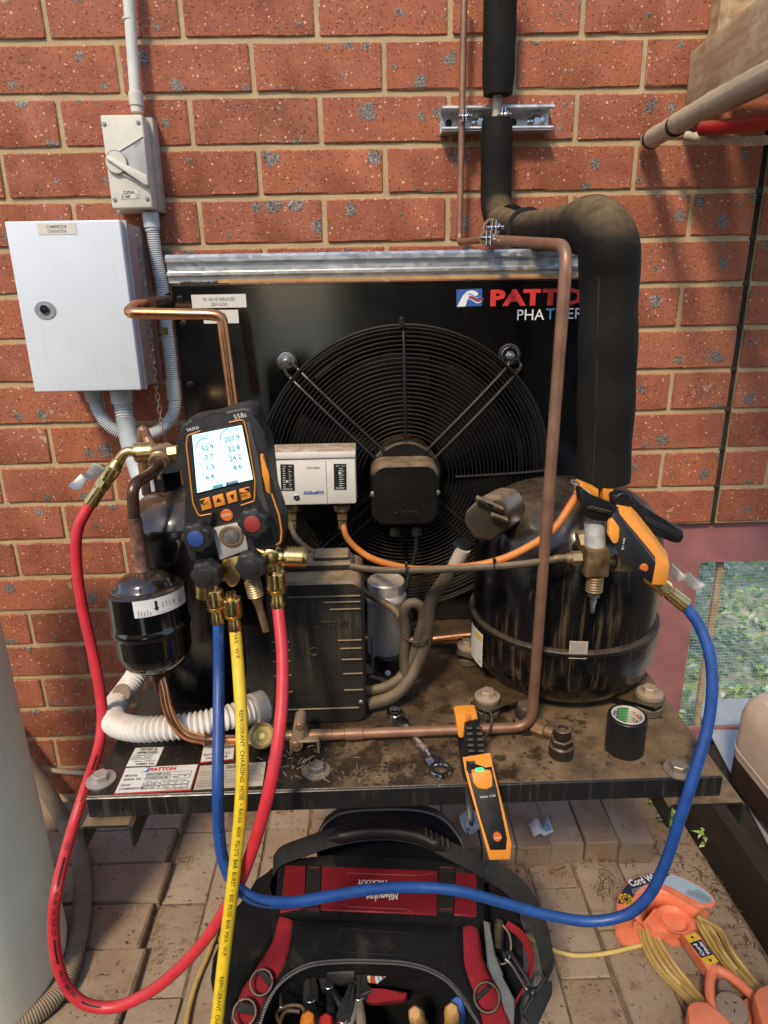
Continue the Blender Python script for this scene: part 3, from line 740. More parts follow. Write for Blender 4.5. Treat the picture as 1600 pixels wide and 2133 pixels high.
s = Sheet('rating_sticker', at(251, 414, Yf-.0002), at(290, 413, Yf-.0002), at(250, 396, Yf-.0002), PAPER, iso)
s.put('CLIPSAL', .18, .56, .34, w=.64, bold=.012); s.put('35 AMP', .06, .10, .26, bold=.01); s.rect(.06, .44, .5, .05, INKG); s.put('25', .84, .34, .18); s.put('Hz', .84, .08, .18); s.done()
for a, b in ((217, 258), (288, 255), (239, 416), (307, 414)): screw('screw', at(a, b, Yf), Vector((0, -1, 0)), .0036, STEELD, iso)
cd_ = thing('conduit', 'straight white conduit running down the wall to the isolator', 'conduit', at(262, 0, -.028))
pt, pb = at(264, -60, -.03), at(282, 197, -.03)
bm = BM(); cyl(bm, pt, pb, .0098, 20); finish('pipe', bm, mat('painted_conduit', (.66, .65, .60), .5, var=.1, dust=.2), cd_)
bm = BM(); bcyl(bm, at(282, 192, -.03), at(285, 222, -.03), .0128, 20); bcyl(bm, at(285, 221, -.03), at(286, 236, -.03), .0108, 20); finish('adapter', bm, SWHITE, cd_); bm = BM(); bcyl(bm, at(268, 36, -.03), at(269, 44, -.03), .0108, 20); finish('socket_joint', bm, SWHITE, cd_)
# ------------------------------------------------------------------ flexible grey conduits
fc = thing('grey_flexible_conduit', 'grey corrugated conduit looping from the isolator down and up into the enclosure', 'conduit', at(315, 460, -.03))
bm = BM(); bcyl(bm, at(313, 442, -.03), at(317, 476, -.03), .0150, 20); lathe(bm, at(317, 476, -.03), at(318, 480, -.03)-at(317, 476, -.03), [(0, .0135), (.004, .0135)], 20); finish('coupler', bm, GREYC, fc)
pts = [at(317, 474, -.03), at(325, 530, -.03), at(338, 600, -.035), at(347, 680, -.04), at(355, 745, -.045), at(362, 812, -.05), at(365, 835, -.055), at(358, 868, -.06), at(330, 897, -.07), at(290, 908, -.075), at(250, 900, -.08), at(222, 880, -.085), at(203, 850, -.09), at(196, 828, -.09)]
bm = BM(); corr(bm, pts, .0128, .0020, .0040, 16); finish('tube', bm, GREYC, fc)
bm = BM(); bcyl(bm, at(359, 790, -.047), at(364, 835, -.055), .0138, 20); finish('coupler', bm, mat('conduit_coupler', (.40, .46, .44), .4), fc); bm = BM(); bcyl(bm, at(197, 836, -.09), at(193, 812, -.09), .0158, 20); finish('coupler', bm, MATS['conduit_coupler'], fc)
fd = thing('thick_flexible_conduit', 'thicker grey corrugated conduit dropping from the enclosure behind the receiver to the plastic relay box', 'conduit', at(252, 815, -.09))
bm = BM(); bcyl(bm, at(251, 812, -.09), at(255, 840, -.09), .0205, 24); finish('coupler', bm, GREYC, fd)
pts = [at(255, 832, -.09), at(262, 880, -.10), at(275, 935, -.14), at(292, 985, -.20), at(312, 1050, -.30), at(325, 1130, -.38), at(322, 1230, -.44), at(305, 1340, -.50)]
bm = BM(); corr(bm, pts, .0185, .0036, .0062, 20); finish('tube', bm, GREYC, fd)
pts = [at(305, 1340, -.50), at(288, 1398, -.54), at(258, 1445, -.585), at(236, 1478, -.64), at(240, 1506, -.69), at(280, 1518, -.715), at(340, 1517, -.72), at(400, 1510, -.715), at(455, 1499, -.705), at(500, 1487, -.69), at(528, 1478, -.68)]
bm = BM(); corr(bm, pts, .0160, .0032, .0068, 20); finish('tube', bm, CREAMC, fd)
a, b = at(500, 1487, -.688), at(547, 1474, -.668); bm = BM(); lathe(bm, a, b-a, [(0, .0165), (.001, .0180), (.016, .0180), (.017, .0215), ((b-a).length, .0225), ((b-a).length+.001, .0205)], 28); finish('end_fitting', bm, mat('clear_grey_plastic', (.36, .35, .32), .3, dust=.3), fd)
bm = BM(); lathe(bm, at(262, 1442, -.60)+Vector((0, -.012, .006)), Vector((0, -.8, .6)), [(0, .0125), (.002, .013), (.003, .012)], 20); finish('clip', bm, mat('brown_clip', (.17, .125, .08), .6, dust=.4), fd)
# ------------------------------------------------------------------ enclosure
en = thing('control_enclosure', 'pale grey steel electrical enclosure with an oval key lock', 'electrical box', at(155, 640, -.08))
dc = (at(10.5, 461, -.15)+at(248, 457, -.15)+at(296, 814, -.15)+at(73, 816, -.15))/4
dw, dh = .1965, .2915
bm = BM(); box(bm, Vector((dc.x+.001, -.068, dc.z)), (dw-.004, .128, dh-.004), bev=.003, seg=2); finish('case', bm, mat('enclosure_case', (.36, .30, .285), .45, var=.12, dust=.4), en)
bm = BM(); box(bm, Vector((dc.x, -.143, dc.z)), (dw, .018, dh), bev=.003, seg=3); door = finish('door', bm, GREYE, en)
bm = BM(); box(bm, Vector((dc.x+.0035, -.1325, dc.z)), (dw+.002, .003, dh+.001)); finish('gasket', bm, mat('pale_rim', (.50, .48, .47), .5), en)
Yd = -.1521
s = Sheet('sticker', at(80, 489, Yd), at(161, 488, Yd), at(78, 465, Yd), PAPER, en); s.put('COMPRESSOR', .5, .56, .27, w=.54, align='C', m=INKG, bold=.012); s.put('CONTACTOR', .5, .16, .27, w=.49, align='C', m=INKG, bold=.012); s.done()
lc = at(92, 644, Yd)
bm = BM(); pts = []
for k in range(28):
    a = 2*PI*k/28; r = .0165*(1+.16*math.cos(a+.9)); pts.append(lc+Vector((math.cos(a)*r*1.12, 0, math.sin(a)*r*.93)))
slab(bm, pts[::-1], Vector((0, .002, 0))); 
for v in bm.verts: v.co.y -= .0015
lk = finish('lock_plate', bm, mat('lock_grey', (.27, .28, .31), .45), en)
bm = BM(); lathe(bm, lc+Vector((.002, -.001, 0)), Vector((0, -1, 0)), [(0, .0082), (.0035, .0082), (.004, .0075)], 24); finish('lock', bm, CHROME, lk)
bm = BM(); lathe(bm, lc+Vector((.002, -.0048, 0)), Vector((0, -1, 0)), [(0, .0045), (.0003, .0045)], 3); finish('key_slot', bm, INK, lk)
# chain
ch = thing('chain', 'thin dull metal chain hanging beside the enclosure', 'chain', at(288, 490, -.10))
cp = smooth_path([at(288, 490, -.105), at(291, 525, -.105), at(297, 560, -.105), at(304, 620, -.105), at(312, 690, -.108), at(322, 780, -.112), at(332, 850, -.12), at(339, 893, -.13)], .0118)
me = None
for i, (a, b) in enumerate(zip(cp, cp[1:])):
    if me is None:
        bm = BM(); R = .0033; Lh = .0044; ring = []
        for k in range(20):
            t = 2*PI*k/20; ring.append(Vector((R*math.cos(t), 0, R*math.sin(t)+(Lh if math.sin(t) > 0 else -Lh))))
        rs = []
        for k, p in enumerate(ring):
            t = (ring[(k+1) % 20]-ring[k-1]).normalized(); x = Vector((0, 1, 0)); y = t.cross(x); rs.append([bm.verts.new(p+x*(.00085*math.cos(j*PI/2))+y*(.00085*math.sin(j*PI/2))) for j in range(4)])
        skin(bm, rs, closed=True); o = finish('link', bm, STEELD); me = o.data
    else: o = bpy.data.objects.new('link', me); COL.objects.link(o)
    o.parent = ch; o.location = (a+b)/2-ch.location
    o.rotation_euler = (Matrix.Rotation((PI/2 if i % 2 else .5)+random.uniform(-.3, .3), 3, 'Z')).to_euler(); o.rotation_euler.y = math.atan2(-(b-a).x, -(b-a).z)*-1 if abs((b-a).x) > 1e-6 else 0
# ------------------------------------------------------------------ strut bracket with pipes on the wall
st = thing('strut_bracket', 'short slotted galvanised strut bracket bolted to the brick wall', 'bracket', at(1038, 245, -.02))
bl, tr_ = at(921, 272, -.041), at(1155, 218, -.041); zb, zt = bl.z, tr_.z
bm = BM(); L = tr_.x-bl.x; xm = (tr_.x+bl.x)/2; zm = (zb+zt)/2
box(bm, Vector((xm, -.0015, zm)), (L, .003, .039)); 
for s_ in (1, -1):
    box(bm, Vector((xm, -.021, zm+s_*.0193)), (L, .041, .0025)); 
    lathe(bm, Vector((bl.x, -.0400, zm+s_*.0165)), Vector((1, 0, 0)), [(0, .0036), (L, .0036)], 12)
finish('channel', bm, GALV, st)
bm = BM()
for x in (935, 1022, 1070, 1128):
    c = at(x, 246, -.004); lathe(bm, Vector((c.x, -.0032, zm)), Vector((0, -1, 0)), [(0, .0065), (.0004, .0065)], 16)
finish('slot', bm, INK, st)
for x in (1000, 1117): 
    c = at(x, 246, -.006); bolt(st, Vector((c.x, -.0035, zm)), Vector((0, -1, 0)), .0075, .016, CHROME)
def clamp(parent, c, axis, R):
    axis = axis.normalized(); bm = BM(); torus(bm, c, axis, R, .0022, 20, 6); o = finish('clamp', bm, BRASSD, parent)
    bm = BM(); u = Vector((0, -1, 0)); 
    for s_ in (-1, 1): box(bm, c+u*(R+.006)+Vector((.0028*s_, 0, 0)), (.0022, .014, .020), bev=.0006)
    cyl(bm, c+u*(R+.008)-Vector((.011, 0, 0)), c+u*(R+.008)+Vector((.014, 0, 0)), .0026, 10); hexagon(bm, c+u*(R+.008)+Vector((.005, 0, 0)), Vector((1, 0, 0)), .004, .0055); finish('clamp_bolt', bm, CHROME, o)
# thin copper liquid line: down the wall, out over the top channel, down in front and back along the plate
PB = [at(968, -60, -.052), at(957, 512, -.052), at(1003, 502, -.365)]
VT = at(1182, 512, -.718)
ln = thing('copper_liquid_line', 'tarnished thin copper pipe from the wall bent down in front of the compressor', 'copper pipe', at(957, 300, -.05))
zz = VT.z
p0 = at(957, 505, -.052)
path = [at(968, -60, -.052), p0, at(1015, 498, -.365), Vector((VT.x-.0, VT.y, zz)), at(1107, 1514, -.718), at(640, 1532, -.718)]
bm = BM(); sweep(bm, fillet([path[0], path[1], path[2]], .02), .0060, 14); finish('upper_pipe', bm, COPPERD, ln)
bm = BM(); sweep(bm, fillet([path[2]+(path[2]-path[3])*.02, path[3], path[4], path[5]], .026, 8), .0064, 16); finish('lower_pipe', bm, COPPERD, ln)
bm = BM(); e = path[5]; f = path[4]; d = (f-e).normalized()
lathe(bm, e+d*.002, d, [(0, .0070), (.028, .0072), (.0285, .0064)], 18); lathe(bm, e+d*.046, d, [(0, .0064), (.001, .0076), (.012, .0078), (.022, .0074), (.023, .0064)], 18); finish('brazed_joint', bm, COPPERD, ln)
clamp(st, at(965, 246, -.052), Vector((0, 0, 1)), .0075)
clamp(st, at(1045, 243, -.050), Vector((0, 0, 1)), .0095)
ip = thing('insulated_suction_pipe', 'fat black foam insulated suction pipe coming off the wall and bending down to the compressor', 'insulated pipe', at(1040, 300, -.065))
a = at(1044, -60, -.062); b = at(1037, 198, -.055)
tube('upper_sleeve', [a, a.lerp(b, .4), a.lerp(b, .8), b], lambda s, L: .0285-.003*max(0, (s-L+.03)/.03), FOAM, ip, 28, step=.008)
bm = BM(); cyl(bm, at(1037, 190, -.05), at(1033, 262, -.05), .0085, 16); finish('bare_pipe', bm, mat('bare_pipe', (.42, .36, .27), .5, .3), ip)
c = at(1035, 250, -.055); d = at(1033, 440, -.062)
YV = -.660
e = at(1040, 478, -.085); g = at(1268, 492, YV); h = at(1255, 1003, YV)
top = Vector((g.x, YV, e.z+.0))
tube('lower_sleeve', [c, c.lerp(d, .3), c.lerp(d, .75), d+Vector((0, -.004, .01)), Vector((e.x+.002, -.095, e.z+.012)), Vector((e.x+.006, -.16, e.z+.006))], lambda s, L: .0285-.002*max(0, (.02-s)/.02), FOAM, ip, 28, step=.008)
out = [at(1042, 466, -.15), at(1062, 474, -.20), at(1100, 478, -.30), at(1150, 477, -.43), at(1205, 472, -.565), at(1248, 478, -.640), at(1267, 512, -.664), at(1269, 570, YV), at(1267, 660, YV), at(1264, 780, YV), at(1260, 900, YV), h]
tube('front_sleeve', out, lambda s, L: (.0270 if s < .425 else .0270+.0044*min(1, (s-.425)/.012))+.0006*math.sin(s*31)+.0006*math.sin(s*83)+.0008*max(0, 1-abs(s-.535)/.06), FOAM, ip, 36, step=.005)
bm = BM(); PS = smooth_path(out, .006); prev = None
for i, p in enumerate(PS[90:-1] if len(PS) > 120 else PS[:-1]):
    k = i+(90 if len(PS) > 120 else 0); a_ = (PS[min(k+1, len(PS)-1)]-PS[k-1]).normalized(); n_ = Vector((-.62, -.78, .1)); n_ = (n_-a_*n_.dot(a_)).normalized(); q_ = n_.cross(a_); R_ = .0318; w_ = .0007+.0005*random.random()
    row = [bm.verts.new(p+n_*R_-q_*w_), bm.verts.new(p+n_*(R_+.0003)), bm.verts.new(p+n_*R_+q_*w_)]
    if prev:
        for j in (0, 1): bm.faces.new((prev[j], prev[j+1], row[j+1], row[j]))
    prev = row
finish('slit_seam', bm, INK, ip, recalc=False)
q = fillet(out, .0); c1 = smooth_path(out, .01)[14]; c2 = smooth_path(out, .01)[15]
bm = BM(); lathe(bm, c1, c2-c1, [(0, .0318), (.001, .0325), (.007, .0325), (.008, .0318)], 32); finish('cable_tie', bm, INK, ip)
bm = BM(); cyl(bm, h+Vector((0, 0, .02)), Vector((h.x-.006, h.y-.012, h.z-.10)), .0095, 18); finish('stub_pipe', bm, COPPER, ip)
# ------------------------------------------------------------------ galvanised channel over the condenser
ZP = .700; YFRONT = -.796; XL, XR = .229, .948
tc = thing('top_channel', 'long folded galvanised steel channel running across above the black fan panel', 'channel', (.6, -.38, 1.265))
c0, c1 = at(345, 531, -.392), at(345, 590, -.392); xr = .882
zt, zb = c0.z, c1.z
prof = [(-.392, zb), (-.392, zb+.008), (-.398, zb+.010), (-.398, zb+.0135), (-.392, zb+.0155), (-.392, zt-.0115), (-.398, zt-.0095), (-.398, zt-.004), (-.394, zt), (-.352, zt), (-.352, zt-.002), (-.389, zt-.002), (-.389, zb)]
bm = BM(); slab(bm, [Vector((c0.x, y, z)) for y, z in prof], Vector((xr-c0.x, 0, 0))); finish('channel', bm, GALV, tc, angle=20)
clamp(tc, Vector((at(1012, 500, -.40).x+.001, -.40, at(1015, 497, -.40).z)), Vector((.3, -1, 0)), .0085)
clamp(tc, Vector((at(1024, 480, -.36).x, -.36, at(1024, 476, -.36).z)), Vector((.3, -1, 0)), .012)
# ------------------------------------------------------------------ condensing unit: base plate, rails, condenser with fan
cu = thing('condensing_unit', 'black condensing unit with fan panel on a dusty steel base plate', 'condensing unit', (.6, -.6, ZP))
bm = BM()
outer = [(XL, YFRONT), (XR, YFRONT), (XR, -.33), (XL, -.33)]
box(bm, Vector(((XL+XR)/2, (YFRONT-.33)/2, ZP-.0015)), (XR-XL, -.33-YFRONT, .003), bev=.001)
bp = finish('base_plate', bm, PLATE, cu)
bm = BM(); LH = .026
box(bm, Vector(((XL+XR)/2, YFRONT-.0012, ZP-LH/2-.0008)), (XR-XL, .0028, LH), bev=.0009)
for x in (XL, XR): box(bm, Vector((x+(.0012 if x < .5 else -.0012), (YFRONT-.33)/2+.001, ZP-LH/2-.0035)), (.0028, -.335-YFRONT, LH-.003), bev=.0006)
finish('lip', bm, mat('lip_black', (.013, .013, .014), .32, var=.3, streak=.5, dustcol=(.20, .15, .10)), cu)
for hx in (.243,): 
    c = at(204, 1687, YFRONT-.0026); bm = BM(); lathe(bm, c, Vector((0, -1, 0)), [(0, .0024), (.0002, .0024)], 12); finish('bolt_hole', bm, INK, cu)
RAILM = mat('rail_olive_black', (.018, .022, .017), .4, var=.3, dust=.75)
for nm, px0, px1, lab in (('support_rail', (165, 1722), (281, 1702), 'black steel support rail under the front left corner of the base plate'), ('support_rail', (1403, 1690), (1545, 1658), 'dusty steel support rail under the front right corner of the base plate')):
    zr = ZP-LH-.003
    a, b = on(*px0, zr), on(*px1, zr); y0 = min(a.y, b.y) if px0[0] < 500 else (a.y+b.y)/2
    r = thing(nm, lab, 'rail', (a.x, y0, zr), 'support rails under the unit')
    w = (b.x-a.x); t = .003; hh = .032
    prof = [(a.x, zr-hh), (a.x, zr-.004), (a.x+.004, zr), (b.x-.004, zr), (b.x, zr-.004), (b.x, zr-hh), (b.x-t, zr-hh), (b.x-t, zr-.005), (b.x-.005, zr-t), (a.x+.005, zr-t), (a.x+t, zr-.005), (a.x+t, zr-hh)]
    bm = BM(); slab(bm, [Vector((x, y0, z)) for x, z in prof], Vector((0, -.006-y0, 0))); finish('channel', bm, RAILM, r)
    bm = BM(); box(bm, Vector(((a.x+b.x)/2, -.004, zr-.06)), (w+.02, .006, .16), bev=.001); finish('wall_plate', bm, RAILM, r)
# condenser cabinet
XA, XB = .280, .926; ZA, ZB_ = ZP+.002, at(780, 590, -.40).z; YF = -.40; FC = Vector((.609, YF, .962)); FR = .196
con = BM()
n = 64; hole = [Vector((FC.x+FR*math.cos(2*PI*k/n), YF, FC.z+FR*math.sin(2*PI*k/n))) for k in range(n)]
def edge_pt(p):
    d = p-FC; s = min(((XB if d.x > 0 else XA)-FC.x)/d.x if abs(d.x) > 1e-6 else 1e9, ((ZB_ if d.z > 0 else ZA)-FC.z)/d.z if abs(d.z) > 1e-6 else 1e9); return FC+d*s
hv = [con.verts.new(p) for p in hole]; ev = [con.verts.new(edge_pt(p)) for p in hole]; ib = [con.verts.new(p+Vector((0, .045, 0))) for p in hole]
for k in range(n):
    k2 = (k+1) % n; con.faces.new((hv[k], hv[k2], ev[k2], ev[k])); con.faces.new((hv[k], ib[k], ib[k2], hv[k2]))
    a, b = ev[k].co, ev[k2].co
    if abs(a.x-b.x) > 1e-5 and abs(a.z-b.z) > 1e-5:
        cx = XB if max(a.x, b.x) > FC.x and abs(max(a.x, b.x)-XB) < 1e-4 else XA; cz = ZB_ if abs(max(a.z, b.z)-ZB_) < 1e-4 else ZA
        con.faces.new((ev[k], ev[k2], con.verts.new((cx, YF, cz))))
pan = finish('fan_panel', con, PANELB, cu, recalc=True)
bm = BM()
for x in (XA, XB): box(bm, Vector((x+(-.0012 if x < .6 else .0012), YF+.04, (ZA+ZB_)/2)), (.0022, .08, ZB_-ZA), bev=.0005)
box(bm, Vector(((XA+XB)/2, YF+.04, ZB_+.0012)), (XB-XA+.004, .083, .0022), bev=.0005)
finish('cabinet', bm, PANELB, cu)
bm = BM(); box(bm, Vector(((XA+XB)/2, YF+.058, (ZA+ZB_)/2)), (XB-XA-.006, .020, ZB_-ZA-.006)); coil = finish('coil', bm, CAVITY, cu)
bm = BM()
for k in range(110):
    x = XA+.015+k*(XB-XA-.03)/109; box(bm, Vector((x, YF+.047, FC.z)), (.0008, .004, .42))
tag(finish('fin', bm, mat('coil_fins', (.03, .028, .025), .55, .3), coil), kind='stuff')
bm = BM()
for x0_, x1_ in ((XA+.02, XB-.05),): box(bm, Vector(((x0_+x1_)/2+.02, YF+.012, ZB_+.0065)), (x1_-x0_-.05, .02, .005))
finish('packing_strip', bm, mat('cardboard_strip', (.46, .28, .12), .8, var=.2), cu)
bm = BM()
for k in range(24): bmesh.ops.create_icosphere(bm, subdivisions=1, radius=.0032, matrix=Matrix.Translation((XA+.012+k*.0028, YF+.006, ZB_+.004+random.uniform(-.001, .0015))))
finish('foam_seal', bm, RUBBER, cu)
# fan blades
FBM = mat('fan_blade_black', (.003, .003, .003), .7, var=.3, spec=.15)
for k in range(5):
    bm = BM(); a0 = 2*PI*k/5+.5; prev = None
    for i in range(7):
        r = .055+i*(.183-.055)/6; row = []
        for j in range(5):
            a = a0+(j/4-.5)*(.95+.35*i/6); y = YF+.012+(j/4-.5)*.03; row.append(bm.verts.new((FC.x+r*math.cos(a+i*.04), y, FC.z+r*math.sin(a+i*.04))))
        if prev:
            for j in range(4): bm.faces.new((prev[j], prev[j+1], row[j+1], row[j]))
        prev = row
    fb = finish('fan_blade', bm, FBM, cu); sm = fb.modifiers.new('thickness', 'SOLIDIFY'); sm.thickness = .0015
# wire guard, dished towards the viewer
gr = thing('fan_guard', 'round black wire fan guard bolted to the fan panel', 'fan guard', FC, None)
GY = lambda r: YF-.012-.030*math.cos(min(1, r/.222)*PI/2)**.7
NR = 25
for i in range(NR):
    r = .066+i*(.212-.066)/(NR-1)
    bm = BM(); torus(bm, Vector((FC.x, GY(r)+.0, FC.z)), Vector((0, 1, 0)), r, .00128, 64, 5); finish('guard_ring', bm, WIRE, gr)
for r, y in ((.2165, YF-.010), (.2200, YF-.016), (.2215, YF-.022), (.2215, YF-.004)):
    bm = BM(); torus(bm, Vector((FC.x, y, FC.z)), Vector((0, 1, 0)), r, .0017, 72, 5); finish('rim_ring', bm, WIRE, gr)
bm = BM(); lathe(bm, Vector((FC.x, YF-.0015, FC.z)), Vector((0, -1, 0)), [(0, FR+.004), (0, FR+.014), (.006, FR+.017), (.0065, FR+.013), (.002, FR+.004)], 72, cap=False); finish('venturi_ring', bm, BLACK, gr)
def rod(ang, off, r0, r1, lab='support_rod', rr=.0024):
    d = Vector((math.cos(ang), 0, math.sin(ang))); s = Vector((-d.z, 0, d.x)); P = []
    for k in range(9):
        r = r0+(r1-r0)*k/8; P.append(FC+d*r+s*off+Vector((0, GY(r)-YF-.003, 0)))
    P.append(P[-1]+Vector((0, .026, 0))+d*.004)
    bm = BM(); sweep(bm, fillet(P[-3:] if False else P, .004, 3), rr, 8); finish(lab, bm, WIRE, gr)
rod(PI/2, 0, .06, .2215); rod(0, .000, .075, .2215, rr=.0021); rod(-PI/2, 0, .06, .2215)
for a in (math.radians(44), math.radians(136), math.radians(-44), math.radians(224)):
    for o in (-.0085, .0085): rod(a, o, .05, .226)
    d = Vector((math.cos(a), 0, math.sin(a))); s = Vector((-d.z, 0, d.x))
    bm = BM(); P = [FC+d*.226+s*.0085+Vector((0, -.016, 0)), FC+d*.238+s*.0075+Vector((0, -.006, 0)), FC+d*.238-s*.0075+Vector((0, -.006, 0)), FC+d*.226-s*.0085+Vector((0, -.016, 0))]
    sweep(bm, fillet(P, .006), .0024, 8); finish('corner_loop', bm, WIRE, gr)
for p in ((597, 751), (1062, 740)):
    c = at(*p, YF-.006); bm = BM(); lathe(bm, c+Vector((.0, .004, 0)), Vector((0, -1, 0)), [(0, .0165), (.003, .0165), (.004, .0155)], 24); o = finish('rubber_mount', bm, RUBBER, gr)
    bm = BM(); lathe(bm, c+Vector((0, -.0005, 0)), Vector((0, -1, 0)), [(0, .0125), (.0016, .0125), (.002, .012)], 28); w = finish('washer', bm, CHROME, o)
    bm = BM(); hexagon(bm, c+Vector((0, -.0025, 0)), Vector((0, -1, 0)), .004, .0065); lathe(bm, c+Vector((0, -.0065, 0)), Vector((0, -1, 0)), [(0, .0032), (.006, .0032), (.0065, .002)], 12); finish('nut', bm, STEEL, o)
ct = at(836, 672, YF-.02); bm = BM(); box(bm, ct, (.006, .012, .016), bev=.002); finish('top_clip', bm, WIRE, gr)
for p in ((375, 623), (383, 674), (397, 801)): screw('panel_screw', at(*p, YF-.0004), Vector((0, -1, 0)), .0048, BLACK, cu, .003)
# labels on the panel
Yp = YF-.0004
s = Sheet('sticker', at(401, 642, Yp), at(514, 640, Yp), at(397, 614, Yp), PAPER, cu); s.put('TX VALVE REPLACED', .5, .52, .24, w=.60, align='C', m=INKG, bold=.01); s.put('20/12/23', .5, .16, .23, w=.30, align='C', m=INKG, bold=.01); s.done()
s = Sheet('sticker', at(425, 674, Yp), at(498, 673, Yp), at(419, 646, Yp), PAPER, cu); s.put('R404A', .52, .56, .24, w=.26, align='C', m=INKG, bold=.01); s.put('2KG\'S', .55, .20, .24, w=.28, align='C', m=INKG, bold=.01); s.done()
X_, Z_ = Vector((1, 0, 0)), Vector((0, 0, 1))
a, b = at(1021, 636, Yp), at(1258, 630, Yp); tx = Text(); tx.put('PATTON', a, X_, Z_, w=.168, h=at(1021, 603, Yp).z-a.z, bold=.045, space=.98); tx.done(INKR, cu)
a = at(1077, 667, Yp); hgt = at(1077, 645, Yp).z-a.z
tx = Text(); tx.put('PHA', a, X_, Z_, h=hgt); tx.done(INKW, cu)
tx = Text(); tx.put('T', at(1137, 665, Yp), X_, Z_, h=hgt); tx.done(INKC, cu)
tx = Text(); tx.put('ER', at(1182, 664, Yp), X_, Z_, h=hgt); tx.done(INKW, cu)
s = Sheet('emblem', at(951, 639, Yp), at(1004, 637, Yp), at(951, 603, Yp), INKB, cu)
def curve_poly(pts): return [s.P(u, v)+s.nrm*.0004 for u, v in pts]
s.t(INKW).poly(curve_poly([(.02, 0), (.12, .30), (.24, .62), (.40, .86), (.58, .93), (.76, .86), (.86, .72), (.80, .60), (.62, .56), (.50, .50), (.42, .36), (.38, .16), (.34, 0)]))
def wave(u0, u1, v, t, ph, m, lift):
    n_ = 14; up = [(u0+(u1-u0)*k/n_, v+t*math.sin(PI*min(1, (k+1)/n_*1.0)**.5)*.5+.09*math.sin(ph+k/n_*5)) for k in range(n_+1)]
    dn = [(u, w-t*(.9-.5*abs(2*i/n_-1))) for i, (u, w) in enumerate(up)][::-1]; s.t(m).poly([s.P(u, w)+s.nrm*lift for u, w in up+dn])
wave(.42, .96, .60, .13, 1.0, INKC, .0006); wave(.46, 1.06, .46, .13, 1.2, INKR, .0008); wave(.50, 1.0, .30, .09, 1.4, INKW, .0007)
s.done()
# header pipe at the cabinet's left shoulder, elbow and copper run to the gauge
hp = thing('copper_discharge_pipe', 'shiny copper pipe looping from the condenser header across the enclosure and down behind the gauge', 'copper pipe', at(330, 640, -.43))
e0 = at(352, 630, -.395); e1 = at(322, 634, -.44); e2 = at(274, 650, -.50); e3 = at(440, 655, -.50); e4 = at(468, 700, -.50); e5 = at(490, 870, -.505)
bm = BM(); sweep(bm, fillet([at(370, 628, -.365), e0, at(283, 636, -.46), at(262, 652, -.492), e3+Vector((-.005, 0, 0)), at(462, 658, -.50), e5], .016, 7), .0072, 16); finish('pipe', bm, COPPER, hp)
bm = BM(); c = at(350, 630, -.40); d = (at(312, 634, -.447)-c); cyl(bm, c, c+d, .0100, 18); finish('sleeve', bm, COPPERB, hp)
bm = BM(); lathe(bm, c-d*.2, -d, [(0, .0135), (.03, .0135)], 20); finish('header_stub', bm, BLACK, hp)
bm = BM(); box(bm, at(343, 690, -.415), (.009, .006, .011), bev=.001); 
for k in (-1, 1): sweep(bm, [at(343+k*3, 697, -.415), at(343+k*3, 706, -.415)], .0006, 5)
finish('probe_connector', bm, mat('olive_plastic', (.10, .085, .02), .5), hp)
# motor with terminal box
mo = thing('fan_motor', 'black fan motor with square terminal box in the centre of the fan guard', 'fan motor', (FC.x, YF-.05, FC.z))
bm = BM(); lathe(bm, Vector((FC.x, YF+.01, FC.z+.006)), Vector((0, -1, 0)), [(0, .05), (.036, .052), (.048, .051), (.053, .047)], 40); finish('motor_body', bm, BLACK, mo)
bm = BM(); torus(bm, Vector((FC.x, YF-.0385, FC.z+.006)), Vector((0, 1, 0)), .0515, .0018, 48, 6); finish('motor_ring', bm, CHROME, mo)
q = [at(x, y, -.492) for x, y in ((768, 968), (916, 963), (921, 1096), (773, 1099))]; c = sum(q, Vector())/4
wx = (q[1]-q[0]).length; wz = (q[0]-q[3]).length
bm = BM(); rings = []
for dy, sc, rr in ((0, .90, .018), (.003, .97, .02), (.008, 1, .021), (.046, 1.0, .021)):
    rings.append([bm.verts.new((p.x, -.492+dy, p.y)) for p in [Vector((v.x, v.y, 0)) for v in roundrect(Vector((c.x, c.z, 0)), wx/2*sc, wz/2*sc, rr, 0)]])
skin(bm, rings); tb = finish('terminal_box', bm, PLASB, mo)
tb.data.materials[0] = mat('motor_box_brown_black', (.009, .0075, .0065), .26, var=.25, dust=.85)
for p in ((777, 1029), (911, 1026)): screw('screw', at(*p, -.490), Vector((0, -1, 0)), .0042, STEELD, tb)
tx = Text(); a = at(819, 1076, -.4921); tx.put('Hidria', a, X_, Z_, w=at(873, 1076, -.4921).x-a.x, h=.011, raise_=.0009, bold=.01); tx.rect(at(816, 1083, -.4921), X_, Z_, .042, .0012, .0005); tx.done(tb.data.materials[0], tb)
for p in (822, 868): 
    bm = BM(); a = at(p, 1096, -.475); lathe(bm, a, Vector((0, 0, -1)), [(0, .008), (.014, .008), (.016, .006)], 6); finish('cable_gland', bm, RUBBER, mo)
tube('motor_lead', [at(868, 1110, -.475), at(866, 1150, -.47), at(845, 1240, -.475), at(858, 1290, -.49)], .0035, RUBBER, mo)
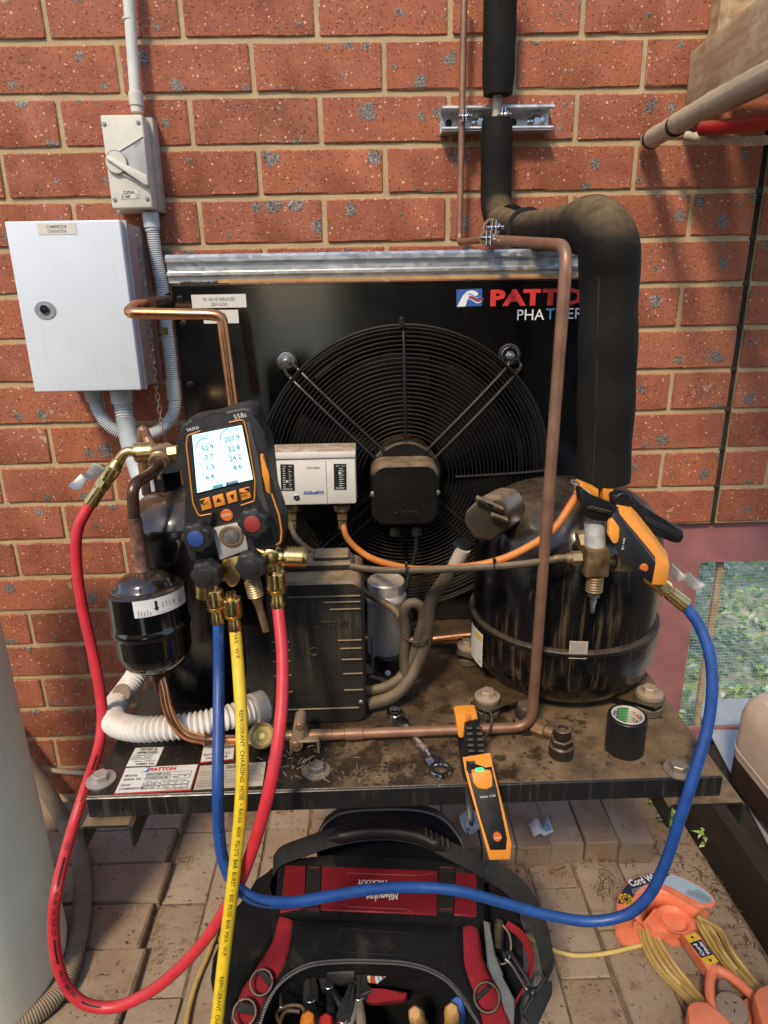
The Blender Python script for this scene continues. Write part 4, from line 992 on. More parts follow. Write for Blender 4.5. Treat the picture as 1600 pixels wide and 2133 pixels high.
# ------------------------------------------------------------------ dual pressure switch
ps = thing('pressure_switch', 'white dual pressure switch box with two scale windows and a dusty top', 'pressure switch', at(655, 1000, -.53))
q = [at(563, 944, -.53), at(741, 937, -.53), at(742, 1052, -.53), at(572, 1053, -.53)]
x0, x1 = (q[0].x+q[3].x)/2, (q[1].x+q[2].x)/2; z0, z1 = (q[2].z+q[3].z)/2, (q[0].z+q[1].z)/2
bm = BM(); box(bm, Vector(((x0+x1)/2, -.506, (z0+z1)/2-.004)), (x1-x0, .048, z1-z0-.009), bev=.003, seg=2); body = finish('case', bm, SWITCHW, ps)
bm = BM(); box(bm, Vector(((x0+x1)/2, -.507, z1-.0045)), (x1-x0+.0016, .0515, .010), bev=.002, seg=2); finish('lid', bm, SWITCHW, ps)
Yq = -.5301
bm = BM(); box(bm, Vector((at(680, 1000, Yq).x, -.530, (z0+z1)/2-.006)), (.0007, .0012, z1-z0-.014)); finish('seam', bm, INKG, ps)
for (a, b, c_, d_), R in (((586, 967, 614, 1022), 0), ((696, 966, 722, 1020), 1)):
    s = Sheet('scale_window', at(a, d_, Yq), at(c_, d_, Yq), at(a, b, Yq), INK, ps)
    for k in range(9): s.rect(.16 if not R else .42, .14+k*.085, .18, .022, INKW); s.rect(.60, .16+k*.08, .22 if k % 2 else .12, .016, INKW)
    s.put('DIFF' if R else 'RANGE', .5, .03, .07, INKW, w=.7, align='C'); s.put('bar', .2, .90, .06, INKW); s.put('CUT' if R else 'MPa', .62, .90, .05, INKW)
    s.t(INKW).poly([s.P(u, v)+s.nrm*.0006 for u, v in ((.40, .30+.3*R), (.60, .36+.3*R), (.40, .42+.3*R))]); s.done()
tx = Text(); a = at(638, 977, Yq); tx.put('AUTO RESET', a, X_, Z_, w=at(667, 976, Yq).x-a.x, h=.0030, bold=.01); tx.done(INKG, ps)
tx = Text(); a = at(632, 1030, Yq); tx.put('SAGInoMIYA', a, X_, Z_, w=at(675, 1029, Yq).x-a.x, h=.0050, bold=.03, shear=.3); tx.done(INKB, ps)
screw('screw', at(618, 1036, -.5302), Vector((0, -1, 0)), .0042, CHROME, ps)
for p in (606, 712):
    c = at(p, 1050, -.505); bm = BM(); lathe(bm, c, Vector((0, 0, -1)), [(0, .012), (.008, .012), (.010, .010), (.012, .007)], 20); hexagon(bm, c+Vector((0, 0, -.012)), Vector((0, 0, -1)), .011, .0078); hexagon(bm, c+Vector((0, 0, -.025)), Vector((0, 0, -1)), .012, .0065); finish('flare_nut', bm, BRASSD, ps)
# capillaries
bk = [at(606, 1085, -.505), at(612, 1112, -.52), at(640, 1142, -.56), at(700, 1171, -.62), at(770, 1186, -.66), at(860, 1188, -.69), at(960, 1184, -.705), at(1080, 1176, -.715), at(1180, 1162, -.722)]
tag(tube('dark_capillary_tube', bk, .0042, SLEEVE), 'dusty black capillary line sagging from the pressure switch to the compressor valve', 'tube')
og = [at(714, 1090, -.505), at(722, 1118, -.52), at(765, 1158, -.58), at(840, 1182, -.66), at(870, 1186, -.684), at(940, 1184, -.697), at(1020, 1172, -.704), at(1080, 1150, -.708), at(1150, 1105, -.71), at(1190, 1050, -.70), at(1212, 1012, -.68)]
tag(tube('orange_capillary_tube', og, .0044, ORANGEH), 'orange sheathed capillary tube sagging from the pressure switch up to the insulated pipe', 'tube')
for p, Y in ((846, -.69), (1028, -.708)):
    c = at(p, 1186 if p < 900 else 1178, Y); bm = BM(); torus(bm, c, Vector((1, -.05, 0)), .0072, .0012, 20, 5); box(bm, c+Vector((0, -.004, .008)), (.003, .005, .005)); tag(finish('cable_tie', bm, RUBBER), ('black cable tie binding the orange and black capillaries below the fan motor' if p < 900 else 'black cable tie binding the orange and black capillaries near the compressor'), 'cable tie', 'cable ties on the capillaries')
# ------------------------------------------------------------------ relay box
rb = thing('relay_box', 'dusty black moulded plastic compressor relay box with ribbed sides', 'relay box', on(655, 1508, ZP))
YB = -.679
bl, br = on(561, 1512, ZP+.001), on(762, 1500, ZP+.001)
tlz = at(556, 1216, YB).z; xa, xb = at(556, 1300, YB).x, at(758, 1300, YB).x
bm = BM()
def rr2(x0, x1, z0, z1, r, y): return [Vector((p.x, y, p.y)) for p in roundrect(Vector(((x0+x1)/2, (z0+z1)/2, 0)), (x1-x0)/2, (z1-z0)/2, r, 0, 5)]
z0 = ZP+.002; z1 = tlz
rings = [[bm.verts.new(p) for p in rr2(xa+i, xb-i, z0+i, z1-i, .012, y)] for y, i in ((YB, .003), (YB+.003, 0), (YB+.030, -.0005), (YB+.032, .0015), (YB+.036, .0015), (YB+.038, -.0005), (YB+.085, -.0005), (YB+.087, .004))]
skin(bm, rings); body = finish('cover', bm, DUSTB, rb)
bm = BM(); box(bm, Vector(((xa+xb)/2+.004, YB+.055, z1+.004)), (.085, .04, .012), bev=.003); box(bm, Vector(((xa+xb)/2+.02, YB+.058, z1+.012)), (.045, .03, .008), bev=.002); finish('top_ridge', bm, DUSTB, rb)
dz = z1-z0
for k, (f, l) in enumerate(((.905, .088), (.865, .045), (.817, .038), (.603, .030), (.546, .027), (.468, .026), (.366, .025), (.247, .025))):
    z = z0+f*dz; bm = BM(); box(bm, Vector((xb-.003-l/2, YB-.0008, z)), (l, .0026, .0022), bev=.0007)
    finish('rib', bm, DUSTB, body)
    if k: bm = BM(); box(bm, Vector((xa+.003+.012, YB-.0008, z)), (.022, .0026, .0022), bev=.0007); finish('rib', bm, DUSTB, body)
bm = BM(); box(bm, Vector(((xa+xb)/2, YB-.0008, z0+.115*dz)), (xb-xa-.018, .0026, .0022), bev=.0007)
finish('rib', bm, DUSTB, body)
DX = mat('moulded_lettering', (.030, .028, .025), .4, var=.1, dust=.5)
tx = Text(); tx.put('Tecumseh', Vector((at(622, 1310, YB).x, YB, at(622, 1308, YB).z)), X_, Z_, w=.060, h=.0125, shear=.35, raise_=.0014, bold=.01); tx.put('TOP', Vector((at(684, 1235, YB).x, YB, z0+.945*dz)), X_, Z_, h=.0048, raise_=.0006)
a = Vector((at(614, 1470, YB).x, YB, at(614, 1470, YB).z))
tx.band(a, X_, Z_, .052, .054, .0005, .0005)
for k in range(12):
    if k in (3, 8): continue
    tx.put('WARNING' if k == 11 else ('REFER TO SERVICE LEAFLET', 'DISCONNECT POWER BEFORE', 'REMOVING THIS COVER', 'USE COPPER WIRE ONLY')[k % 4], a+X_*(.012 if k == 11 else .003)+Z_*(.003+k*.0042), X_, Z_, w=.022 if k == 11 else .044, h=.0022, raise_=.0003)
tx.done(DX, rb)
bm = BM(); c = Vector((at(655, 1357, YB).x, YB, at(655, 1357, YB).z)); lathe(bm, c, Vector((0, -1, 0)), [(-.001, .006), (.001, .0055), (.0004, .0045), (-.0005, .001)], 20); finish('centre_screw', bm, DUSTB, rb)
for p in ((752, 1462), (563, 1474)): screw('screw', Vector((at(*p, YB).x, YB, at(*p, YB).z)), Vector((0, -1, 0)), .003, STEELD, rb)
# ------------------------------------------------------------------ run capacitor in its clip
cp_ = thing('run_capacitor', 'bare aluminium run capacitor can standing beside the relay box', 'capacitor', on(805, 1370, ZP))
cc = (at(765, 1300, -.530)+at(846, 1300, -.530))/2; cr = (at(846, 1300, -.530)-at(765, 1300, -.530)).length/2-.001
zt, zb = at(805, 1212, -.530).z+.004, ZP+.018
bm = BM(); ax = Vector((.02, -.02, 1)).normalized(); c0 = Vector((cc.x-.002, -.5275, zb)); Hh = zt-zb
lathe(bm, c0, ax, [(0, cr-.004), (.003, cr-.0005), (Hh*.70, cr-.0005), (Hh*.735, cr+.0012), (Hh*.765, cr+.003), (Hh*.80, cr+.003), (Hh*.83, cr+.001), (Hh*.85, cr-.0008), (Hh*.985, cr-.0008), (Hh, cr-.0025), (Hh*.985, cr-.005)], 40); finish('can', bm, ALU, cp_)
bm = BM(); lathe(bm, Vector((at(812, 1400, -.548).x, -.545, ZP)), ax, [(0, .020), (.024, .0215)], 24); bt = finish('terminal_boot', bm, PLASB, cp_)
bm = BM(); a = at(808, 1402, -.566); lathe(bm, a, Vector((0, -1, .1)), [(0, .0045), (.0006, .004)], 12); finish('paint_dot', bm, INKW, bt)
bm = BM(); sweep(bm, fillet([Vector((cc.x-.030, -.545, ZP+.005)), Vector((cc.x-.022, -.565, ZP+.005)), Vector((cc.x-.022, -.56, ZP+.06))], .004), .0022, 6); box(bm, Vector((cc.x-.032, -.56, ZP+.006)), (.022, .02, .003)); finish('clip', bm, STEELD, cp_)
# ------------------------------------------------------------------ sleeved leads of the compressor
cb = thing('compressor_cable', 'dusty braided cable bundle looped and tied between relay box and compressor plug', 'cable', on(850, 1440, ZP))
tube('conduit_sleeve', [at(962, 1142, -.66), at(950, 1170, -.655), at(925, 1210, -.645), at(898, 1252, -.635), at(892, 1290, -.63), at(888, 1330, -.63), at(868, 1385, -.635), at(850, 1420, -.645), at(815, 1452, -.655), at(765, 1467, -.66)], .0085, SLEEVE, cb, 14)
tube('loop_sleeve', [at(845, 1420, -.642), at(842, 1370, -.635), at(845, 1310, -.63), at(842, 1275, -.63), at(856, 1256, -.632), at(876, 1262, -.63), at(882, 1285, -.628), at(874, 1320, -.63), at(858, 1370, -.632), at(836, 1410, -.64), at(800, 1432, -.65), at(760, 1440, -.652)], .0068, SLEEVE, cb, 12)
tube('capacitor_lead', [at(748, 1222, -.57), at(770, 1240, -.585), at(805, 1258, -.60), at(830, 1282, -.62), at(846, 1310, -.628)], .0050, SLEEVE, cb, 10)
tube('earth_lead', [at(770, 1410, -.59), at(800, 1420, -.60), at(822, 1440, -.605)], .004, SLEEVE, cb, 10)
for p, r in (((865, 1325), .0165), ((850, 1410), .0155)):
    c = at(*p, -.634); bm = BM(); torus(bm, c, Vector((.15, 0, 1)), r, .0016, 24, 5); finish('cable_tie', bm, RUBBER, cb)
pth = [at(760, 1330, -.50), at(880, 1332, -.505), at(985, 1322, -.52)]
tag(tube('copper_stub', pth, .0062, COPPER, None, 14), 'bright copper pipe running behind the capacitor to the compressor', 'copper pipe')
# ------------------------------------------------------------------ compressor
CC = Vector((.8195, -.572, 0)); CR = .1275
cm = thing('compressor', 'big black dusty hermetic compressor with a domed top and welded waist', 'compressor', (CC.x, CC.y, ZP))
bm = BM(); zbnd = at(1175, 1266, -.572).z
prof = [(ZP+.009, .070), (ZP+.013, .092), (ZP+.022, .108), (ZP+.036, .119), (ZP+.054, .1255), (ZP+.075, CR), (zbnd-.004, CR)]
lathe(bm, Vector((CC.x, CC.y, 0)), Z_, prof, 64); low = finish('lower_shell', bm, SHELL, cm, angle=50)
zt = .984; bm = BM()
prof = [(zbnd-.01, .1225), (zbnd+.06, .1235), (zt-.075, .1225), (zt-.055, .1195), (zt-.038, .1125), (zt-.024, .101), (zt-.013, .085), (zt-.006, .066), (zt-.0015, .040), (zt, .006)]
lathe(bm, Vector((CC.x, CC.y, 0)), Z_, prof, 64)
# shallow pressed dishes on the dome
for v in bm.verts:
    for (dx, dy, dz), r, dep in (((-.06, -.085, .925), .05, .010), ((.055, -.09, .925), .05, .008), ((.0, -.02, .985), .04, .006)):
        d = (v.co-Vector((CC.x+dx, CC.y+dy, dz))).length
        if d < r: v.co -= (v.co-Vector((CC.x, CC.y, .9))).normalized()*dep*(1-(d/r)**2)
finish('upper_shell', bm, SHELL, cm, angle=50)
bm = BM(); lathe(bm, Vector((CC.x, CC.y, zbnd-.006)), Z_, [(0, CR-.002), (.0005, CR+.0003), (.0025, CR+.0014), (.006, CR+.0015), (.0078, CR+.0003), (.009, CR-.004)], 64); finish('weld_band', bm, mat('dusty_weld', (.010, .008, .006), .45, var=.6, scale=120, dust=.28, bump=.9, bscale=350), cm)
def on_shell(px, py, R):
    d = ray(px, py); o = CAM-CC; a = d.x*d.x+d.y*d.y; b_ = 2*(o.x*d.x+o.y*d.y); c = o.x*o.x+o.y*o.y-R*R; t = (-b_-math.sqrt(b_*b_-4*a*c))/(2*a); return CAM+d*t
# paper labels wrapped on the shell
def shell_label(name, a, b, m, R=CR, n=8):
    p0, p1 = on_shell(a[0], a[1], R), on_shell(b[0], b[1], R); a0 = math.atan2(p0.y-CC.y, p0.x-CC.x); a1 = math.atan2(p1.y-CC.y, p1.x-CC.x)
    bm = BM(); prev = None
    for k in range(n+1):
        an = a0+(a1-a0)*k/n; d = Vector((math.cos(an), math.sin(an), 0)); row = [bm.verts.new(CC+d*(R+.0008)+Z_*z) for z in (p1.z, p0.z)]
        if prev: bm.faces.new((prev[0], row[0], row[1], prev[1]))
        prev = row
    return finish(name, bm, m, cm, recalc=False)
shell_label('white_sticker', (1187, 1334), (1222, 1372), PAPERD)
shell_label('white_sticker', (1189.5, 1337), (1219.5, 1362), mat_flat('sticker_grey_print', (.34, .30, .26)), CR+.0004)
shell_label('side_label', (984, 1294), (1005, 1391), PAPER, CR-.0006)
shell_label('side_label_stripe', (991, 1312), (1004, 1337), mat_flat('label_yellow', (.62, .46, .04)), CR-.0002)
shell_label('side_label_print', (997, 1372), (1003, 1381), INKG, CR-.0002)
# plug cover
q = [(966, 1068), (1001, 1033), (1042, 1038), (1062, 1070), (1058, 1104), (1022, 1130), (986, 1124), (964, 1092)]
tcv = traced('terminal_cover', [(x, y, -.672-.0004*(1100-y)*.2) for x, y in q], None, Vector((.030, .048, -.004)), DUSTB, cm, bev=.006, seg=3)
tcv.data.materials[0] = mat('terminal_cover_brown', (.055, .042, .030), .34, var=.25, dust=.95, dustcol=(.28, .20, .12), coat=.3)
bm = BM()
c = at(1022, 1058, -.668)
for k, (x, y) in enumerate(((1010, 1045), (1030, 1055), (1040, 1078))): box(bm, at(x, y, -.680), (.022, .012, .006), R=Matrix.Rotation(.4, 3, 'Y'), bev=.0015)
finish('clip', bm, DUSTB, tcv)
tx = Text(); o = at(982, 1092, -.6765)
for k, s_ in enumerate(('CAUTION', 'DISCONNECT', 'BEFORE', 'SERVICING')): tx.put(s_, at(978+3*k, 1074+9*k, -.6785+.0005*k), Vector((.93, 0, .36)), Vector((-.36, 0, .93)), w=.022, h=.0028)
tx.done(DX, tcv)
bm = BM(); a, b = at(966, 1130, -.662), at(950, 1168, -.655); lathe(bm, a, b-a, [(0, .010), (.005, .0115), (.010, .009), ((b-a).length*.8, .0095)], 16); finish('cable_clamp', bm, PLASB, cm)
bm = BM(); a, b = at(966, 1142, -.667), at(948, 1178, -.660); lathe(bm, a, b-a, [(0, .0088), ((b-a).length, .0088)], 16); finish('white_tape', bm, PAPERD, cm)
# feet on rubber grommets with hold-down bolts
def foot(px, py, zoff=.0, big=1.0):
    c = on(px, py, ZP+.002); f = Vector((c.x-CC.x, c.y-CC.y, 0)); r = f.length; f.normalize(); s = Vector((-f.y, f.x, 0))
    bm = BM(); z = Z_*(ZP+.020)
    def P(d, w): return Vector((CC.x, CC.y, 0))+f*d+s*w+z
    slab(bm, [P(.06, -.045), P(r-.01, -.020), P(r+.015, -.016), P(r+.019, 0), P(r+.015, .016), P(r-.01, .020), P(.06, .045)], Vector((0, 0, -.004)), .0012, 1); ft = finish('foot', bm, SHELL, cm)
    c = Vector((c.x, c.y, ZP)); bm = BM(); lathe(bm, c, Z_, [(.003, .0165*big), (.012, .017*big), (.013, .013*big), (.0145, .013*big), (.016, .0165*big), (.026, .0160*big), (.028, .013*big)], 28); finish('grommet', bm, mat('grommet_grey', (.085, .07, .055), .7, var=.3, dust=.8) if 'grommet_grey' not in MATS else MATS['grommet_grey'], cm)
    bolt(cm, c+Z_*.028, Z_, .0095, .0165, MATS.get('tan_washer') or mat('tan_washer', (.48, .38, .27), .5, .4, var=.2, dust=.5))
foot(1014, 1487); foot(1349, 1480, big=1.1); foot(975, 1378)
# ------------------------------------------------------------------ suction service valve with gauge fitting
sv = thing('suction_valve', 'rusty square brass service valve on the front of the compressor', 'valve', at(1240, 1160, -.72))
YVV = -.722
a, b = at(1240, 1080, YVV), at(1240, 1142, YVV)
bm = BM(); cyl(bm, at(1238, 1088, YVV+.012), at(1240, 1140, YVV+.006), .0115, 18); finish('frosted_sleeve', bm, mat('frosted_sleeve', (.42, .42, .42), .55, var=.25, scale=90), sv)
c = at(1239, 1166, YVV+.004); bm = BM(); box(bm, c, (.027, .026, .034), bev=.0025, seg=2); finish('valve_body', bm, mat('rusty_brass', (.20, .135, .065), .5, .55, var=.6, scale=70, dust=.5), sv)
bm = BM(); zc = at(1240, 1200, YVV); P = []
for k in range(13): P.append((k*.0016, .0098 if k % 2 else .0086))
lathe(bm, zc, Vector((0, 0, -1)), P+[(.021, .0075)], 24); finish('thread', bm, MATS['rusty_brass'], sv)
bm = BM(); lathe(bm, zc-Z_*.021, Vector((0, 0, -1)), [(0, .0072), (.004, .0072), (.005, .0045), (.012, .0042), (.014, .0030), (.024, .0030), (.025, .0022)], 8); finish('stem', bm, STEEL, sv)
a = at(1210, 1162, YVV+.002); bm = BM(); hexagon(bm, a, Vector((-1, 0, 0)), .011, .0082); lathe(bm, a+Vector((-.011, 0, 0)), Vector((-1, 0, 0)), [(0, .006), (.004, .006), (.006, .0045), (.020, .0042)], 16); finish('flare_nut', bm, BRASSD, sv)
a = at(1204, 1128, YVV+.020); bm = BM(); hexagon(bm, a, Vector((.5, 0, .1)), .024, .012); finish('hex_block', bm, BRASSD, sv)
a = at(1268, 1172, YVV+.002); bm = BM(); cyl(bm, a-Vector((.004, 0, 0)), a+Vector((.010, 0, 0)), .0062, 14); finish('side_port', bm, RUBBER, sv)
bm = BM(); knurl(bm, at(1282, 1172, YVV+.002), Vector((1, 0, -.06)), .017, .0108); e = at(1282, 1172, YVV+.002)+Vector((.017, 0, -.001)); lathe(bm, e, Vector((1, 0, -.06)), [(0, .0095), (.002, .0088)], 20); finish('knurled_cap', bm, BRASSD, sv)
bm = BM(); lathe(bm, Vector((c.x, c.y+.01, c.z)), Vector((-.12, 1, 0)), [(0, .012), (.04, .013)], 18); finish('shell_stub', bm, SHELL, sv)
# ------------------------------------------------------------------ receiver
RC = Vector((.3155, -.607, 0)); RR = .0635
rc = thing('liquid_receiver', 'tall black liquid receiver cylinder standing behind the gauge', 'receiver', (RC.x, RC.y, ZP))
bm = BM(); ztp = 1.003
lathe(bm, RC, Z_, [(ZP+.012, .020), (ZP+.014, .045), (ZP+.022, .058), (ZP+.034, RR), (ztp-.055, RR), (ztp-.052, RR+.0016), (ztp-.040, RR+.0016), (ztp-.036, RR+.0006), (ztp-.022, .056), (ztp-.010, .042), (ztp-.003, .024), (ztp, .006)], 56); finish('shell', bm, RECV, rc)
bm = BM(); lathe(bm, RC, Z_, [(ZP+.0005, .046), (ZP+.016, .044), (ZP+.018, .04)], 32); finish('foot_ring', bm, BLACK, rc)
vz = at(345, 1010, -.607)
cx, cy = at(344, 960, -.607).x, -.607
bm = BM(); hexagon(bm, Vector((cx, cy, ztp-.008)), Z_, .034, .0165); finish('valve_base', bm, GLOSSB, rc)
bm = BM(); hexagon(bm, Vector((cx, cy, ztp+.022)), Z_, .022, .0185); lathe(bm, Vector((cx, cy, ztp+.044)), Z_, [(0, .013), (.006, .011)], 20); finish('hex_nut', bm, STEELD, rc)
vc = at(338, 945, -.612); bm = BM(); box(bm, vc, (.026, .026, .022), R=Matrix.Rotation(.5, 3, 'Z'), bev=.003, seg=2); lathe(bm, Vector((vc.x, vc.y, vc.z-.03)), Z_, [(0, .010), (.03, .010)], 16); finish('valve_body', bm, mat('tarnished_brass', (.36, .25, .15), .38, .75, var=.4, scale=70, dust=.6), rc)
bm = BM(); lathe(bm, vc+Vector((0, -.006, -.004)), (at(322, 970, -.655)-vc), [(0, .0125), (.012, .0125), (.013, .011), (.020, .010)], 20); finish('solder_cup', bm, MATS['tarnished_brass'], rc)
bm = BM(); hexagon(bm, at(352, 944, -.618), Vector((1, 0, .12)), .012, .009); finish('stem_nut', bm, BRASSD, rc)
pp = thing('receiver_copper_bend', 'short copper bend rising behind the receiver valve', 'copper pipe', at(300, 930, -.57))
bm = BM(); sweep(bm, fillet([at(325, 950, -.59), at(306, 912, -.575), at(297, 890, -.575), at(293, 940, -.57), at(306, 1030, -.57)], .008), .0062, 14); finish('pipe', bm, COPPERD, pp)
# ------------------------------------------------------------------ filter drier with its pipes
fdr = thing('filter_drier', 'gloss black filter drier canister with a white wrap label', 'filter drier', at(305, 1280, -.705))
DT, DB = at(297, 1190, -.712), at(330, 1391, -.722); ax = (DT-DB).normalized(); HL = (DT-DB).length
bm = BM(); DR = .0428
lathe(bm, DB, ax, [(0, .017), (.003, .026), (.009, .0345), (.017, .0395), (.027, .042), (HL*.40, .0425), (HL*.425, DR+.0006), (HL*.445, DR+.0018), (HL*.475, DR+.0018), (HL*.495, DR+.0002), (HL*.51, DR), (HL*.80, DR), (HL*.83, DR+.0004), (HL*.855, DR-.003), (HL*.86, DR-.008), (HL*.855, DR-.010), (HL*.868, .0315), (HL*.905, .0305), (HL*.945, .027), (HL*.975, .021), (HL*.995, .013), (HL*1.01, .009)], 56); dr = finish('canister', bm, GLOSSB, fdr)
x_, y_ = frame(ax)
def on_drier(px, py, R):
    o = CAM-DB; d = ray(px, py); dp = d-ax*d.dot(ax); op = o-ax*o.dot(ax); a = dp.dot(dp); b_ = 2*dp.dot(op); c = op.dot(op)-R*R; t = (-b_-math.sqrt(max(0, b_*b_-4*a*c)))/(2*a); return CAM+d*t
pa, pb = on_drier(279, 1275, DR), on_drier(383, 1232, DR)
def cyl_co(p): r = p-DB; h = r.dot(ax); r -= ax*h; return math.atan2(r.dot(y_), r.dot(x_)), h
(a0, h0), (a1, h1) = cyl_co(pa), cyl_co(pb)
da = (a1-a0+PI) % (2*PI)-PI; hm = (h0+h1)/2
class DLabel:
    def pt(s, u, v, lift): a = a0+da*u; return DB+ax*(hm-.0095+.019*v+0.0)+(x_*math.cos(a)+y_*math.sin(a))*(DR+lift)
DL = DLabel(); bm = BM(); prev = None
for k in range(17):
    row = [bm.verts.new(DL.pt(k/16, v, .0007)) for v in (0, 1)]
    if prev: bm.faces.new((prev[0], row[0], row[1], prev[1]))
    prev = row
lb = finish('wrap_label', bm, PAPER, fdr, recalc=False); lb.data.materials[0] = mat_flat('label_clean_white', (.72, .72, .72))
def drier_text(body, u, v, h, rot=False):
    vs, fs, x0, x1, y1 = textmesh(body, bold=.01); bm = drier_text.bm; Wd = DR*abs(da); out = []
    for q in vs:
        X, Y = (q.x-x0)/y1*h, q.y/y1*h
        if rot: X, Y = -Y, X
        out.append(bm.verts.new(DL.pt(u+X/Wd, v+Y/.019, .0011)))
    for f in fs: bm.faces.new([out[i] for i in f])
drier_text.bm = BM()
for k in range(5): drier_text(('ORIGINAL', 'MADE IN', 'SERIAL', 'NO 0412', 'TYPE')[k], .08+.045*k, .06, .0012, True)
for k in range(3): drier_text(('MAX PS', '42 BAR', '610 PSI')[k], .46+.06*k, .40, .0013, True)
drier_text('EAC', .80, .30, .0030, True); drier_text('UL', .67, .42, .0028, True); drier_text('021', .90, .45, .002, True)
for u in (.40, .74): drier_text('..............', u-.05, .10, .0004)
bm = drier_text.bm
def dpoly(pts): bm.faces.new([bm.verts.new(DL.pt(u, v, .0011)) for u, v in pts])
dpoly([(.33, .85), (.33, .45), (.31, .45), (.35, .22), (.39, .45), (.37, .45), (.37, .85)])
finish('lettering', bm, INK, lb, recalc=False)
for h, col in ((0, 0),): pass
# pipe from receiver valve down into the drier
bm = BM(); sweep(bm, fillet([at(336, 958, -.625), at(318, 985, -.66), at(284, 1005, -.700), at(276, 1022, -.708), at(279, 1075, -.711), DT+ax*.002], .014, 7), .0066, 16); finish('inlet_pipe', bm, COPPERB, fdr)
bm = BM(); sweep(bm, smooth_path([DT-ax*.004, DT+ax*.004, at(288, 1130, -.7115), at(279, 1076, -.711)], .004), lambda s, L: .0098 if s < .006 else .0078, 16); finish('inlet_sleeve', bm, mat('flux_stained_copper', (.24, .13, .10), .5, .5, var=.6, scale=90), fdr)
bm = BM(); SE = at(531, 1541, -.722); 
path = smooth_path([DB-ax*.001, at(341, 1430, -.728), at(349, 1470, -.734), at(362, 1503, -.737), at(385, 1530, -.735), at(420, 1540, -.730), at(470, 1542, -.724), SE], .004); sweep(bm, path, .0064, 16); finish('outlet_pipe', bm, COPPER, fdr)
bm = BM(); lathe(bm, DB+ax*.002, -ax, [(0, .010), (.004, .0095), (.03, .0085), (.034, .007)], 16); finish('outlet_sleeve', bm, COPPERB, fdr)
bm = BM(); a = at(428, 1541, -.729); lathe(bm, a, X_, [(0, .0066), (.001, .0073), (.022, .0073), (.023, .0066)], 16); finish('brazed_joint', bm, COPPERB, fdr)
# sight glass and clamped valve on the liquid line
sg = thing('sight_glass', 'round brass sight glass with a pale yellow moisture dot', 'sight glass', at(546, 1530, -.722))
c = at(547, 1536, -.726); n_ = (CAM-c).normalized(); n_ = (n_*.55+Vector((-.02, -.35, .6))).normalized()
bm = BM(); lathe(bm, c-n_*.012, n_, [(-.014, .009), (0, .0125), (.016, .0145), (.020, .0158), (.0235, .0158), (.0245, .0148), (.0225, .0120), (.014, .0118)], 32); finish('body', bm, BRASSD, sg)
bm = BM(); lathe(bm, c+n_*.0065, n_, [(0, .0119), (.0005, .0119)], 24); dl = finish('dial', bm, mat_flat('sight_glass_dial', (.42, .30, .06), .25), sg)
x2, y2 = frame(n_); tx = Text(); tx.disc(c+n_*.0072, x2, y2, .0032); tx.done(mat_flat('moisture_dot', (.70, .60, .18)), dl)
bm = BM()
for k in range(5):
    a = PI*(.15+.7*k/4); box(bm, c+n_*.0071+(x2*math.cos(a)+y2*math.sin(a))*.0085, (.0012, .001, .0022))
torus(bm, c+n_*.0070, n_, .0058, .0007, 24, 4); finish('dial_print', bm, INKG, dl)
bm = BM(); a = at(571, 1533, -.720); hexagon(bm, a, Vector((1, 0, .03)), .010, .0085); lathe(bm, a+X_*.010, X_, [(0, .0068), (.012, .0068)], 16); a2 = at(524, 1541, -.722); hexagon(bm, a2-X_*.004, X_, .008, .008); finish('union_nut', bm, BRASSD, sg)
bv = thing('shutoff_clamp', 'dusty clamp block holding the liquid line on its steel bracket', 'pipe clamp', at(625, 1550, -.71))
q = [(612, 1508), (622, 1502), (634, 1506), (636, 1522), (631, 1560), (622, 1570), (608, 1568), (603, 1556)]
traced('clamp_block', q, -.733, Vector((0, .024, 0)), mat('dusty_clamp', (.24, .165, .10), .6, var=.25, dust=.6), bv, .004, 3)
for p in ((624, 1512), (616, 1550)): screw('screw', at(*p, -.7335), Vector((0, -1, 0)), .0052, COPPERD, bv, .003)
a = on(620, 1605, ZP); bm = BM()
box(bm, Vector((a.x+.006, -.722, ZP+.016)), (.036, .024, .003), bev=.001); box(bm, Vector((a.x-.0105, -.722, ZP+.008)), (.003, .024, .016)); box(bm, Vector((a.x+.0225, -.722, ZP+.008)), (.003, .024, .016)); lathe(bm, Vector((a.x+.002, -.722, ZP+.0175)), Z_, [(0, .009), (.010, .008)], 16); finish('bracket', bm, MATS['dusty_clamp'], bv)
# ------------------------------------------------------------------ print on the base plate
zl = ZP+.0002
s = Sheet('rating_plate', on(237, 1656, zl), on(398, 1647, zl), on(262, 1601, zl), mat_flat('rating_plate_red', (.50, .035, .03)), bp)
s.o.data.materials[0] = MATS['rating_plate_red']
s2 = Sheet('rating_plate', s.P(.012, .03), s.P(.988, .03), s.P(.012, .97), PAPERD, bp, lift=.0004)
s2.o.data.materials[0] = PAPER
t = s2
t.put('PATTON', .35, .80, .15, INKR, w=.36, bold=.045)
t.t(INKB).poly([t.P(u, v)+t.nrm*.0004 for u, v in ((.24, .78), (.29, .97), (.34, .97), (.335, .78))]); t.t(INKW).poly([t.P(u, v)+t.nrm*.0006 for u, v in ((.25, .79), (.28, .92), (.325, .93), (.30, .84), (.275, .79))])
for txt, v in (('MODEL', .62), ('SERIAL No', .47), ('FANS', .24), ('COMPRESSOR', .09)): t.put(txt, .04, v, .075, bold=.01)
t.band(.33, .60, .62, .13, .0005); t.band(.33, .44, .34, .13, .0005); t.band(.78, .44, .17, .13, .0005)
t.put('PHAT150B-1F-Z-L', .345, .63, .075, w=.32, bold=.01); t.put('TSW07C04138', .345, .47, .075, w=.29, bold=.01); t.put('OIL', .70, .47, .07); t.put('-', .86, .47, .07)
t.band(.33, .20, .62, .13, .0005); t.band(.33, .06, .62, .13, .0005)
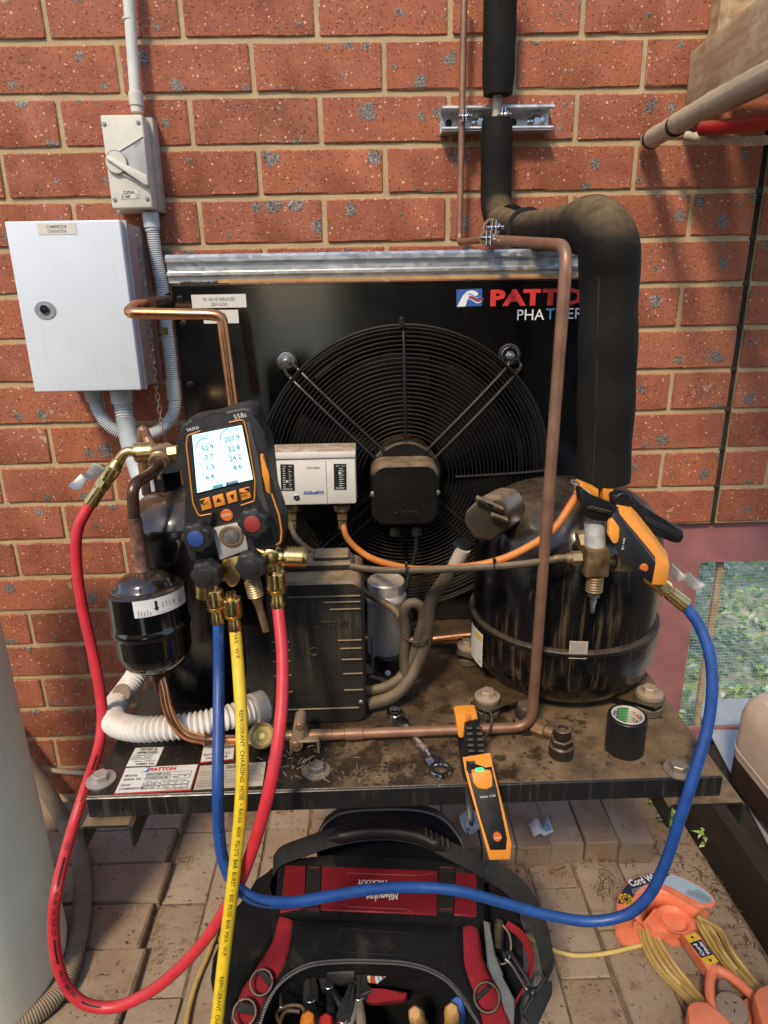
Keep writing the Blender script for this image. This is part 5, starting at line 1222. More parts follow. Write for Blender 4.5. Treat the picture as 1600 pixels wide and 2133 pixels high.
for u in (.57, .78): t.rect(u, .06, .003, .27)
for v, a in ((.225, '1.14'), (.085, '15.2')): t.put('220-240', .345, v, .07); t.put('-', .54, v, .06); t.put(a, .62, v, .07); t.put('-', .75, v, .06); t.put('1', .86, v, .07)
t.put('VOLTS ~ Hz', .36, .355, .04); t.put('FULL LOAD AMPS', .58, .355, .04); t.put('PHASE', .82, .355, .04); t.put('Product of SUMMIT TPS', .66, .005, .045)
t.done(); s.done()
t = Sheet('approval_sticker', on(263, 1597, zl), on(325, 1595, zl), on(279, 1559, zl), PAPER, bp)
t.put('TESTED &', .5, .82, .13, align='C', bold=.02, w=.62); t.put('APPROVED', .5, .64, .13, align='C', bold=.02, w=.72)
for k, (a, b) in enumerate((('STRENGTH TEST', .52), ('LEAK TEST', .42), ('ELECTRICAL', .32), ('Date: 15/8/15', .20))): t.put(a, .06 if k < 3 else .2, b, .07, shear=.3 if k == 3 else 0, w=.7)
t.put('SUMMIT TPS', .30, .04, .09, w=.6, bold=.02); t.done()
s = Sheet('code_label', on(417, 1590, zl), on(487, 1583, zl), on(427, 1553, zl), MATS['rating_plate_red'], bp)
t = Sheet('code_label', s.P(.02, .03), s.P(.98, .03), s.P(.02, .94), PAPER, bp, lift=.0004); t.put('PHAT150B-1F-Z-L', .06, .30, .13, w=.84, bold=.01); t.put('TSW07C04138', .12, .08, .13, w=.7, bold=.01); t.done(); s.done()
t = Sheet('caution_label', on(403, 1646, zl), on(547, 1637, zl), on(417, 1596, zl), PAPERD, bp)
t.put('CAUTION', .40, .80, .14, INK, bold=.02, w=.24); t.t(INKG).poly([t.P(u, v)+t.nrm*.0004 for u, v in ((.74, .80), (.80, .80), (.77, .95))])
for k, a in enumerate(('Unit has been tested. Before starting, carefully remove transport', 'Read instructions carefully, ensure unit has not been damaged', 'Do not start until installation has been verified and completely', 'damage may occur, evacuate and charge system', 'Remove power supply from isolator before removing', 'pressure switches')): t.put(('' if k in (3, 5) else '• ')+a, .04, .66-.115*k, .075, INKG, w=.9 if k < 5 else .25)
t.done()
for px, py in ((211, 1626), (660, 1607), (1413, 1606)):
    bolt(cu, on(px, py, ZP+.0002), Z_, .0095, .0165, STEELD if px > 300 else mat('zinc_bolt', (.52, .48, .42), .4, .7, var=.2, dust=.25), 'hold_down_bolt')
# ------------------------------------------------------------------ digital manifold gauge hanging in front of the receiver
YG = -.748
def c4(x, y): return (120+x/3.077, 820+y/3.077)
def G(x, y, dy=0.0): p = c4(x, y); return at(p[0], p[1], YG+dy)
mg = thing('digital_manifold', 'black and orange digital manifold gauge with a lit screen and four knobs', 'manifold gauge', G(1100, 700))
def gp(name, pts, dy, ext, m, parent=None, bev=0, seg=2):
    bm = BM(); slab(bm, [G(x, y, dy) for x, y in pts], Vector((0, ext, 0)), bev, seg); return finish(name, bm, m, parent or mg)
out = [(778, 235), (800, 192), (850, 166), (1010, 140), (1080, 110), (1190, 86), (1240, 92), (1270, 122), (1312, 262), (1340, 300), (1352, 380), (1368, 520), (1380, 640), (1425, 770), (1452, 880), (1446, 955), (1405, 990), (1320, 1010), (1240, 1030), (1040, 1072), (1000, 1082), (890, 1098), (842, 1062), (818, 980), (822, 900), (832, 840), (818, 640), (790, 470), (776, 400), (786, 300)]
body = gp('body', out, 0, .045, mat('gauge_black', (.020, .020, .021), .48, var=.15, bump=.2, bscale=800), bev=.0045, seg=3)
def gline(pts, r, m, dy=-.0004, name='trim_line'):
    bm = BM(); sweep(bm, fillet([G(x, y, dy) for x, y in pts], .004, 4), r, 6); finish(name, bm, m, body)
gline([(995, 768), (905, 785), (868, 700), (826, 330), (832, 268), (916, 238)], .0007, ORANGE)
gline([(1100, 184), (1192, 164), (1216, 260), (1266, 560), (1262, 688), (1174, 716)], .0007, ORANGE)
gline([(1262, 112), (1305, 262), (1318, 330)], .0010, ORANGE, .004); gline([(1372, 640), (1420, 780), (1436, 880), (1430, 950), (1400, 968)], .0010, ORANGE, .0005)
gp('side_grip', [(1294, 392), (1318, 380), (1356, 520), (1370, 652), (1334, 632), (1312, 520)], -.0015, .02, ORANGE, bev=.002)
gp('cheek', [(1205, 190), (1232, 182), (1290, 420), (1312, 620), (1400, 900), (1392, 950), (1330, 760), (1275, 640), (1262, 420)], -.0012, .01, mat('gauge_grey_cheek', (.055, .053, .050), .55, var=.1), bev=.001)
gp('bezel', [(848, 262), (1186, 188), (1264, 552), (890, 648)], -.0008, .004, PLASB, body, bev=.0008)
SCR = mat_emit('lit_screen', (.50, .86, .93), .74)
q = [G(x, y, -.0016) for x, y in ((895, 636), (1252, 548), (862, 266), (1180, 202))]
sc = gp('screen', [(862, 266), (1180, 202), (1252, 548), (895, 636)], -.0013, .002, SCR, body)
def sp(u, v, l=.0004): a = q[0].lerp(q[1], u); b = q[2].lerp(q[3], u); p = a.lerp(b, v); return p+Vector((0, -l, 0))
SXd = (q[1]-q[0]).normalized(); SYd = Vector((0, -1, 0)).cross(SXd)*-1; SYd = SYd if SYd.z > 0 else -SYd; SW_ = (q[1]-q[0]).length
SXn = SXd; SYn = SYd
t = Text(); h = .0052
def stx(body_, u, v, hh=h, al='R'): t.put(body_, sp(u, v), SXn, SYn, h=hh, align=al, bold=.0)
for s_, u, v in (('52.9', .40, .70), ('-7.7', .38, .53), ('-1.3', .36, .36), ('6.4', .34, .19), ('207.9', .92, .77), ('32.8', .89, .59), ('24.2', .88, .42), ('8.6', .86, .245)): stx(s_, u, v)
t.done(INK, sc, 'digits')
t = Text(); stx('Refrigeration', .05, .935, .0022, 'L'); stx('Pr12.4', .72, .93, .0026, 'L'); t.done(mat_flat('screen_teal', (.05, .20, .22)), sc, 'digits')
t = Text()
for s_, u, v in (('LP bar', .22, .81), ('EVAP', .10, .63), ('SUCTION', .10, .465), ('SUPERHEAT', .07, .295), ('HP psi', .74, .885), ('COND', .58, .70), ('LIQUID', .58, .53), ('SUBCOOL', .56, .355)): stx(s_, u, v, .0018, 'L')
t.done(mat_flat('screen_pale_print', (.36, .55, .58)), sc, 'digits')
for u, v, a0, m in ((.26, .735, 1.2, INKG), (.74, .81, 1.5, INKG)):
    bm = BM(); c = sp(u, v, .0003); pr = None
    for k in range(15):
        a = a0+k*.12; d0 = SXn*math.cos(a)+SYn*math.sin(a); row = [bm.verts.new(c+d0*r) for r in (.0098, .0106)]
        if pr: bm.faces.new((pr[0], row[0], row[1], pr[1]))
        pr = row
    finish('gauge_arc', bm, m, sc, recalc=False)
def spoly(uv, m, l=.0003, nm='screen_button'):
    bm = BM(); bm.faces.new([bm.verts.new(sp(u, v, l)) for u, v in uv]); return finish(nm, bm, m, sc, recalc=False)
spoly([(.27, 0), (.29, .06), (.46, .06), (.47, 0)], mat_flat('screen_teal_tab', (.16, .50, .52))); spoly([(.52, 0), (.53, .06), (.73, .06), (.74, 0)], mat_flat('screen_blue_tab', (.02, .10, .36)))
t = Text(); stx('R404A', .57, .018, .0028, 'L'); t.done(INKW, sc, 'digits')
for i, quad in enumerate((((908, 682), (972, 662), (990, 735), (926, 753)), ((990, 662), (1058, 642), (1078, 712), (1008, 732)), ((1078, 640), (1142, 620), (1156, 690), (1094, 708)), ((1162, 615), (1228, 598), (1240, 668), (1178, 688)))):
    b = gp('button', quad, -.0022, .003, ORANGE, body, bev=.0008); cx_ = sum(p[0] for p in quad)/4; cy_ = sum(p[1] for p in quad)/4
    t = Text()
    def gpoly(pts): t.poly([G(x, y, -.0026) for x, y in pts])
    if i == 1: gpoly([(cx_-17, cy_+12), (cx_+15, cy_+3), (cx_-6, cy_-22)])
    elif i == 2: gpoly([(cx_-16, cy_-12), (cx_+14, cy_-22), (cx_+6, cy_+16)])
    else:
        if i == 0: t.put('ESC', G(930, 716, -.0026), SXn, SYn, h=.0030, bold=.01); gpoly([(912, 686), (944, 676), (918, 712)])
        else: t.put('Menu', G(1172, 645, -.0026), SXn, SYn, h=.0024, bold=.01); t.put('Enter', G(1176, 664, -.0026), SXn, SYn, h=.0024, bold=.01); gpoly([(1192, 610), (1226, 602), (1232, 634)])
    t.done(INK, b)
bm = BM(); lc = G(1085, 778, -.0006); lathe(bm, lc, Vector((0, -1, 0)), [(-.001, .0064), (.0006, .0064), (.0009, .0060)], 28); lg = finish('logo_badge', bm, mat('badge_orange', (.75, .16, .03), .4, var=.05), body)
t = Text(); t.put('testo', lc+Vector((-.005, -.0011, -.0018)), (SXn+Z_*.0).normalized(), SYn, w=.0102); t.done(INKW, lg)
t = Text(); t.put('testo', G(832, 243, -.0006), SXn, SYn, w=.0125); t.put('558s', G(1136, 166, -.0006), SXn, SYn, w=.0125); t.done(INKW, body)
mf = gp('metal_block', [(984, 868), (1188, 822), (1222, 1002), (1040, 1068)], -.004, .035, mat('brushed_block', (.62, .60, .57), .42, .35, var=.12), bev=.0012)
c = G(1114, 912, -.0042); fy = Vector((0, -1, 0))
bm = BM(); lathe(bm, c, fy, [(-.001, .0125), (.0012, .0125), (.0016, .0118), (.0014, .0088), (-.0005, .0086)], 36); finish('sight_ring', bm, mat('ring_bronze', (.50, .36, .24), .35, .8), mf)
bm = BM(); lathe(bm, c-fy*.0004, fy, [(0, .0086), (.0020, .0076), (.0032, .004), (.0035, .001)], 28); finish('sight_glass', bm, mat('grey_glass', (.20, .20, .19), .10, .3, var=.3, scale=200), mf)
gp('left_bracket', [(905, 870), (985, 790), (1040, 1010), (1000, 1075), (870, 1060)], -.003, .02, PLASB, bev=.002)
gp('lever_tab', [(970, 850), (985, 760), (1000, 756), (988, 830)], -.007, .004, PLASB, bev=.0006)
KN = mat('knob_black', (.020, .020, .021), .5, var=.15)
def knob(c, R, h, cap, axis, m=None):
    bm = BM(); axis = axis.normalized(); lathe(bm, c-axis*h, axis, [(0, R*.72), (h*.12, R*.80), (h*.30, R*.98), (h*.86, R), (h*.95, R*.96), (h, R*.86)], 48, lobes=7, lobe=.075); k = finish('knob', bm, KN, mg)
    bm = BM(); lathe(bm, c, axis, [(-.001, R*.56), (.0008, R*.56), (.0012, R*.52)], 32); finish('knob_cap', bm, m or KN, k)
    bm = BM(); x, y = frame(axis); torus(bm, c+axis*.0002, axis, R*.58, .0004, 32, 4); finish('cap_groove', bm, INK, k); return k
for (x, y), R, m, ax in (((885, 930), .0155, mat('knob_blue', (.025, .07, .26), .5), Vector((-.10, -1, -.02))), ((1248, 836), .0155, mat('knob_red', (.30, .035, .03), .5), Vector((-.12, -1, .02))), ((945, 1175), .0158, None, Vector((-.16, -1, -.05))), ((1234, 1116), .0158, None, Vector((-.05, -1, .0)))):
    knob(G(x, y, -.020), R, .020, None, ax, m)
# brass ports
bm = BM(); slab(bm, [G(x, y, -.002) for x, y in ((1052, 1062), (1175, 1030), (1182, 1090), (1168, 1180), (1150, 1235), (1100, 1250), (1062, 1190), (1040, 1130))], Vector((0, .016, 0)), .003, 2); finish('brass_body', bm, BRASS, mg)
dn = (G(1130, 1330)-G(1112, 1225)).normalized()
bm = BM(); cyl(bm, G(950, 1170, .004), G(940, 1180, .004)+Vector((0, 0, -.022)), .011, 16); cyl(bm, G(1085, 1150, .006), G(950, 1190, .006), .008, 14); cyl(bm, G(1235, 1110, .004), G(1160, 1120, .006), .008, 14); finish('valve_stem', bm, BRASS, mg)
def hose_end(a, b, parent, R=.0108, cap=.020):
    """knurled coupling then crimp ferrule, from a to b"""
    d = (b-a).normalized(); L = (b-a).length
    bm = BM(); lathe(bm, a-d*.006, d, [(0, .0062), (.007, .0062)], 14); knurl(bm, a, d, cap, R); lathe(bm, a+d*cap, d, [(0, R*.95), (.003, R*.88), (.0045, R*.72)], 24); k = finish('knurled_nut', bm, BRASS, parent)
    bm = BM(); lathe(bm, a+d*(cap+.003), d, [(0, .0068), (L-cap-.012, .0070), (L-cap-.006, .0082), (L-cap-.004, .0078), (L-cap-.002, .0078)], 20); finish('ferrule', bm, BRASS, parent); return d
# side elbow on the right and blanking port
bm = BM(); ec = G(1370, 1042, .004); lathe(bm, ec+Vector((0, -.009, 0)), Vector((0, 1, 0)), [(0, .0075), (.002, .0105), (.018, .0105)], 20); lathe(bm, ec, G(1395, 1150, .004)-ec, [(0, .0088), (.013, .0088), (.0135, .0070), (.026, .0070)], 16); lathe(bm, ec, G(1480, 1050, .004)-ec, [(0, .0085), (.022, .0085)], 16); lathe(bm, ec, G(1290, 1010, .006)-ec, [(0, .008), (.02, .008)], 14); finish('elbow', bm, BRASS, mg)
a = G(1452, 1046, .004); d = (G(1550, 1050, .004)-a).normalized(); bm = BM(); knurl(bm, a, d, .023, .0115, 32, 11); lathe(bm, a+d*.023, d, [(0, .0108), (.002, .0098)], 20); lathe(bm, a-d*.002, d, [(0, .0095), (.003, .0112)], 20); finish('blanking_cap', bm, BRASS, mg)
bm = BM(); a = G(1246, 1195, .004); d = (G(1278, 1310, .004)-a).normalized(); lathe(bm, a, d, [(k*.0014, .0092 if k % 2 else .0082) for k in range(15)]+[(.023, .006)], 20); lathe(bm, a+d*.023, d, [(0, .006), (.01, .0045), (.04, .004)], 14); finish('threaded_port', bm, BRASSD, mg)
# ------------------------------------------------------------------ charging hoses
def wh(px, py, Y): return at(px, py, Y)
def hose(name, label, pts, r, m, ends, step=.004):
    t_ = thing(name, label, 'hose', pts[0]); P = smooth_path(pts, step); bm = BM(); sweep(bm, P, r, 18); o = finish('tube', bm, m, t_); return t_, P, o
bp0, bp1 = wh(444, 1228, YG+.004), wh(455, 1296, YG)
bl_pts = [bp1, at(456, 1400, -.765), at(455, 1520, -.800), at(454, 1640, -.832), at(456, 1730, -.842), at(466, 1795, -.850), at(492, 1845, -.855), at(530, 1872, -.855), at(600, 1880, -.845), at(680, 1868, -.832), at(770, 1853, -.815), at(860, 1848, -.800), at(950, 1855, -.80), at(1050, 1881, -.80), at(1150, 1908, -.805), at(1235, 1919, -.81), at(1305, 1905, -.815), at(1350, 1868, -.82), at(1385, 1800, -.825), at(1418, 1700, -.825), at(1450, 1600, -.815), at(1475, 1510, -.80), at(1484, 1420, -.785), at(1475, 1350, -.77), at(1452, 1295, -.755), at(1424, 1258, -.745)]
bh, bP, bt_ = hose('charging_hose', 'blue charging hose crossing over the tool bag up to the compressor valve', bl_pts, .0063, BLUEH, None)
hose_end(bp0, bp1, bh)
ye_pts = [wh(490, 1310, YG-.002), at(497, 1400, -.775), at(503, 1500, -.808), at(505, 1600, -.835), at(500, 1700, -.85), at(490, 1800, -.862), at(478, 1900, -.872), at(466, 2000, -.884), at(455, 2100, -.90), at(440, 2240, -.92)]
yh, yP, yt_ = hose('charging_hose', 'yellow charging hose hanging straight down from the gauge past the tool bag', ye_pts, .0067, YELH, None)
hose_end(wh(482, 1245, YG), ye_pts[0], yh)
re_pts = [wh(579, 1263, YG), at(588, 1360, -.775), at(588, 1450, -.80), at(580, 1540, -.825), at(562, 1640, -.845), at(535, 1740, -.85), at(498, 1840, -.848), at(440, 1940, -.84), at(370, 2020, -.835), at(300, 2073, -.83), at(235, 2098, -.83), at(180, 2092, -.83), at(142, 2060, -.828), at(120, 2005, -.825), at(112, 1930, -.82), at(118, 1855, -.815), at(136, 1780, -.775), at(157, 1705, -.735), at(182, 1630, -.71), at(205, 1560, -.70), at(213, 1500, -.685), at(207, 1430, -.672), at(190, 1345, -.66), at(170, 1255, -.65), at(159, 1165, -.64), at(163, 1100, -.635), at(192, 1043, -.625)]
rh, rP, rt_ = hose('charging_hose', 'red charging hose looping low over the paving and up to the receiver valve', re_pts, .0067, REDH, None)
hose_end(at(573, 1192, YG+.004), re_pts[0], rh)
# print along the hoses
def s_at(P, px, py):
    best = (1e9, 0); s = 0
    for i, p in enumerate(P):
        if i: s += (p-P[i-1]).length
        d = p-CAM; z = d.dot(_f); x = 800+F*d.dot(RT)/z; y = 1066.5-F*d.dot(UP)/z; e = (x-px)**2+(y-py)**2
        if e < best[0]: best = (e, s)
    return best[1]
NS = Vector((-.15, -1, .25))
wrap_text('MAX.  W.P.', yP, s_at(yP, 492, 1318), .0042, .0067, INK, yt_)
wrap_text('REFRIGERANT  CHARGING  HOSE  •  R410A  4000  PSI/275  BAR  BURST  •  800  PSI/55  BAR  MAX.  W.P.', yP, s_at(yP, 503, 1480), .0040, .0067, INK, yt_)
wrap_text('REFRIGERANT  CHARGING  HOSE  •  R410A', yP, s_at(yP, 460, 2025), .0040, .0067, INK, yt_)
wrap_text('CFC, HCFC, HFC, HFO, R1234yf', bP, s_at(bP, 457, 1330), .0034, .0063, INK, bt_, side=Vector((.75, -1, 0)))
wrap_text('SAE J2196/SAE J2888  R410A  R134a', bP, s_at(bP, 455, 1660), .0032, .0063, INK, bt_, side=Vector((.7, -1, .2)))
for a, b in (((457, 1298), (457, 1322)), ((455, 1450), (455, 1490)), ((500, 1850), (560, 1878))): wrap_dash(bP, s_at(bP, *a), s_at(bP, *b), .0016, .0063, INK, bt_, side=Vector((.7, -1, .0)))
wrap_dash(bP, s_at(bP, 1300, 1906), s_at(bP, 1346, 1872), .0022, .0063, INK, bt_, side=Vector((.2, -1, -.3)))
wrap_text('SAE J2196/R134a', bP, s_at(bP, 1180, 1912), .0032, .0063, INK, bt_, side=Vector((.2, -1, -.4)))
for a, b in (((132, 1790), (119, 1850)), ((112, 1945), (115, 2000)), ((165, 2086), (215, 2099)), ((207, 1570), (200, 1600))):
    s0, s1 = sorted((s_at(rP, *a), s_at(rP, *b))); wrap_dash(rP, s0, s1, .0018, .0067, INK, rt_)
wrap_text('1225', rP, s_at(rP, 139, 1760), .0042, .0067, INK, rt_, flip=True)
wrap_text('CFC, HCFC, HFC, HFO', rP, s_at(rP, 112, 1942), .0040, .0067, INK, rt_, flip=False, bold=.01)
wrap_text('SAE J2888 / R1234yf', rP, s_at(rP, 150, 2070), .0036, .0067, INK, rt_, bold=.01)
wrap_text('SAE J2196 / R1234yf', rP, s_at(rP, 168, 1670), .0034, .0067, INK, rt_, bold=.01)
# hand valves at the hose ends
def hand_valve(parent, a, b, lever, elbow=None):
    """a: hose end, b: coupling end"""
    d = (b-a).normalized(); L = (b-a).length; R = BRASS
    bm = BM(); lathe(bm, a, d, [(-.004, .0086), (.018, .0082), (.019, .0072), (.024, .0072)], 20); finish('ferrule', bm, R, parent)
    bm = BM(); hexagon(bm, a+d*.022, d, .010, .0098); lathe(bm, a+d*.030, d, [(0, .0085), (.012, .0095), (.020, .0095), (.022, .0080), (L-.030, .0070)], 18); vb = finish('valve_body', bm, R, parent)
    c = a+d*.040; s = Vector((0, -1, .15)).cross(d).normalized(); s = -s if s.x > 0 and lever < 0 or s.x < 0 and lever > 0 else s
    bm = BM(); cyl(bm, c, c+s*.014, .0055, 12); finish('stem', bm, R, vb); return c+s*.014, s, d
cL, sL, dL = hand_valve(rh, at(192, 1043, -.625), at(247, 960, -.618), -1)
lev = [(272-30, 968), (222, 964), (199, 978), (190, 986), (173, 984), (160, 1000), (141, 1012), (146, 1018), (165, 1019), (176, 1008), (186, 1000), (203, 996), (224, 994)]
bm = BM(); C7 = lambda x, y: (x/4.266, 780+y/4.266)
strip(bm, [(at(*C7(a, b), Y), at(*C7(c, d), Y)) for a, b, c, d, Y in ((832, 788, 938, 842, -.640), (768, 868, 852, 926, -.640), (716, 884, 772, 938, -.652), (664, 938, 738, 1000, -.656), (626, 966, 704, 1026, -.660), (606, 990, 660, 1032, -.664))], Vector((.0003, .0016, .0004))); finish('lever', bm, mat('brushed_steel', (.46, .45, .42), .42, .75, var=.2), rh)
bm = BM(); sweep(bm, fillet([at(244, 965, -.618), at(262, 938, -.616), at(296, 944, -.614)], .012, 6), .0062, 14); finish('bent_stem', bm, BRASS, rh)
bm = BM(); a = at(281, 943, -.614); d = (at(318, 941, -.612)-a).normalized(); knurl(bm, a, d, .0235, .0125, 32, 11); lathe(bm, a+d*.0235, d, [(0, .0118), (.003, .0100)], 20); finish('knurled_nut', bm, BRASS, rh)
hand_valve(bh, at(1422, 1256, -.745), at(1372, 1216, -.735), 1)
bm = BM(); C8 = lambda x, y: (1280+x/3.333, 1080+y/3.333)
strip(bm, [(at(*C8(a, b), Y), at(*C8(c, d), Y)) for a, b, c, d, Y in ((398, 312, 384, 402, -.752), (478, 388, 432, 442, -.752), (522, 380, 480, 434, -.760), (582, 434, 522, 482, -.762), (622, 448, 556, 500, -.764), (638, 470, 584, 508, -.766))], Vector((.0003, .0016, .0004))); finish('lever', bm, MATS['brushed_steel'], bh)
# ------------------------------------------------------------------ clamp thermometers
def c3(x, y): return (780+x/2.105, 1380+y/2.105)
th = thing('pipe_clamp_thermometer', 'orange and black clamp thermometer gripping the lower copper pipe and hanging over the plate edge', 'clamp thermometer', at(990, 1520, -.72), 'clamp thermometers')
def cpoly(name, pts, m, ext, parent, bev=.0015):
    bm = BM(); slab(bm, [at(*c3(x, y), Y) for x, y, Y in pts], ext, bev, 2); return finish(name, bm, m, parent)
OB = ORANGE
def crows(name, rows, m, ext, parent):
    bm = BM(); strip(bm, [(at(*c3(a, y0), Y), at(*c3(b, y1), Y)) for a, y0, b, y1, Y in rows], ext); return finish(name, bm, m, parent, angle=50)
crows('case', [(398, 482, 521, 462, -.812), (424, 580, 543, 550, -.824), (456, 690, 574, 680, -.838), (486, 800, 602, 796, -.850), (504, 868, 597, 866, -.853)], OB, Vector((0, .020, .004)), th)
crows('face_plate', [(410, 484, 516, 466, -.8136), (436, 580, 537, 552, -.8256), (466, 690, 563, 680, -.8396), (494, 780, 582, 772, -.8502), (508, 825, 578, 823, -.8536)], PLASB, Vector((0, .004, 0)), th)
cpoly('button', [(428, 486, -.8168), (508, 476, -.8160), (517, 496, -.8182), (518, 544, -.8242), (492, 558, -.8258), (452, 552, -.8250), (434, 528, -.8222)], OB, Vector((0, .006, 0)), th, .0010)
cpoly('status_lamp', [(444, 472, -.8150), (470, 468, -.8150), (482, 472, -.8150), (480, 478, -.8155), (446, 480, -.8155)], mat_emit('green_lamp', (.05, .75, .15), 1.2), Vector((0, .003, 0)), th, .0004)
t = Text(); a = at(*c3(462, 592), -.8335); bdir = (at(*c3(530, 586), -.8335)-a); n_ = Vector((0, -1, .2)).normalized(); X3 = bdir.normalized(); Y3 = n_.cross(X3); t.put('testo 115i', a, X3, Y3, w=bdir.length, lift=.0012, bold=.005); t.done(INKW, th)
c = at(*c3(539, 764), -.8492); bm = BM(); lathe(bm, c, n_, [(-.002, .0046), (.0012, .0046), (.0015, .0043)], 24); lg = finish('logo_badge', bm, MATS['badge_orange'], th); t = Text(); t.put('testo', c+n_*.0015-X3*.0036-Y3*.001, X3, Y3, w=.0072); t.done(INKW, lg)
crows('upper_arm', [(400, 262, 452, 250, -.731), (398, 290, 462, 284, -.741), (396, 330, 470, 328, -.757), (396, 380, 476, 380, -.776), (398, 430, 483, 430, -.797), (402, 478, 488, 462, -.811)], PLASB, Vector((0, .010, -.006)), th)
bm = BM()
for k in range(7):
    Y = -.742-.0095*k
    for x in (418, 462): box(bm, at(*c3(x-2+k*2.2, 288+25*k), Y-.0015), (.007, .004, .002), bev=.0006)
tag(finish('grip_rib', bm, RUBBER, th), kind='stuff')
cpoly('jaw', [(356, 242, -.722), (372, 236, -.722), (452, 232, -.722), (456, 262, -.722), (402, 270, -.724), (404, 310, -.726), (388, 334, -.728), (368, 330, -.728)], OB, Vector((0, .022, 0)), th, .002)
cpoly('jaw_pivot', [(400, 236, -.7235), (425, 234, -.7235), (426, 254, -.7235), (402, 256, -.7235)], ORANGEH, Vector((0, .004, 0)), th, .0008)
crows('lower_arm', [(366, 330, 396, 322, -.716), (374, 400, 400, 396, -.745), (384, 470, 410, 466, -.776), (396, 560, 420, 556, -.803), (402, 620, 432, 616, -.815), (412, 690, 440, 690, -.831), (420, 718, 434, 722, -.833)], PLASB, Vector((0, .008, 0)), th)
tube('sensor_lead', [at(*c3(466, 270), -.715), at(*c3(478, 232), -.712), at(*c3(494, 206), -.712), at(*c3(512, 226), -.715), at(*c3(514, 268), -.722), at(*c3(500, 306), -.738), at(*c3(472, 336), -.758)], .0014, RUBBER, th, 8)
bm = BM(); cyl(bm, at(*c3(346, 279), -.716), at(*c3(372, 279), -.716), .0022, 10); finish('pin', bm, BRASS, th)
def c6(x, y): return (900+x/2.5, 980+y/2.5)
t2 = thing('pipe_clamp_thermometer', 'orange and black clamp thermometer gripping the pipe under the fat foam sleeve', 'clamp thermometer', at(1240, 1040, -.70), 'clamp thermometers')
def dpoly6(name, pts, m, ext, bev=.0015, Y=None):
    bm = BM(); slab(bm, [at(*c6(p[0], p[1]), p[2] if len(p) > 2 else Y) for p in pts], ext, bev, 2); return finish(name, bm, m, t2)
dpoly6('upper_arm', [(938, 128), (1000, 116), (1050, 130), (1086, 165), (1096, 200), (1200, 250), (1312, 312), (1316, 352), (1296, 382), (1262, 380), (1150, 335), (1060, 296), (1000, 232), (944, 182)], PLASB, Vector((0, .012, 0)), .003, -.716)
bm = BM()
slab(bm, [at(*c6(x, y), -.7172) for x, y in ((1105, 232), (1290, 322), (1296, 342), (1280, 352), (1110, 272))], Vector((0, .003, 0)), .0006); finish('arm_recess', bm, INK, t2)
bm = BM(); lathe(bm, at(*c6(990, 158), -.7165), Vector((0, -1, 0)), [(0, .010), (.002, .010), (.003, .009)], 20); lathe(bm, at(*c6(990, 158), -.7195), Vector((0, -1, 0)), [(0, .0025), (.001, .002)], 10); finish('pivot', bm, PLASB, t2)
dpoly6('lower_arm', [(766, 96), (792, 96), (826, 138), (905, 162), (1000, 208), (985, 250), (930, 272), (850, 264), (800, 240), (776, 180)], PLASB, Vector((0, .014, 0)), .003, -.728)
bm = BM()
for k in range(5): box(bm, at(*c6(826+k*26, 196+k*6), -.7295), (.0075, .002, .004), bev=.0006)
finish('grip_rib', bm, RUBBER, t2)
dpoly6('jaw', [(770, 62), (800, 72), (868, 100), (870, 152), (832, 140), (800, 100), (768, 160), (758, 150)], ORANGE, Vector((0, .016, 0)), .0012, -.700)
dpoly6('jaw', [(892, 62), (948, 58), (944, 100), (926, 168), (890, 170)], ORANGE, Vector((0, .012, 0)), .0012, -.690)
dpoly6('case', [(958, 220, -.738), (1036, 224, -.733), (1140, 352, -.742), (1240, 490, -.752), (1222, 598, -.757), (1146, 594, -.760), (1120, 520, -.758), (1000, 330, -.745)], ORANGE, Vector((.006, .020, .004)), .003)
dpoly6('face_plate', [(948, 222, -.7425), (960, 222, -.7425), (1070, 360, -.751), (1166, 484, -.7605), (1146, 592, -.764), (1072, 545, -.760), (985, 452, -.754), (920, 345, -.747), (914, 272, -.744)], PLASB, Vector((.004, .012, .003)), .001)
dpoly6('button', [(921, 268, -.7475), (944, 250, -.7475), (978, 298, -.750), (976, 350, -.752), (966, 380, -.753), (944, 382, -.753), (918, 334, -.750)], ORANGE, Vector((0, .005, 0)), .0012)
dpoly6('end_cap', [(1166, 487, -.7612), (1240, 492, -.753), (1222, 598, -.758), (1146, 596, -.7645)], ORANGE, Vector((0, .004, 0)), .0012)
c = at(*c6(1103, 506), -.7585); n2 = Vector((-.25, -1, -.15)).normalized(); bm = BM(); lathe(bm, c, n2, [(-.002, .0045), (.0014, .0045), (.0017, .0041)], 20); finish('logo_badge', bm, MATS['badge_orange'], t2)
t = Text(); a = at(*c6(998, 350), -.7515); e = (at(*c6(985, 412), -.7545)-a); X5 = e.normalized(); Y5 = n2.cross(X5).normalized(); t.put('testo 115i', a, X5, Y5, w=e.length, lift=.0012); t.done(INKW, t2)
tube('clamp_spring', [at(*c6(768, 66), -.70), at(*c6(728, 50), -.70), at(*c6(732, 66), -.705), at(*c6(790, 96), -.715), at(*c6(826, 122), -.72)], .0012, STEELD, t2, 6)
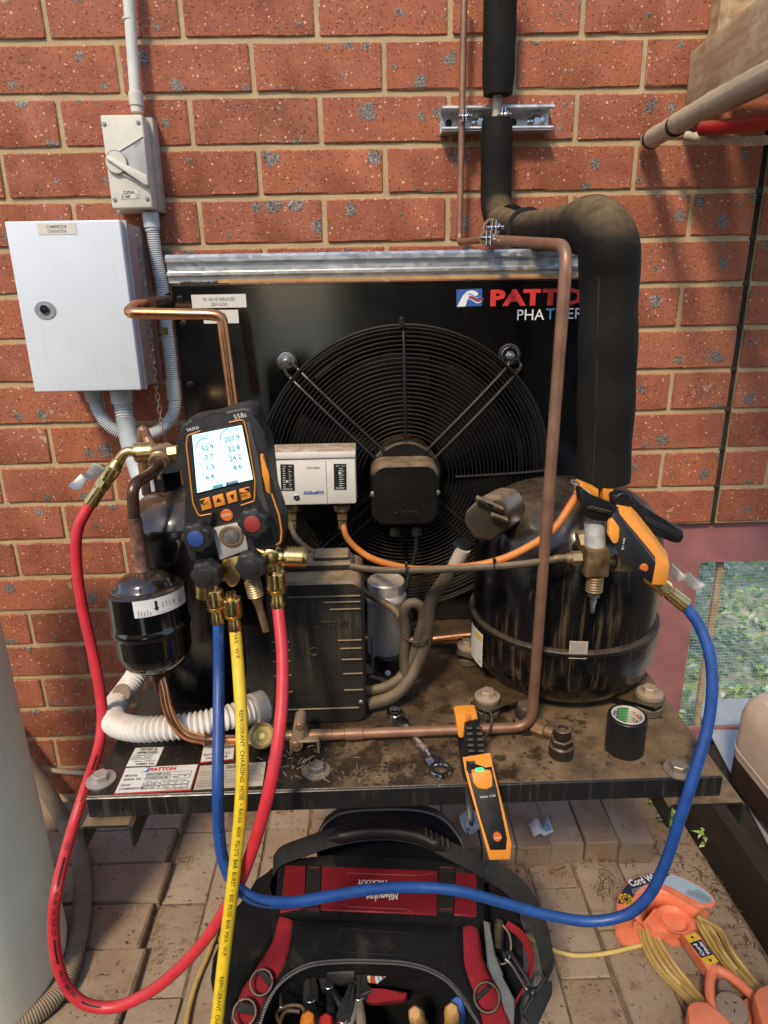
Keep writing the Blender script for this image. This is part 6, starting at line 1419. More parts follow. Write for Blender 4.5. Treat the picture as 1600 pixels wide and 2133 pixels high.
# ------------------------------------------------------------------ loose things on the base plate
sp_ = thing('ring_spanner', 'chrome double ring ratchet spanner lying on the dusty base plate under the copper pipe', 'spanner', on(870, 1550, ZP))
A_, B_ = on(822, 1487, ZP+.004), on(918, 1606, ZP+.004); d = (B_-A_).normalized(); s_ = Vector((-d.y, d.x, 0)); L = (B_-A_).length
for c, r in ((A_, .0105), (B_, .0135)): bm = BM(); lathe(bm, c-Z_*.004, Z_, [(0, r*.62), (0, r*.95), (.001, r), (.0075, r), (.0085, r*.95), (.0085, r*.62), (.006, r*.52), (.001, r*.52), (0, r*.62)], 32, cap=False); finish('ring_head', bm, CHROME, sp_)
bm = BM(); pts = [(.006, .007), (.018, .0082), (.030, .0066), (.06, .0056), (L-.036, .0066), (L-.022, .0090), (L-.008, .0095)]
slab(bm, [A_+d*a+s_*w+Z_*.003 for a, w in pts]+[A_+d*a-s_*w+Z_*.003 for a, w in pts[::-1]], Vector((0, 0, -.005)), .0012, 2); hb = finish('handle', bm, CHROME, sp_)
bm = BM(); slab(bm, [A_+d*a+s_*w+Z_*.0032 for a, w in ((.03, .003), (L-.036, .0035), (L-.036, -.0035), (.03, -.003))], Vector((0, 0, -.001))); finish('panel', bm, STEELD, hb)
t = Text(); t.put('FLEX RATCHET  1/2   9/16', A_+d*.034+s_*-.0014+Z_*.0034, d, s_, w=.062, h=.0028); t.done(INKW, hb)
for c, r in ((A_, .0062), (B_, .0082)):
    bm = BM(); 
    for k in range(12): 
        a = 2*PI*k/12; box(bm, c+Vector((math.cos(a)*r, math.sin(a)*r, 0)), (.0014, .0014, .006), R=Matrix.Rotation(a, 3, 'Z'))
    finish('teeth', bm, STEELD, sp_)
tp = thing('tape_roll', 'upright roll of black duct tape with a green and white printed core', 'tape', Vector((.853, -.746, ZP)))
tc_ = Vector((.8535, -.7455, ZP+.0005)); th_ = .0475
bm = BM(); lathe(bm, tc_, Z_, [(0, .017), (0, .0222), (.0008, .0228), (th_-.0008, .0228), (th_, .0222), (th_, .0185), (.002, .0185)], 48, cap=False); finish('roll', bm, mat('black_tape', (.012, .012, .012), .35, var=.2, stretch=(1, 1, 60)), tp)
bm = BM(); lathe(bm, tc_+Z_*.0, Z_, [(.001, .0186), (th_+.0006, .0186), (th_+.0006, .0172), (.001, .0170)], 48, cap=False); core = finish('core', bm, mat('card_core', (.62, .56, .46), .7), tp)
def inner_patch(a0, a1, z0, z1, m, r=.0168):
    bm = BM(); pr = None
    for k in range(9):
        a = a0+(a1-a0)*k/8; row = [bm.verts.new(tc_+Vector((math.cos(a)*r, math.sin(a)*r, z))) for z in (z0, z1)]
        if pr: bm.faces.new((pr[0], pr[1], row[1], row[0]))
        pr = row
    finish('core_print', bm, m, core, recalc=False)
def inner_text(body, a0, z, h, m, r=.0166):
    vs, fs, x0, x1, y1 = textmesh(body, bold=.02); bm = BM(); o_ = []
    for q in vs: a = a0-(q.x-x0)/y1*h/r; o_.append(bm.verts.new(tc_+Vector((math.cos(a)*r, math.sin(a)*r, z+q.y/y1*h))))
    for f in fs: bm.faces.new([o_[i] for i in f])
    finish('core_lettering', bm, m, core, recalc=False)
GRN = mat_flat('print_green', (.035, .24, .07))
inner_patch(1.15, 1.98, th_-.026, th_-.001, GRN); 
for k in range(3): inner_text('TAPE', 2.95, th_-.009-k*.0085, .0058, INKB); inner_text('TAPE', .85, th_-.009-k*.0085, .0052, INKR if k == 0 else INKB)
for k in range(6): inner_text('NITTO DENKO', 1.93, th_-.0058-k*.0036, .0020, mat_flat('print_pale_green', (.30, .52, .30)) if 'print_pale_green' not in MATS else MATS['print_pale_green'])
bf = thing('black_fitting', 'stout dark stepped hexagon pipe fitting standing on the plate left of the tape roll', 'fitting', on(1168, 1580, ZP))
c = on(1168, 1572, ZP+.0005)
bm = BM(); lathe(bm, c, Z_, [(0, .0135), (.001, .0145), (.014, .0145), (.016, .0130)], 28); hexagon(bm, c+Z_*.015, Z_, .009, .0135); lathe(bm, c+Z_*.024, Z_, [(0, .0095), (.002, .0105), (.013, .0105), (.014, .0095), (.014, .006), (.010, .005)], 24); finish('fitting', bm, mat('oily_black', (.030, .025, .020), .45, .3, var=.4, dust=.55), bf)
hf = thing('brass_plug', 'brass hexagon flare plug lying beside the black fitting', 'fitting', on(1135, 1520, ZP))
bm = BM(); c = on(1112, 1512, ZP+.010); hexagon(bm, c, Vector((1, -.8, 0)), .016, .0105); lathe(bm, c+Vector((.0125, -.010, 0)), Vector((1, -.8, 0)), [(0, .007), (.010, .007)], 16); finish('plug', bm, mat('dull_brown_brass', (.26, .15, .07), .5, .6, var=.4, dust=.4), hf)
hg = thing('brass_plug', 'small golden hexagon nut half hidden behind the black fitting', 'fitting', on(1152, 1545, ZP))
bm = BM(); hexagon(bm, on(1152, 1546, ZP+.008), Vector((.3, -1, 0)), .014, .009); finish('nut', bm, BRASSD, hg)
rk = thing('rubber_cap', 'round ribbed black cap under the bend of the copper pipe', 'cap', on(1093, 1520, ZP))
bm = BM(); c = on(1093, 1518, ZP+.0005); lathe(bm, c, Z_, [(0, .0150), (.016, .0150), (.018, .013), (.019, .012), (.034, .0115), (.036, .010)], 40, lobes=20, lobe=.02); finish('cap', bm, MATS['oily_black'], rk)
# flakes and scraps
random.seed(9)
bm = BM()
for k in range(360):
    if k < 260: px, py = random.gauss(790, 130), random.gauss(1600, 25)
    else: px, py = random.uniform(300, 1480), random.uniform(1450, 1640)
    if not 560 < px < 1490: continue
    c = on(px, py, ZP+.001)
    if not (XL+.01 < c.x < XR-.01 and YFRONT+.005 < c.y < -.45): continue
    a = random.uniform(0, PI); r = random.uniform(.0006, .0019) if k < 300 else random.uniform(.0005, .0016)
    d = Vector((math.cos(a), math.sin(a), random.uniform(-.05, .35))); e = Vector((-math.sin(a), math.cos(a), random.uniform(-.2, .2)))
    bm.faces.new([bm.verts.new(c+d*r*i*random.uniform(.6, 1.5)+e*r*j*random.uniform(.4, 1.2)+Z_*.0005) for i, j in ((-1, -1), (1, -1), (1, 1), (-1, 1))])
tag(finish('plate_debris', bm, mat('flaking_paint', (.035, .026, .018), .6, var=.6)), kind='stuff')
bm = BM()
for k in range(70):
    px, py = random.gauss(640, 60), random.gauss(1605, 22)
    c = on(px, py, ZP+.003)
    if c.y < YFRONT+.006: continue
    d = Vector((random.uniform(-1, 1), random.uniform(-1, 1), random.uniform(0, .5))); sweep(bm, [c, c+d*.004+Z_*.001, c+d*.009], .0004, 4)
tag(finish('plate_fluff', bm, mat('fluff', (.30, .22, .14), .95, var=.4)), kind='stuff')
# ------------------------------------------------------------------ tool bag
BG = Vector((.555, -.62, 0))
bag = thing('tool_bag', 'black and red canvas tool bag standing open on the pavers', 'tool bag', BG)
def c5(x, y): return (420+x/2.105, 1680+y/2.105)
LZ = .300; FP = Vector((.55, -.622, .300)); FN = Vector((0, -.105, .18)).normalized()
def LP(x, y, lift=0.0): p = on(*c5(x, y), LZ+lift); return p
def FPt(x, y, lift=0.0): return hit(*c5(x, y), FP+FN*lift, FN)
def resample(pts, n):
    P = smooth_path(pts, .004); L = [0]
    for a, b in zip(P, P[1:]): L.append(L[-1]+(b-a).length)
    o = []; i = 0
    for k in range(n):
        s = L[-1]*k/(n-1)
        while i < len(L)-2 and L[i+1] < s: i += 1
        o.append(P[i].lerp(P[i+1], (s-L[i])/max(1e-9, L[i+1]-L[i])))
    return o
arch = resample([FPt(*p) for p in ((238, 1120), (246, 1030), (255, 954), (280, 880), (322, 800), (390, 738), (475, 697), (600, 682), (760, 682), (900, 692), (1000, 720), (1080, 768), (1142, 840), (1182, 900), (1215, 954), (1236, 1040), (1244, 1120))], 49)
Bl = [FPt(*p) for p in ((228, 1120), (234, 1030), (242, 954), (264, 880), (304, 800), (366, 692), (388, 600), (402, 500))]
Br = [FPt(*p) for p in ((1145, 528), (1149, 620), (1154, 700), (1184, 790), (1214, 880), (1234, 954), (1254, 1040), (1262, 1120))]
bm = BM()
def wob(p, a=.0022): return p+FN*random.uniform(-a, a)
nb = 17; left = resample(Bl, nb); right = resample(Br, nb); topn = 49-2*nb
topc = [left[-1].lerp(right[0], (k+1)/(topn+1)) for k in range(topn)]
outer = left+topc+right
rows = [arch, [a.lerp(b, .33)+FN*.004 for a, b in zip(arch, outer)], [a.lerp(b, .66)+FN*.004 for a, b in zip(arch, outer)], outer]
vr = [[bm.verts.new(wob(p) if 0 < i < 3 else p) for p in r] for i, r in enumerate(rows)]
for a, b in zip(vr, vr[1:]):
    for k in range(48): bm.faces.new((a[k], a[k+1], b[k+1], b[k]))
fl = finish('front_flap', bm, CLOTHB, bag, angle=180); m_ = fl.modifiers.new('cloth', 'SOLIDIFY'); m_.thickness = .003; m_.offset = -1
bm = BM(); r_ = [FPt(x, y, .0052) for x, y in ((605, 536), (930, 556), (928, 656), (598, 636))]; sweep(bm, r_+[r_[0]], .0005, 5); finish('stitched_patch', bm, WEB, fl)
# red flanks
Lo = [FPt(*p, -.008) for p in ((96, 1120), (112, 1030), (130, 954), (165, 830), (245, 700), (312, 590), (338, 480))]; Ro = [FPt(*p, -.008) for p in ((1214, 516), (1228, 620), (1256, 720), (1310, 810), (1345, 900), (1360, 954), (1372, 1040), (1380, 1120))]
for inner, outr in ((left, resample(Lo, nb)), (right, resample(Ro, nb))):
    bm = BM(); vr = [[bm.verts.new(wob(a.lerp(b, t)+FN*(.0035*math.sin(PI*t)), .0012)) for a, b in zip(inner, outr)] for t in (0, .25, .5, .75, 1)]
    for a, b in zip(vr, vr[1:]):
        for k in range(nb-1): bm.faces.new((a[k], a[k+1], b[k+1], b[k]))
    o = finish('red_flank', bm, CLOTHR, bag, angle=180); m_ = o.modifiers.new('cloth', 'SOLIDIFY'); m_.thickness = .003; m_.offset = -1
# body: gusseted walls from the top outline to the floor
top = resample(Lo, 14)+[LP(322, 470, -.004), LP(300, 350, -.01), LP(330, 236, -.01), LP(560, 215, -.01), LP(800, 222, -.01), LP(1000, 232, -.01), LP(1215, 262, -.01), LP(1236, 380, -.01), LP(1232, 500, -.004)]+resample(Ro, 14)
ct = sum(top, Vector())/len(top); bm = BM(); rings = []
for t, ex, z in ((0, 1.0, None), (.25, 1.07, None), (.6, 1.10, None), (.92, 1.06, None), (1, 1.02, None)):
    rings.append([bm.verts.new(Vector((ct.x+(p.x-ct.x)*ex+random.uniform(-.003, .003), ct.y+(p.y-ct.y)*ex+random.uniform(-.003, .003), p.z*(1-t)+.004*t))) for p in top])
skin(bm, rings, cap=False)
bm.faces.new(rings[-1]); finish('body', bm, CLOTHB, bag, angle=60)
bm = BM(); lin = [bm.verts.new(p-FN*.006) for p in arch]; l2 = [bm.verts.new(Vector((ct.x+(p.x-ct.x)*1.02, p.y+.03*(1-(p.y+.86)/.2*0), .10))) for p in arch]
for k in range(48): bm.faces.new((lin[k], lin[k+1], l2[k+1], l2[k]))
bm.faces.new(l2); finish('lining', bm, CLOTHB, bag, angle=60)
# lid with red panels
bm = BM(); slab(bm, [LP(x, y, .004) for x, y in ((338, 228), (560, 214), (800, 220), (1010, 234), (1218, 262), (1242, 300), (1240, 480), (1220, 500), (900, 490), (600, 474), (330, 466), (318, 440))], Vector((0, 0, -.02)), .005, 2); lid = finish('lid', bm, CLOTHB, bag)
for pl in (((368, 256), (458, 260), (450, 446), (344, 463)), ((527, 262), (1037, 281), (1031, 474), (520, 453)), ((1112, 288), (1206, 293), (1204, 481), (1107, 475))):
    bm = BM(); slab(bm, [LP(x, y, .0062) for x, y in pl], Vector((0, 0, -.004)), .001, 1); finish('red_panel', bm, REDPAN, lid)
for x0_, x1_ in ((462, 524), (1041, 1110)):
    bm = BM(); slab(bm, [LP(x, y, .0085) for x, y in ((x0_, 255), (x1_, 258), (x1_-6, 462), (x0_-8, 458))], Vector((0, 0, -.005)), .0008, 1); o = finish('webbing', bm, WEB, lid)
    bm = BM(); 
    for y in (268, 450): slab(bm, [LP(x, yy, .0090) for x, yy in ((x0_+6, y-3), (x1_-8, y-2), (x1_-8, y+2), (x0_+6, y+1))], Vector((0, 0, -.0006)))
    finish('bar_tack', bm, CLOTHR, o)
bm = BM()
for pl in (((620, 265), (640, 292), (940, 302), (1030, 290)), ((622, 430), (640, 438), (900, 450), (935, 470))): sweep(bm, fillet([LP(x, y, .0066) for x, y in pl], .01), .0009, 5)
finish('seam', bm, REDPAN, lid)
MX, MY = Vector((-1, -.02, 0)).normalized(), Vector((.02, -1, 0)).normalized()
t = Text(); a, b = LP(862, 372, .0066), LP(722, 382, .0066); t.put('Milwaukee', a, (b-a).normalized(), MY, w=(b-a).length, h=.016, shear=.25, bold=.02); a, b = LP(812, 325, .0066), LP(684, 322, .0066); t.put('PACKOUT', a, (b-a).normalized(), MY, w=(b-a).length, h=.0085, bold=.03); t.done(mat_flat('worn_white_print', (.62, .58, .56)), lid)
# carrying handle over the lid and moulded back
P = [LP(318, 262, .004), LP(345, 222, .018), LP(450, 178, .036), LP(560, 140, .052), LP(700, 112, .060), LP(840, 108, .060), LP(970, 134, .052), LP(1080, 190, .038), LP(1190, 246, .020), LP(1236, 286, .006)]
bm = BM(); Q = smooth_path(P, .006)
strap(bm, Q, .030, Vector((0, .75, .66)), .006); finish('handle_strap', bm, WEB, bag)
bm = BM(); Q = smooth_path(P[3:8], .005); sweep(bm, Q, lambda s, L: .0135*max(.2, min(1, s/.02, (L-s)/.02))**.5, 18); hh_ = finish('handle_grip', bm, PLASB, bag)
bm = BM()
for k in range(5): c = P[7].lerp(P[6], k*.22)+Vector((0, 0, .0125)); box(bm, c, (.0035, .022, .004), R=Matrix.Rotation(.25, 3, 'Y'), bev=.001)
finish('grip_rib', bm, RUBBER, hh_)
bo = [(505, 200), (508, 140), (540, 80), (600, 36), (680, 20), (880, 14), (970, 22), (1040, 46), (1100, 96), (1140, 160), (1152, 215)]
pts = [at(*c5(x, y), -.455) for x, y in bo]; pts = [Vector((pts[0].x, -.455, .02))]+pts+[Vector((pts[-1].x, -.455, .02))]
bm = BM(); slab(bm, pts, Vector((0, .018, 0)), .004, 2); bk_ = finish('moulded_back', bm, mat('blue_black_vinyl', (.010, .012, .017), .34, var=.2), bag)
bm = BM(); sweep(bm, smooth_path(pts[1:-1], .006), .0018, 6); finish('piping', bm, mat('grey_piping', (.20, .20, .20), .6), bk_)
# zipper
bm = BM(); L = 0; A2 = smooth_path(arch, .0031)
for i, p in enumerate(A2[:-1]):
    tdir = (A2[i+1]-p).normalized(); n_ = FN; s2 = tdir.cross(n_); R = Matrix((tdir, s2, n_)).transposed(); box(bm, p+FN*.0022, (.0019, .0062, .0020), R=R)
tag(finish('zip_teeth', bm, mat('zip_grey', (.085, .085, .09), .4, .3), bag), kind='stuff')
bm = BM(); sweep(bm, [p+FN*.0002+(p-ct)*.02 for p in arch], .0030, 8); finish('zip_tape', bm, WEB, bag)
bm = BM(); box(bm, FPt(346, 852, -.004), (.004, .022, .003), R=Matrix.Rotation(.15, 3, 'Z'), bev=.0008); finish('zip_pull', bm, STEEL, bag)
# rings, webbing loops, side pouches and the shoulder strap with its snap hook
for x, y, r in ((262, 772, .016), (188, 905, .016), (1250, 838, .018)):
    c = FPt(x, y, .012); bm = BM(); torus(bm, c, (FN+Vector((0, 0, 0))).normalized(), r, .0021, 28, 6); finish('d_ring', bm, INK if False else BLACK, bag)
for q in (((240, 722), (270, 712), (318, 765), (292, 788)), ((160, 850), (236, 872), (228, 915), (150, 900)), ((1196, 838), (1250, 784), (1268, 800), (1216, 850))):
    bm = BM(); slab(bm, [FPt(x, y, .014) for x, y in q], -FN*.006, .001, 1); finish('webbing_loop', bm, WEB, bag)
def blob(name, pts, m, ext, bev):
    bm = BM(); slab(bm, pts, ext, bev, 3); 
    for v in bm.verts: v.co += Vector([random.uniform(-.002, .002) for _ in range(3)])
    return finish(name, bm, m, bag, angle=70)
blob('side_pouch', [hit(*c5(x, y), Vector((0, -.60, .23)), Vector((0, -.35, .94))) for x, y in ((318, 240), (240, 330), (150, 430), (60, 640), (36, 720), (60, 800), (110, 850), (165, 820), (240, 690), (306, 590), (330, 470))], CLOTHB, Vector((0, .01, -.20)), .012)
blob('side_pouch', [hit(*c5(x, y), Vector((0, -.60, .23)), Vector((0, -.35, .94))) for x, y in ((1236, 300), (1300, 330), (1400, 420), (1390, 560), (1420, 700), (1400, 820), (1350, 950), (1330, 800), (1270, 700), (1240, 600), (1232, 480))], CLOTHB, Vector((0, .01, -.20)), .012)
GM = mat('grey_mesh_cloth', (.12, .13, .135), .7, var=.25, bump=.8, bscale=1200)
blob('grey_gusset', [FPt(x, y, -.002) for x, y in ((1240, 500), (1262, 512), (1275, 620), (1320, 740), (1372, 860), (1362, 980), (1338, 900), (1300, 790), (1252, 690))], GM, -FN*.006, .001)
tube('coiled_strap', [hit(*c5(x, y), Vector((0, -.60, .262)), Vector((0, -.3, .95))) for x, y in ((1305, 505), (1300, 560), (1296, 630))], lambda s, L: .0085+.0008*math.sin(s*2200), RUBBER, bag, 14, step=.0007)
def sidep(x, y, l=.27): return hit(*c5(x, y), Vector((0, -.60, l)), Vector((0, -.3, .95)))
tube('side_cord', [sidep(x, y) for x, y in ((1320, 520), (1348, 560), (1356, 620), (1340, 680), (1310, 690), (1292, 660))], .0016, STEELD, bag, 8)
bm = BM(); sweep(bm, smooth_path([sidep(x, y, .275) for x, y in ((1330, 650), (1352, 640), (1370, 668), (1412, 730), (1446, 786), (1450, 806), (1432, 806), (1400, 760), (1356, 690), (1332, 668))], .003), .0030, 8); sweep(bm, [sidep(1332, 668, .275), sidep(1322, 640, .275)], .0024, 8); lathe(bm, sidep(1430, 805, .272), Vector((.5, -.6, .3)), [(0, .005), (.012, .006), (.014, .004)], 14); finish('snap_hook', bm, mat('gunmetal', (.10, .10, .10), .3, .85), bag)
P = [sidep(1240, 270, .29), sidep(1310, 305, .28), sidep(1400, 380, .27), sidep(1470, 500, .265), sidep(1505, 620, .262), sidep(1520, 740, .258), sidep(1490, 800, .262)]
bm = BM(); strap(bm, smooth_path(P, .008), .034, Vector((.55, .55, .62)).normalized(), .004); finish('shoulder_strap', bm, WEB, bag)
bm = BM(); slab(bm, [sidep(x, y, .270) for x, y in ((1455, 790), (1538, 760), (1538, 812), (1470, 960), (1460, 975), (1405, 905))], Vector((0, 0, -.005)), .001, 1); finish('strap_end', bm, WEB, bag)
bm = BM(); sweep(bm, fillet([sidep(x, y, .276) for x, y in ((1445, 790), (1455, 740), (1490, 728), (1500, 760), (1440, 850), (1405, 910), (1400, 880), (1412, 838), (1445, 800))], .004), .0022, 8); finish('buckle', bm, MATS['gunmetal'], bag)
P = [sidep(x, y, .262) for x, y in ((1336, 515), (1400, 560), (1440, 640), (1445, 710), (1410, 800), (1365, 880), (1350, 990))]
bm = BM(); strap(bm, smooth_path(P, .008), .012, Vector((.6, .3, .7)).normalized(), .003); finish('red_binding', bm, CLOTHR, bag)
# what is in the bag: each tool a thing of its own
def inb(x, y, z): return on(*c5(x, y), z)
tools = []
def tool(name, label, cat, a, b, parts):
    t_ = thing(name, label, cat, a, 'hand tools in the bag'); ax = (b-a).normalized(); L = (b-a).length
    for nm, prof, m, n, kw in parts:
        bm = BM(); lathe(bm, a, ax, [(h*L, r) for h, r in prof], n, **kw); finish(nm, bm, m, t_)
    return t_
WOOD = mat('pale_wood', (.50, .28, .10), .5, var=.2, stretch=(1, 1, .1)); RG = mat('red_grip', (.42, .015, .012), .4); OG = mat('orange_grip', (.70, .22, .02), .45)
GRIP = [('handle', [(0, .007), (.03, .010), (.2, .0115), (.45, .0095), (.52, .0115), (.56, .008)], None, 18, {'lobes': 6, 'lobe': .06}), ('shaft', [(.55, .0035), (.97, .0035), (1, .002)], STEEL, 12, {})]
def driver(label, a, b, m): return tool('screwdriver', label, 'screwdriver', a, b, [(GRIP[0][0], GRIP[0][1], m, *GRIP[0][3:])] + [GRIP[1]])
driver('wooden handled driver nearest the middle of the open bag', inb(935, 905, .255), inb(985, 1010, .11), WOOD)
driver('pale wooden handled driver at the right of the open bag', inb(1098, 890, .255), inb(1092, 1030, .11), WOOD)
driver('orange handled driver at the lower left of the open bag', inb(468, 925, .235), inb(450, 1060, .11), OG)
driver('red handled driver beside the orange one in the open bag', inb(545, 935, .235), inb(560, 1070, .11), RG)
driver('blue handled driver at the far right of the open bag', inb(1122, 862, .250), inb(1130, 1000, .11), INKB)
def pliers(label, x, y, m, rot):
    t_ = thing('pliers', label, 'pliers', inb(x, y, .22), 'hand tools in the bag'); c = inb(x, y, .22); R = Matrix.Rotation(rot, 3, 'Z')
    for s in (-1, 1):
        P = [c+R @ Vector(p) for p in ((0, .006*s*.2, .004), (.008*s, -.03, .0), (.014*s, -.065, -.012), (.010*s, -.11, -.04))]
        bm = BM(); sweep(bm, smooth_path(P, .005), lambda q, L: .0050+.0025*min(1, q/.03), 10); finish('handle', bm, m, t_)
        bm = BM(); slab(bm, [c+R @ Vector(p) for p in ((0, -.006, .006), (.012*s, 0, .006), (.011*s, .018, .010), (.004*s, .045, .02), (0.0005*s, .046, .02))], Vector((0, 0, -.008)), .001, 1); finish('jaw', bm, MATS['gunmetal'], t_)
    bm = BM(); lathe(bm, c-Z_*.006, Z_, [(0, .007), (.014, .007), (.015, .006)], 16); finish('pivot', bm, STEEL, t_)
pliers('black handled pliers with dark jaws in the middle left of the bag', 560, 800, PLASB, .4); pliers('dull steel cutters standing beside the pliers in the bag', 690, 850, STEELD, -.15); pliers('small black handled pliers leaning left inside the bag', 480, 860, PLASB, .1); pliers('red handled pliers low in the middle of the bag', 620, 950, RG, -.3)
bm = BM(); box(bm, inb(715, 835, .215), (.020, .012, .030), R=Matrix.Rotation(.4, 3, 'Z'), bev=.002); tag(finish('steel_socket', bm, MATS['gunmetal']), 'square grey steel tool head above the cutters in the bag', 'tool', 'hand tools in the bag')
cabp = [inb(x, y, .20) for x, y in ((340, 950), (330, 905), (380, 875), (440, 880), (455, 930), (420, 985), (360, 990), (345, 950), (370, 900), (430, 900))]
tag(tube('test_lead', cabp, .0032, RUBBER), 'coiled black test lead in the left of the open bag', 'cable')
# bright sticker inside, plain swirls
m, nt, b = nodes('swirl_print'); n = N(nt); w = n.new('ShaderNodeTexWave'); w.inputs['Scale'].default_value = 16; w.inputs['Distortion'].default_value = 22; w.inputs['Detail'].default_value = 1; n.link(n.pos(), w.inputs['Vector'])
rp_ = n.new('ShaderNodeValToRGB'); n.link(w.outputs['Fac'], rp_.inputs[0]); cr_ = rp_.color_ramp; cr_.interpolation = 'CONSTANT'
for i, (p, c) in enumerate(((0, (.05, .35, .60)), (.25, (.60, .70, .68)), (.45, (.65, .20, .03)), (.62, (.70, .45, .08)), (.8, (.25, .03, .04)))):
    e = cr_.elements[i] if i < 2 else cr_.elements.new(p); e.position = p; e.color = (*c, 1)
n.link(rp_.outputs[0], b.inputs['Base Color'])
st_ = [hit(*c5(x, y), Vector((0, -.655, .24)), Vector((0, -.8, .6))) for x, y in ((680, 704), (790, 708), (812, 742), (770, 778), (700, 768), (646, 742))]
bm = BM(); slab(bm, st_, Vector((0, .004, -.003))); finish('sticker', bm, m, bag)
bm = BM(); slab(bm, [hit(*c5(x, y), Vector((0, -.665, .24)), Vector((0, -.8, .6))) for x, y in ((545, 704), (690, 700), (655, 742), (690, 772), (600, 790), (545, 750))], Vector((0, .01, -.01)), .003); tag(finish('meter_case', bm, PLASB), 'black instrument case behind the swirl sticker in the bag', 'case')
bm = BM(); slab(bm, [hit(*c5(x, y), Vector((0, -.69, .22)), Vector((0, -.6, .8))) for x, y in ((640, 800), (660, 782), (800, 800), (905, 812), (895, 850), (760, 862), (650, 850))], Vector((0, .01, -.02)), .004); finish('red_pocket', bm, CLOTHR, bag)
tag(tube('wire_ring', [inb(x, y, .22) for x, y in ((130, 938), (160, 930), (200, 940), (215, 965), (190, 1000))], .005, mat('blue_steel', (.12, .22, .45), .25, .6)), 'blue anodised ring clipped at the lower left of the bag', 'ring')
# ------------------------------------------------------------------ cord winder with its yellow cord
def cw(x, y): return (1040+x/2.857, 1640+y/2.857)
def WP(x, y, z): return on(*cw(x, y), z)
wd = thing('cord_winder', 'coral orange plastic cord winder lying on the pavers by the bag', 'cord winder', WP(1100, 900, 0))
def wslab(name, pts, z, th_, bev=.002, m=CORAL, parent=None):
    bm = BM(); slab(bm, [WP(x, y, z) for x, y in pts], Vector((0, 0, -th_)), bev, 2); return finish(name, bm, m, parent or wd)
ZT = .098
cres_o = [(700, 742), (696, 690), (712, 632), (760, 566), (840, 522), (930, 504), (1030, 512), (1130, 548), (1220, 600), (1276, 648), (1290, 682), (1276, 704), (1232, 706)]
cres_i = [(1200, 712), (1150, 690), (1060, 640), (980, 596), (905, 580), (850, 600), (815, 650), (800, 710), (790, 750), (740, 752)]
wslab('top_flange', cres_o+cres_i, ZT, .006)
bm = BM(); wall_px = [(1238, 704), (1200, 700), (1150, 680), (1060, 630), (980, 588), (905, 572), (850, 592), (812, 645), (798, 705), (790, 752)]
a = [bm.verts.new(WP(x, y, ZT-.002)) for x, y in wall_px]; b_ = [bm.verts.new(v.co.lerp(WP(1010, 790, .03), .42)*1.0) for v in a]
for v in b_: v.co.z = .035
for k in range(len(a)-1): bm.faces.new((a[k], a[k+1], b_[k+1], b_[k]))
o = finish('saddle', bm, CORAL, wd, angle=80); sm_ = o.modifiers.new('wall', 'SOLIDIFY'); sm_.thickness = .004
wslab('lower_flange', [(690, 730), (684, 790), (690, 860), (716, 905), (760, 935), (850, 936), (930, 880), (960, 870), (985, 905), (1030, 930), (1080, 930), (1140, 860), (1240, 800), (1250, 740), (1100, 640), (900, 600), (760, 640)], .012, .008)
wslab('deck', [(800, 796), (862, 798), (892, 760), (920, 722), (1000, 712), (1090, 732), (1150, 770), (1170, 800), (1166, 842), (1080, 850), (960, 862), (905, 838), (875, 800)], .055, .02, .006)
bm = BM(); c = WP(1040, 800, .0555); lathe(bm, c, Z_, [(-.004, .024), (.004, .030), (.0075, .032), (.008, .029), (.002, .022), (-.004, .020)], 32); finish('cup', bm, CORAL, wd)
wslab('handle', [(1078, 848), (1110, 836), (1166, 842), (1200, 890), (1262, 990), (1320, 1075), (1300, 1100), (1262, 1112), (1236, 1080), (1170, 985), (1110, 900)], .058, .022, .005)
def arm(pts, z, r): tube('fork_arm', [WP(x, y, z) for x, y in pts], r, CORAL, wd, 12)
arm(((1262, 1076), (1258, 1120), (1252, 1190), (1262, 1270), (1300, 1340), (1340, 1390), (1370, 1440)), .050, .0085); arm(((1300, 1084), (1350, 1110), (1420, 1160), (1480, 1215), (1520, 1250), (1545, 1330), (1550, 1440)), .050, .0085)
wslab('end_flange', [(1118, 1310), (1130, 1284), (1170, 1268), (1250, 1274), (1310, 1340), (1380, 1420), (1480, 1560), (1200, 1560), (1130, 1400)], .085, .03, .006); wslab('end_flange', [(1512, 1232), (1540, 1190), (1610, 1160), (1700, 1200), (1700, 1440), (1600, 1480), (1560, 1400)], .085, .03, .006)
wslab('end_deck', [(1290, 1330), (1500, 1240), (1560, 1330), (1560, 1470), (1400, 1480)], .030, .015, .003)
# label band round the top flange
def arcpts(o, i, t): return [WP(a[0]+(b[0]-a[0])*t, a[1]+(b[1]-a[1])*t, ZT+.0006) for a, b in zip(o, i)]
oo = cres_o[1:11]; ii = [(797, 700), (800, 690), (806, 660), (822, 628), (860, 590), (930, 578), (1000, 600), (1070, 636), (1140, 668), (1190, 690)]
def band(i0, i1, t0, t1, m, nm='label', l=0):
    bm = BM(); A = arcpts(oo, ii, t0)[i0:i1+1]; B = arcpts(oo, ii, t1)[i0:i1+1]
    A = smooth_path(A, .004); n_ = len(A); B = resample(B, n_) if len(B) > 1 else B
    va = [bm.verts.new(p+Z_*l) for p in A]; vb = [bm.verts.new(p+Z_*l) for p in B]
    for k in range(n_-1): bm.faces.new((va[k], va[k+1], vb[k+1], vb[k]))
    return finish(nm, bm, m, wd, recalc=False)
NAVY = mat_flat('label_navy', (.018, .030, .060), .35)
band(0, 5, .10, .88, NAVY); band(5, 9, .08, .86, mat_flat('label_pale_blue', (.36, .48, .56), .4)); band(7, 9, .2, .8, mat_flat('label_grey_blue', (.24, .36, .46), .4), l=.0003)
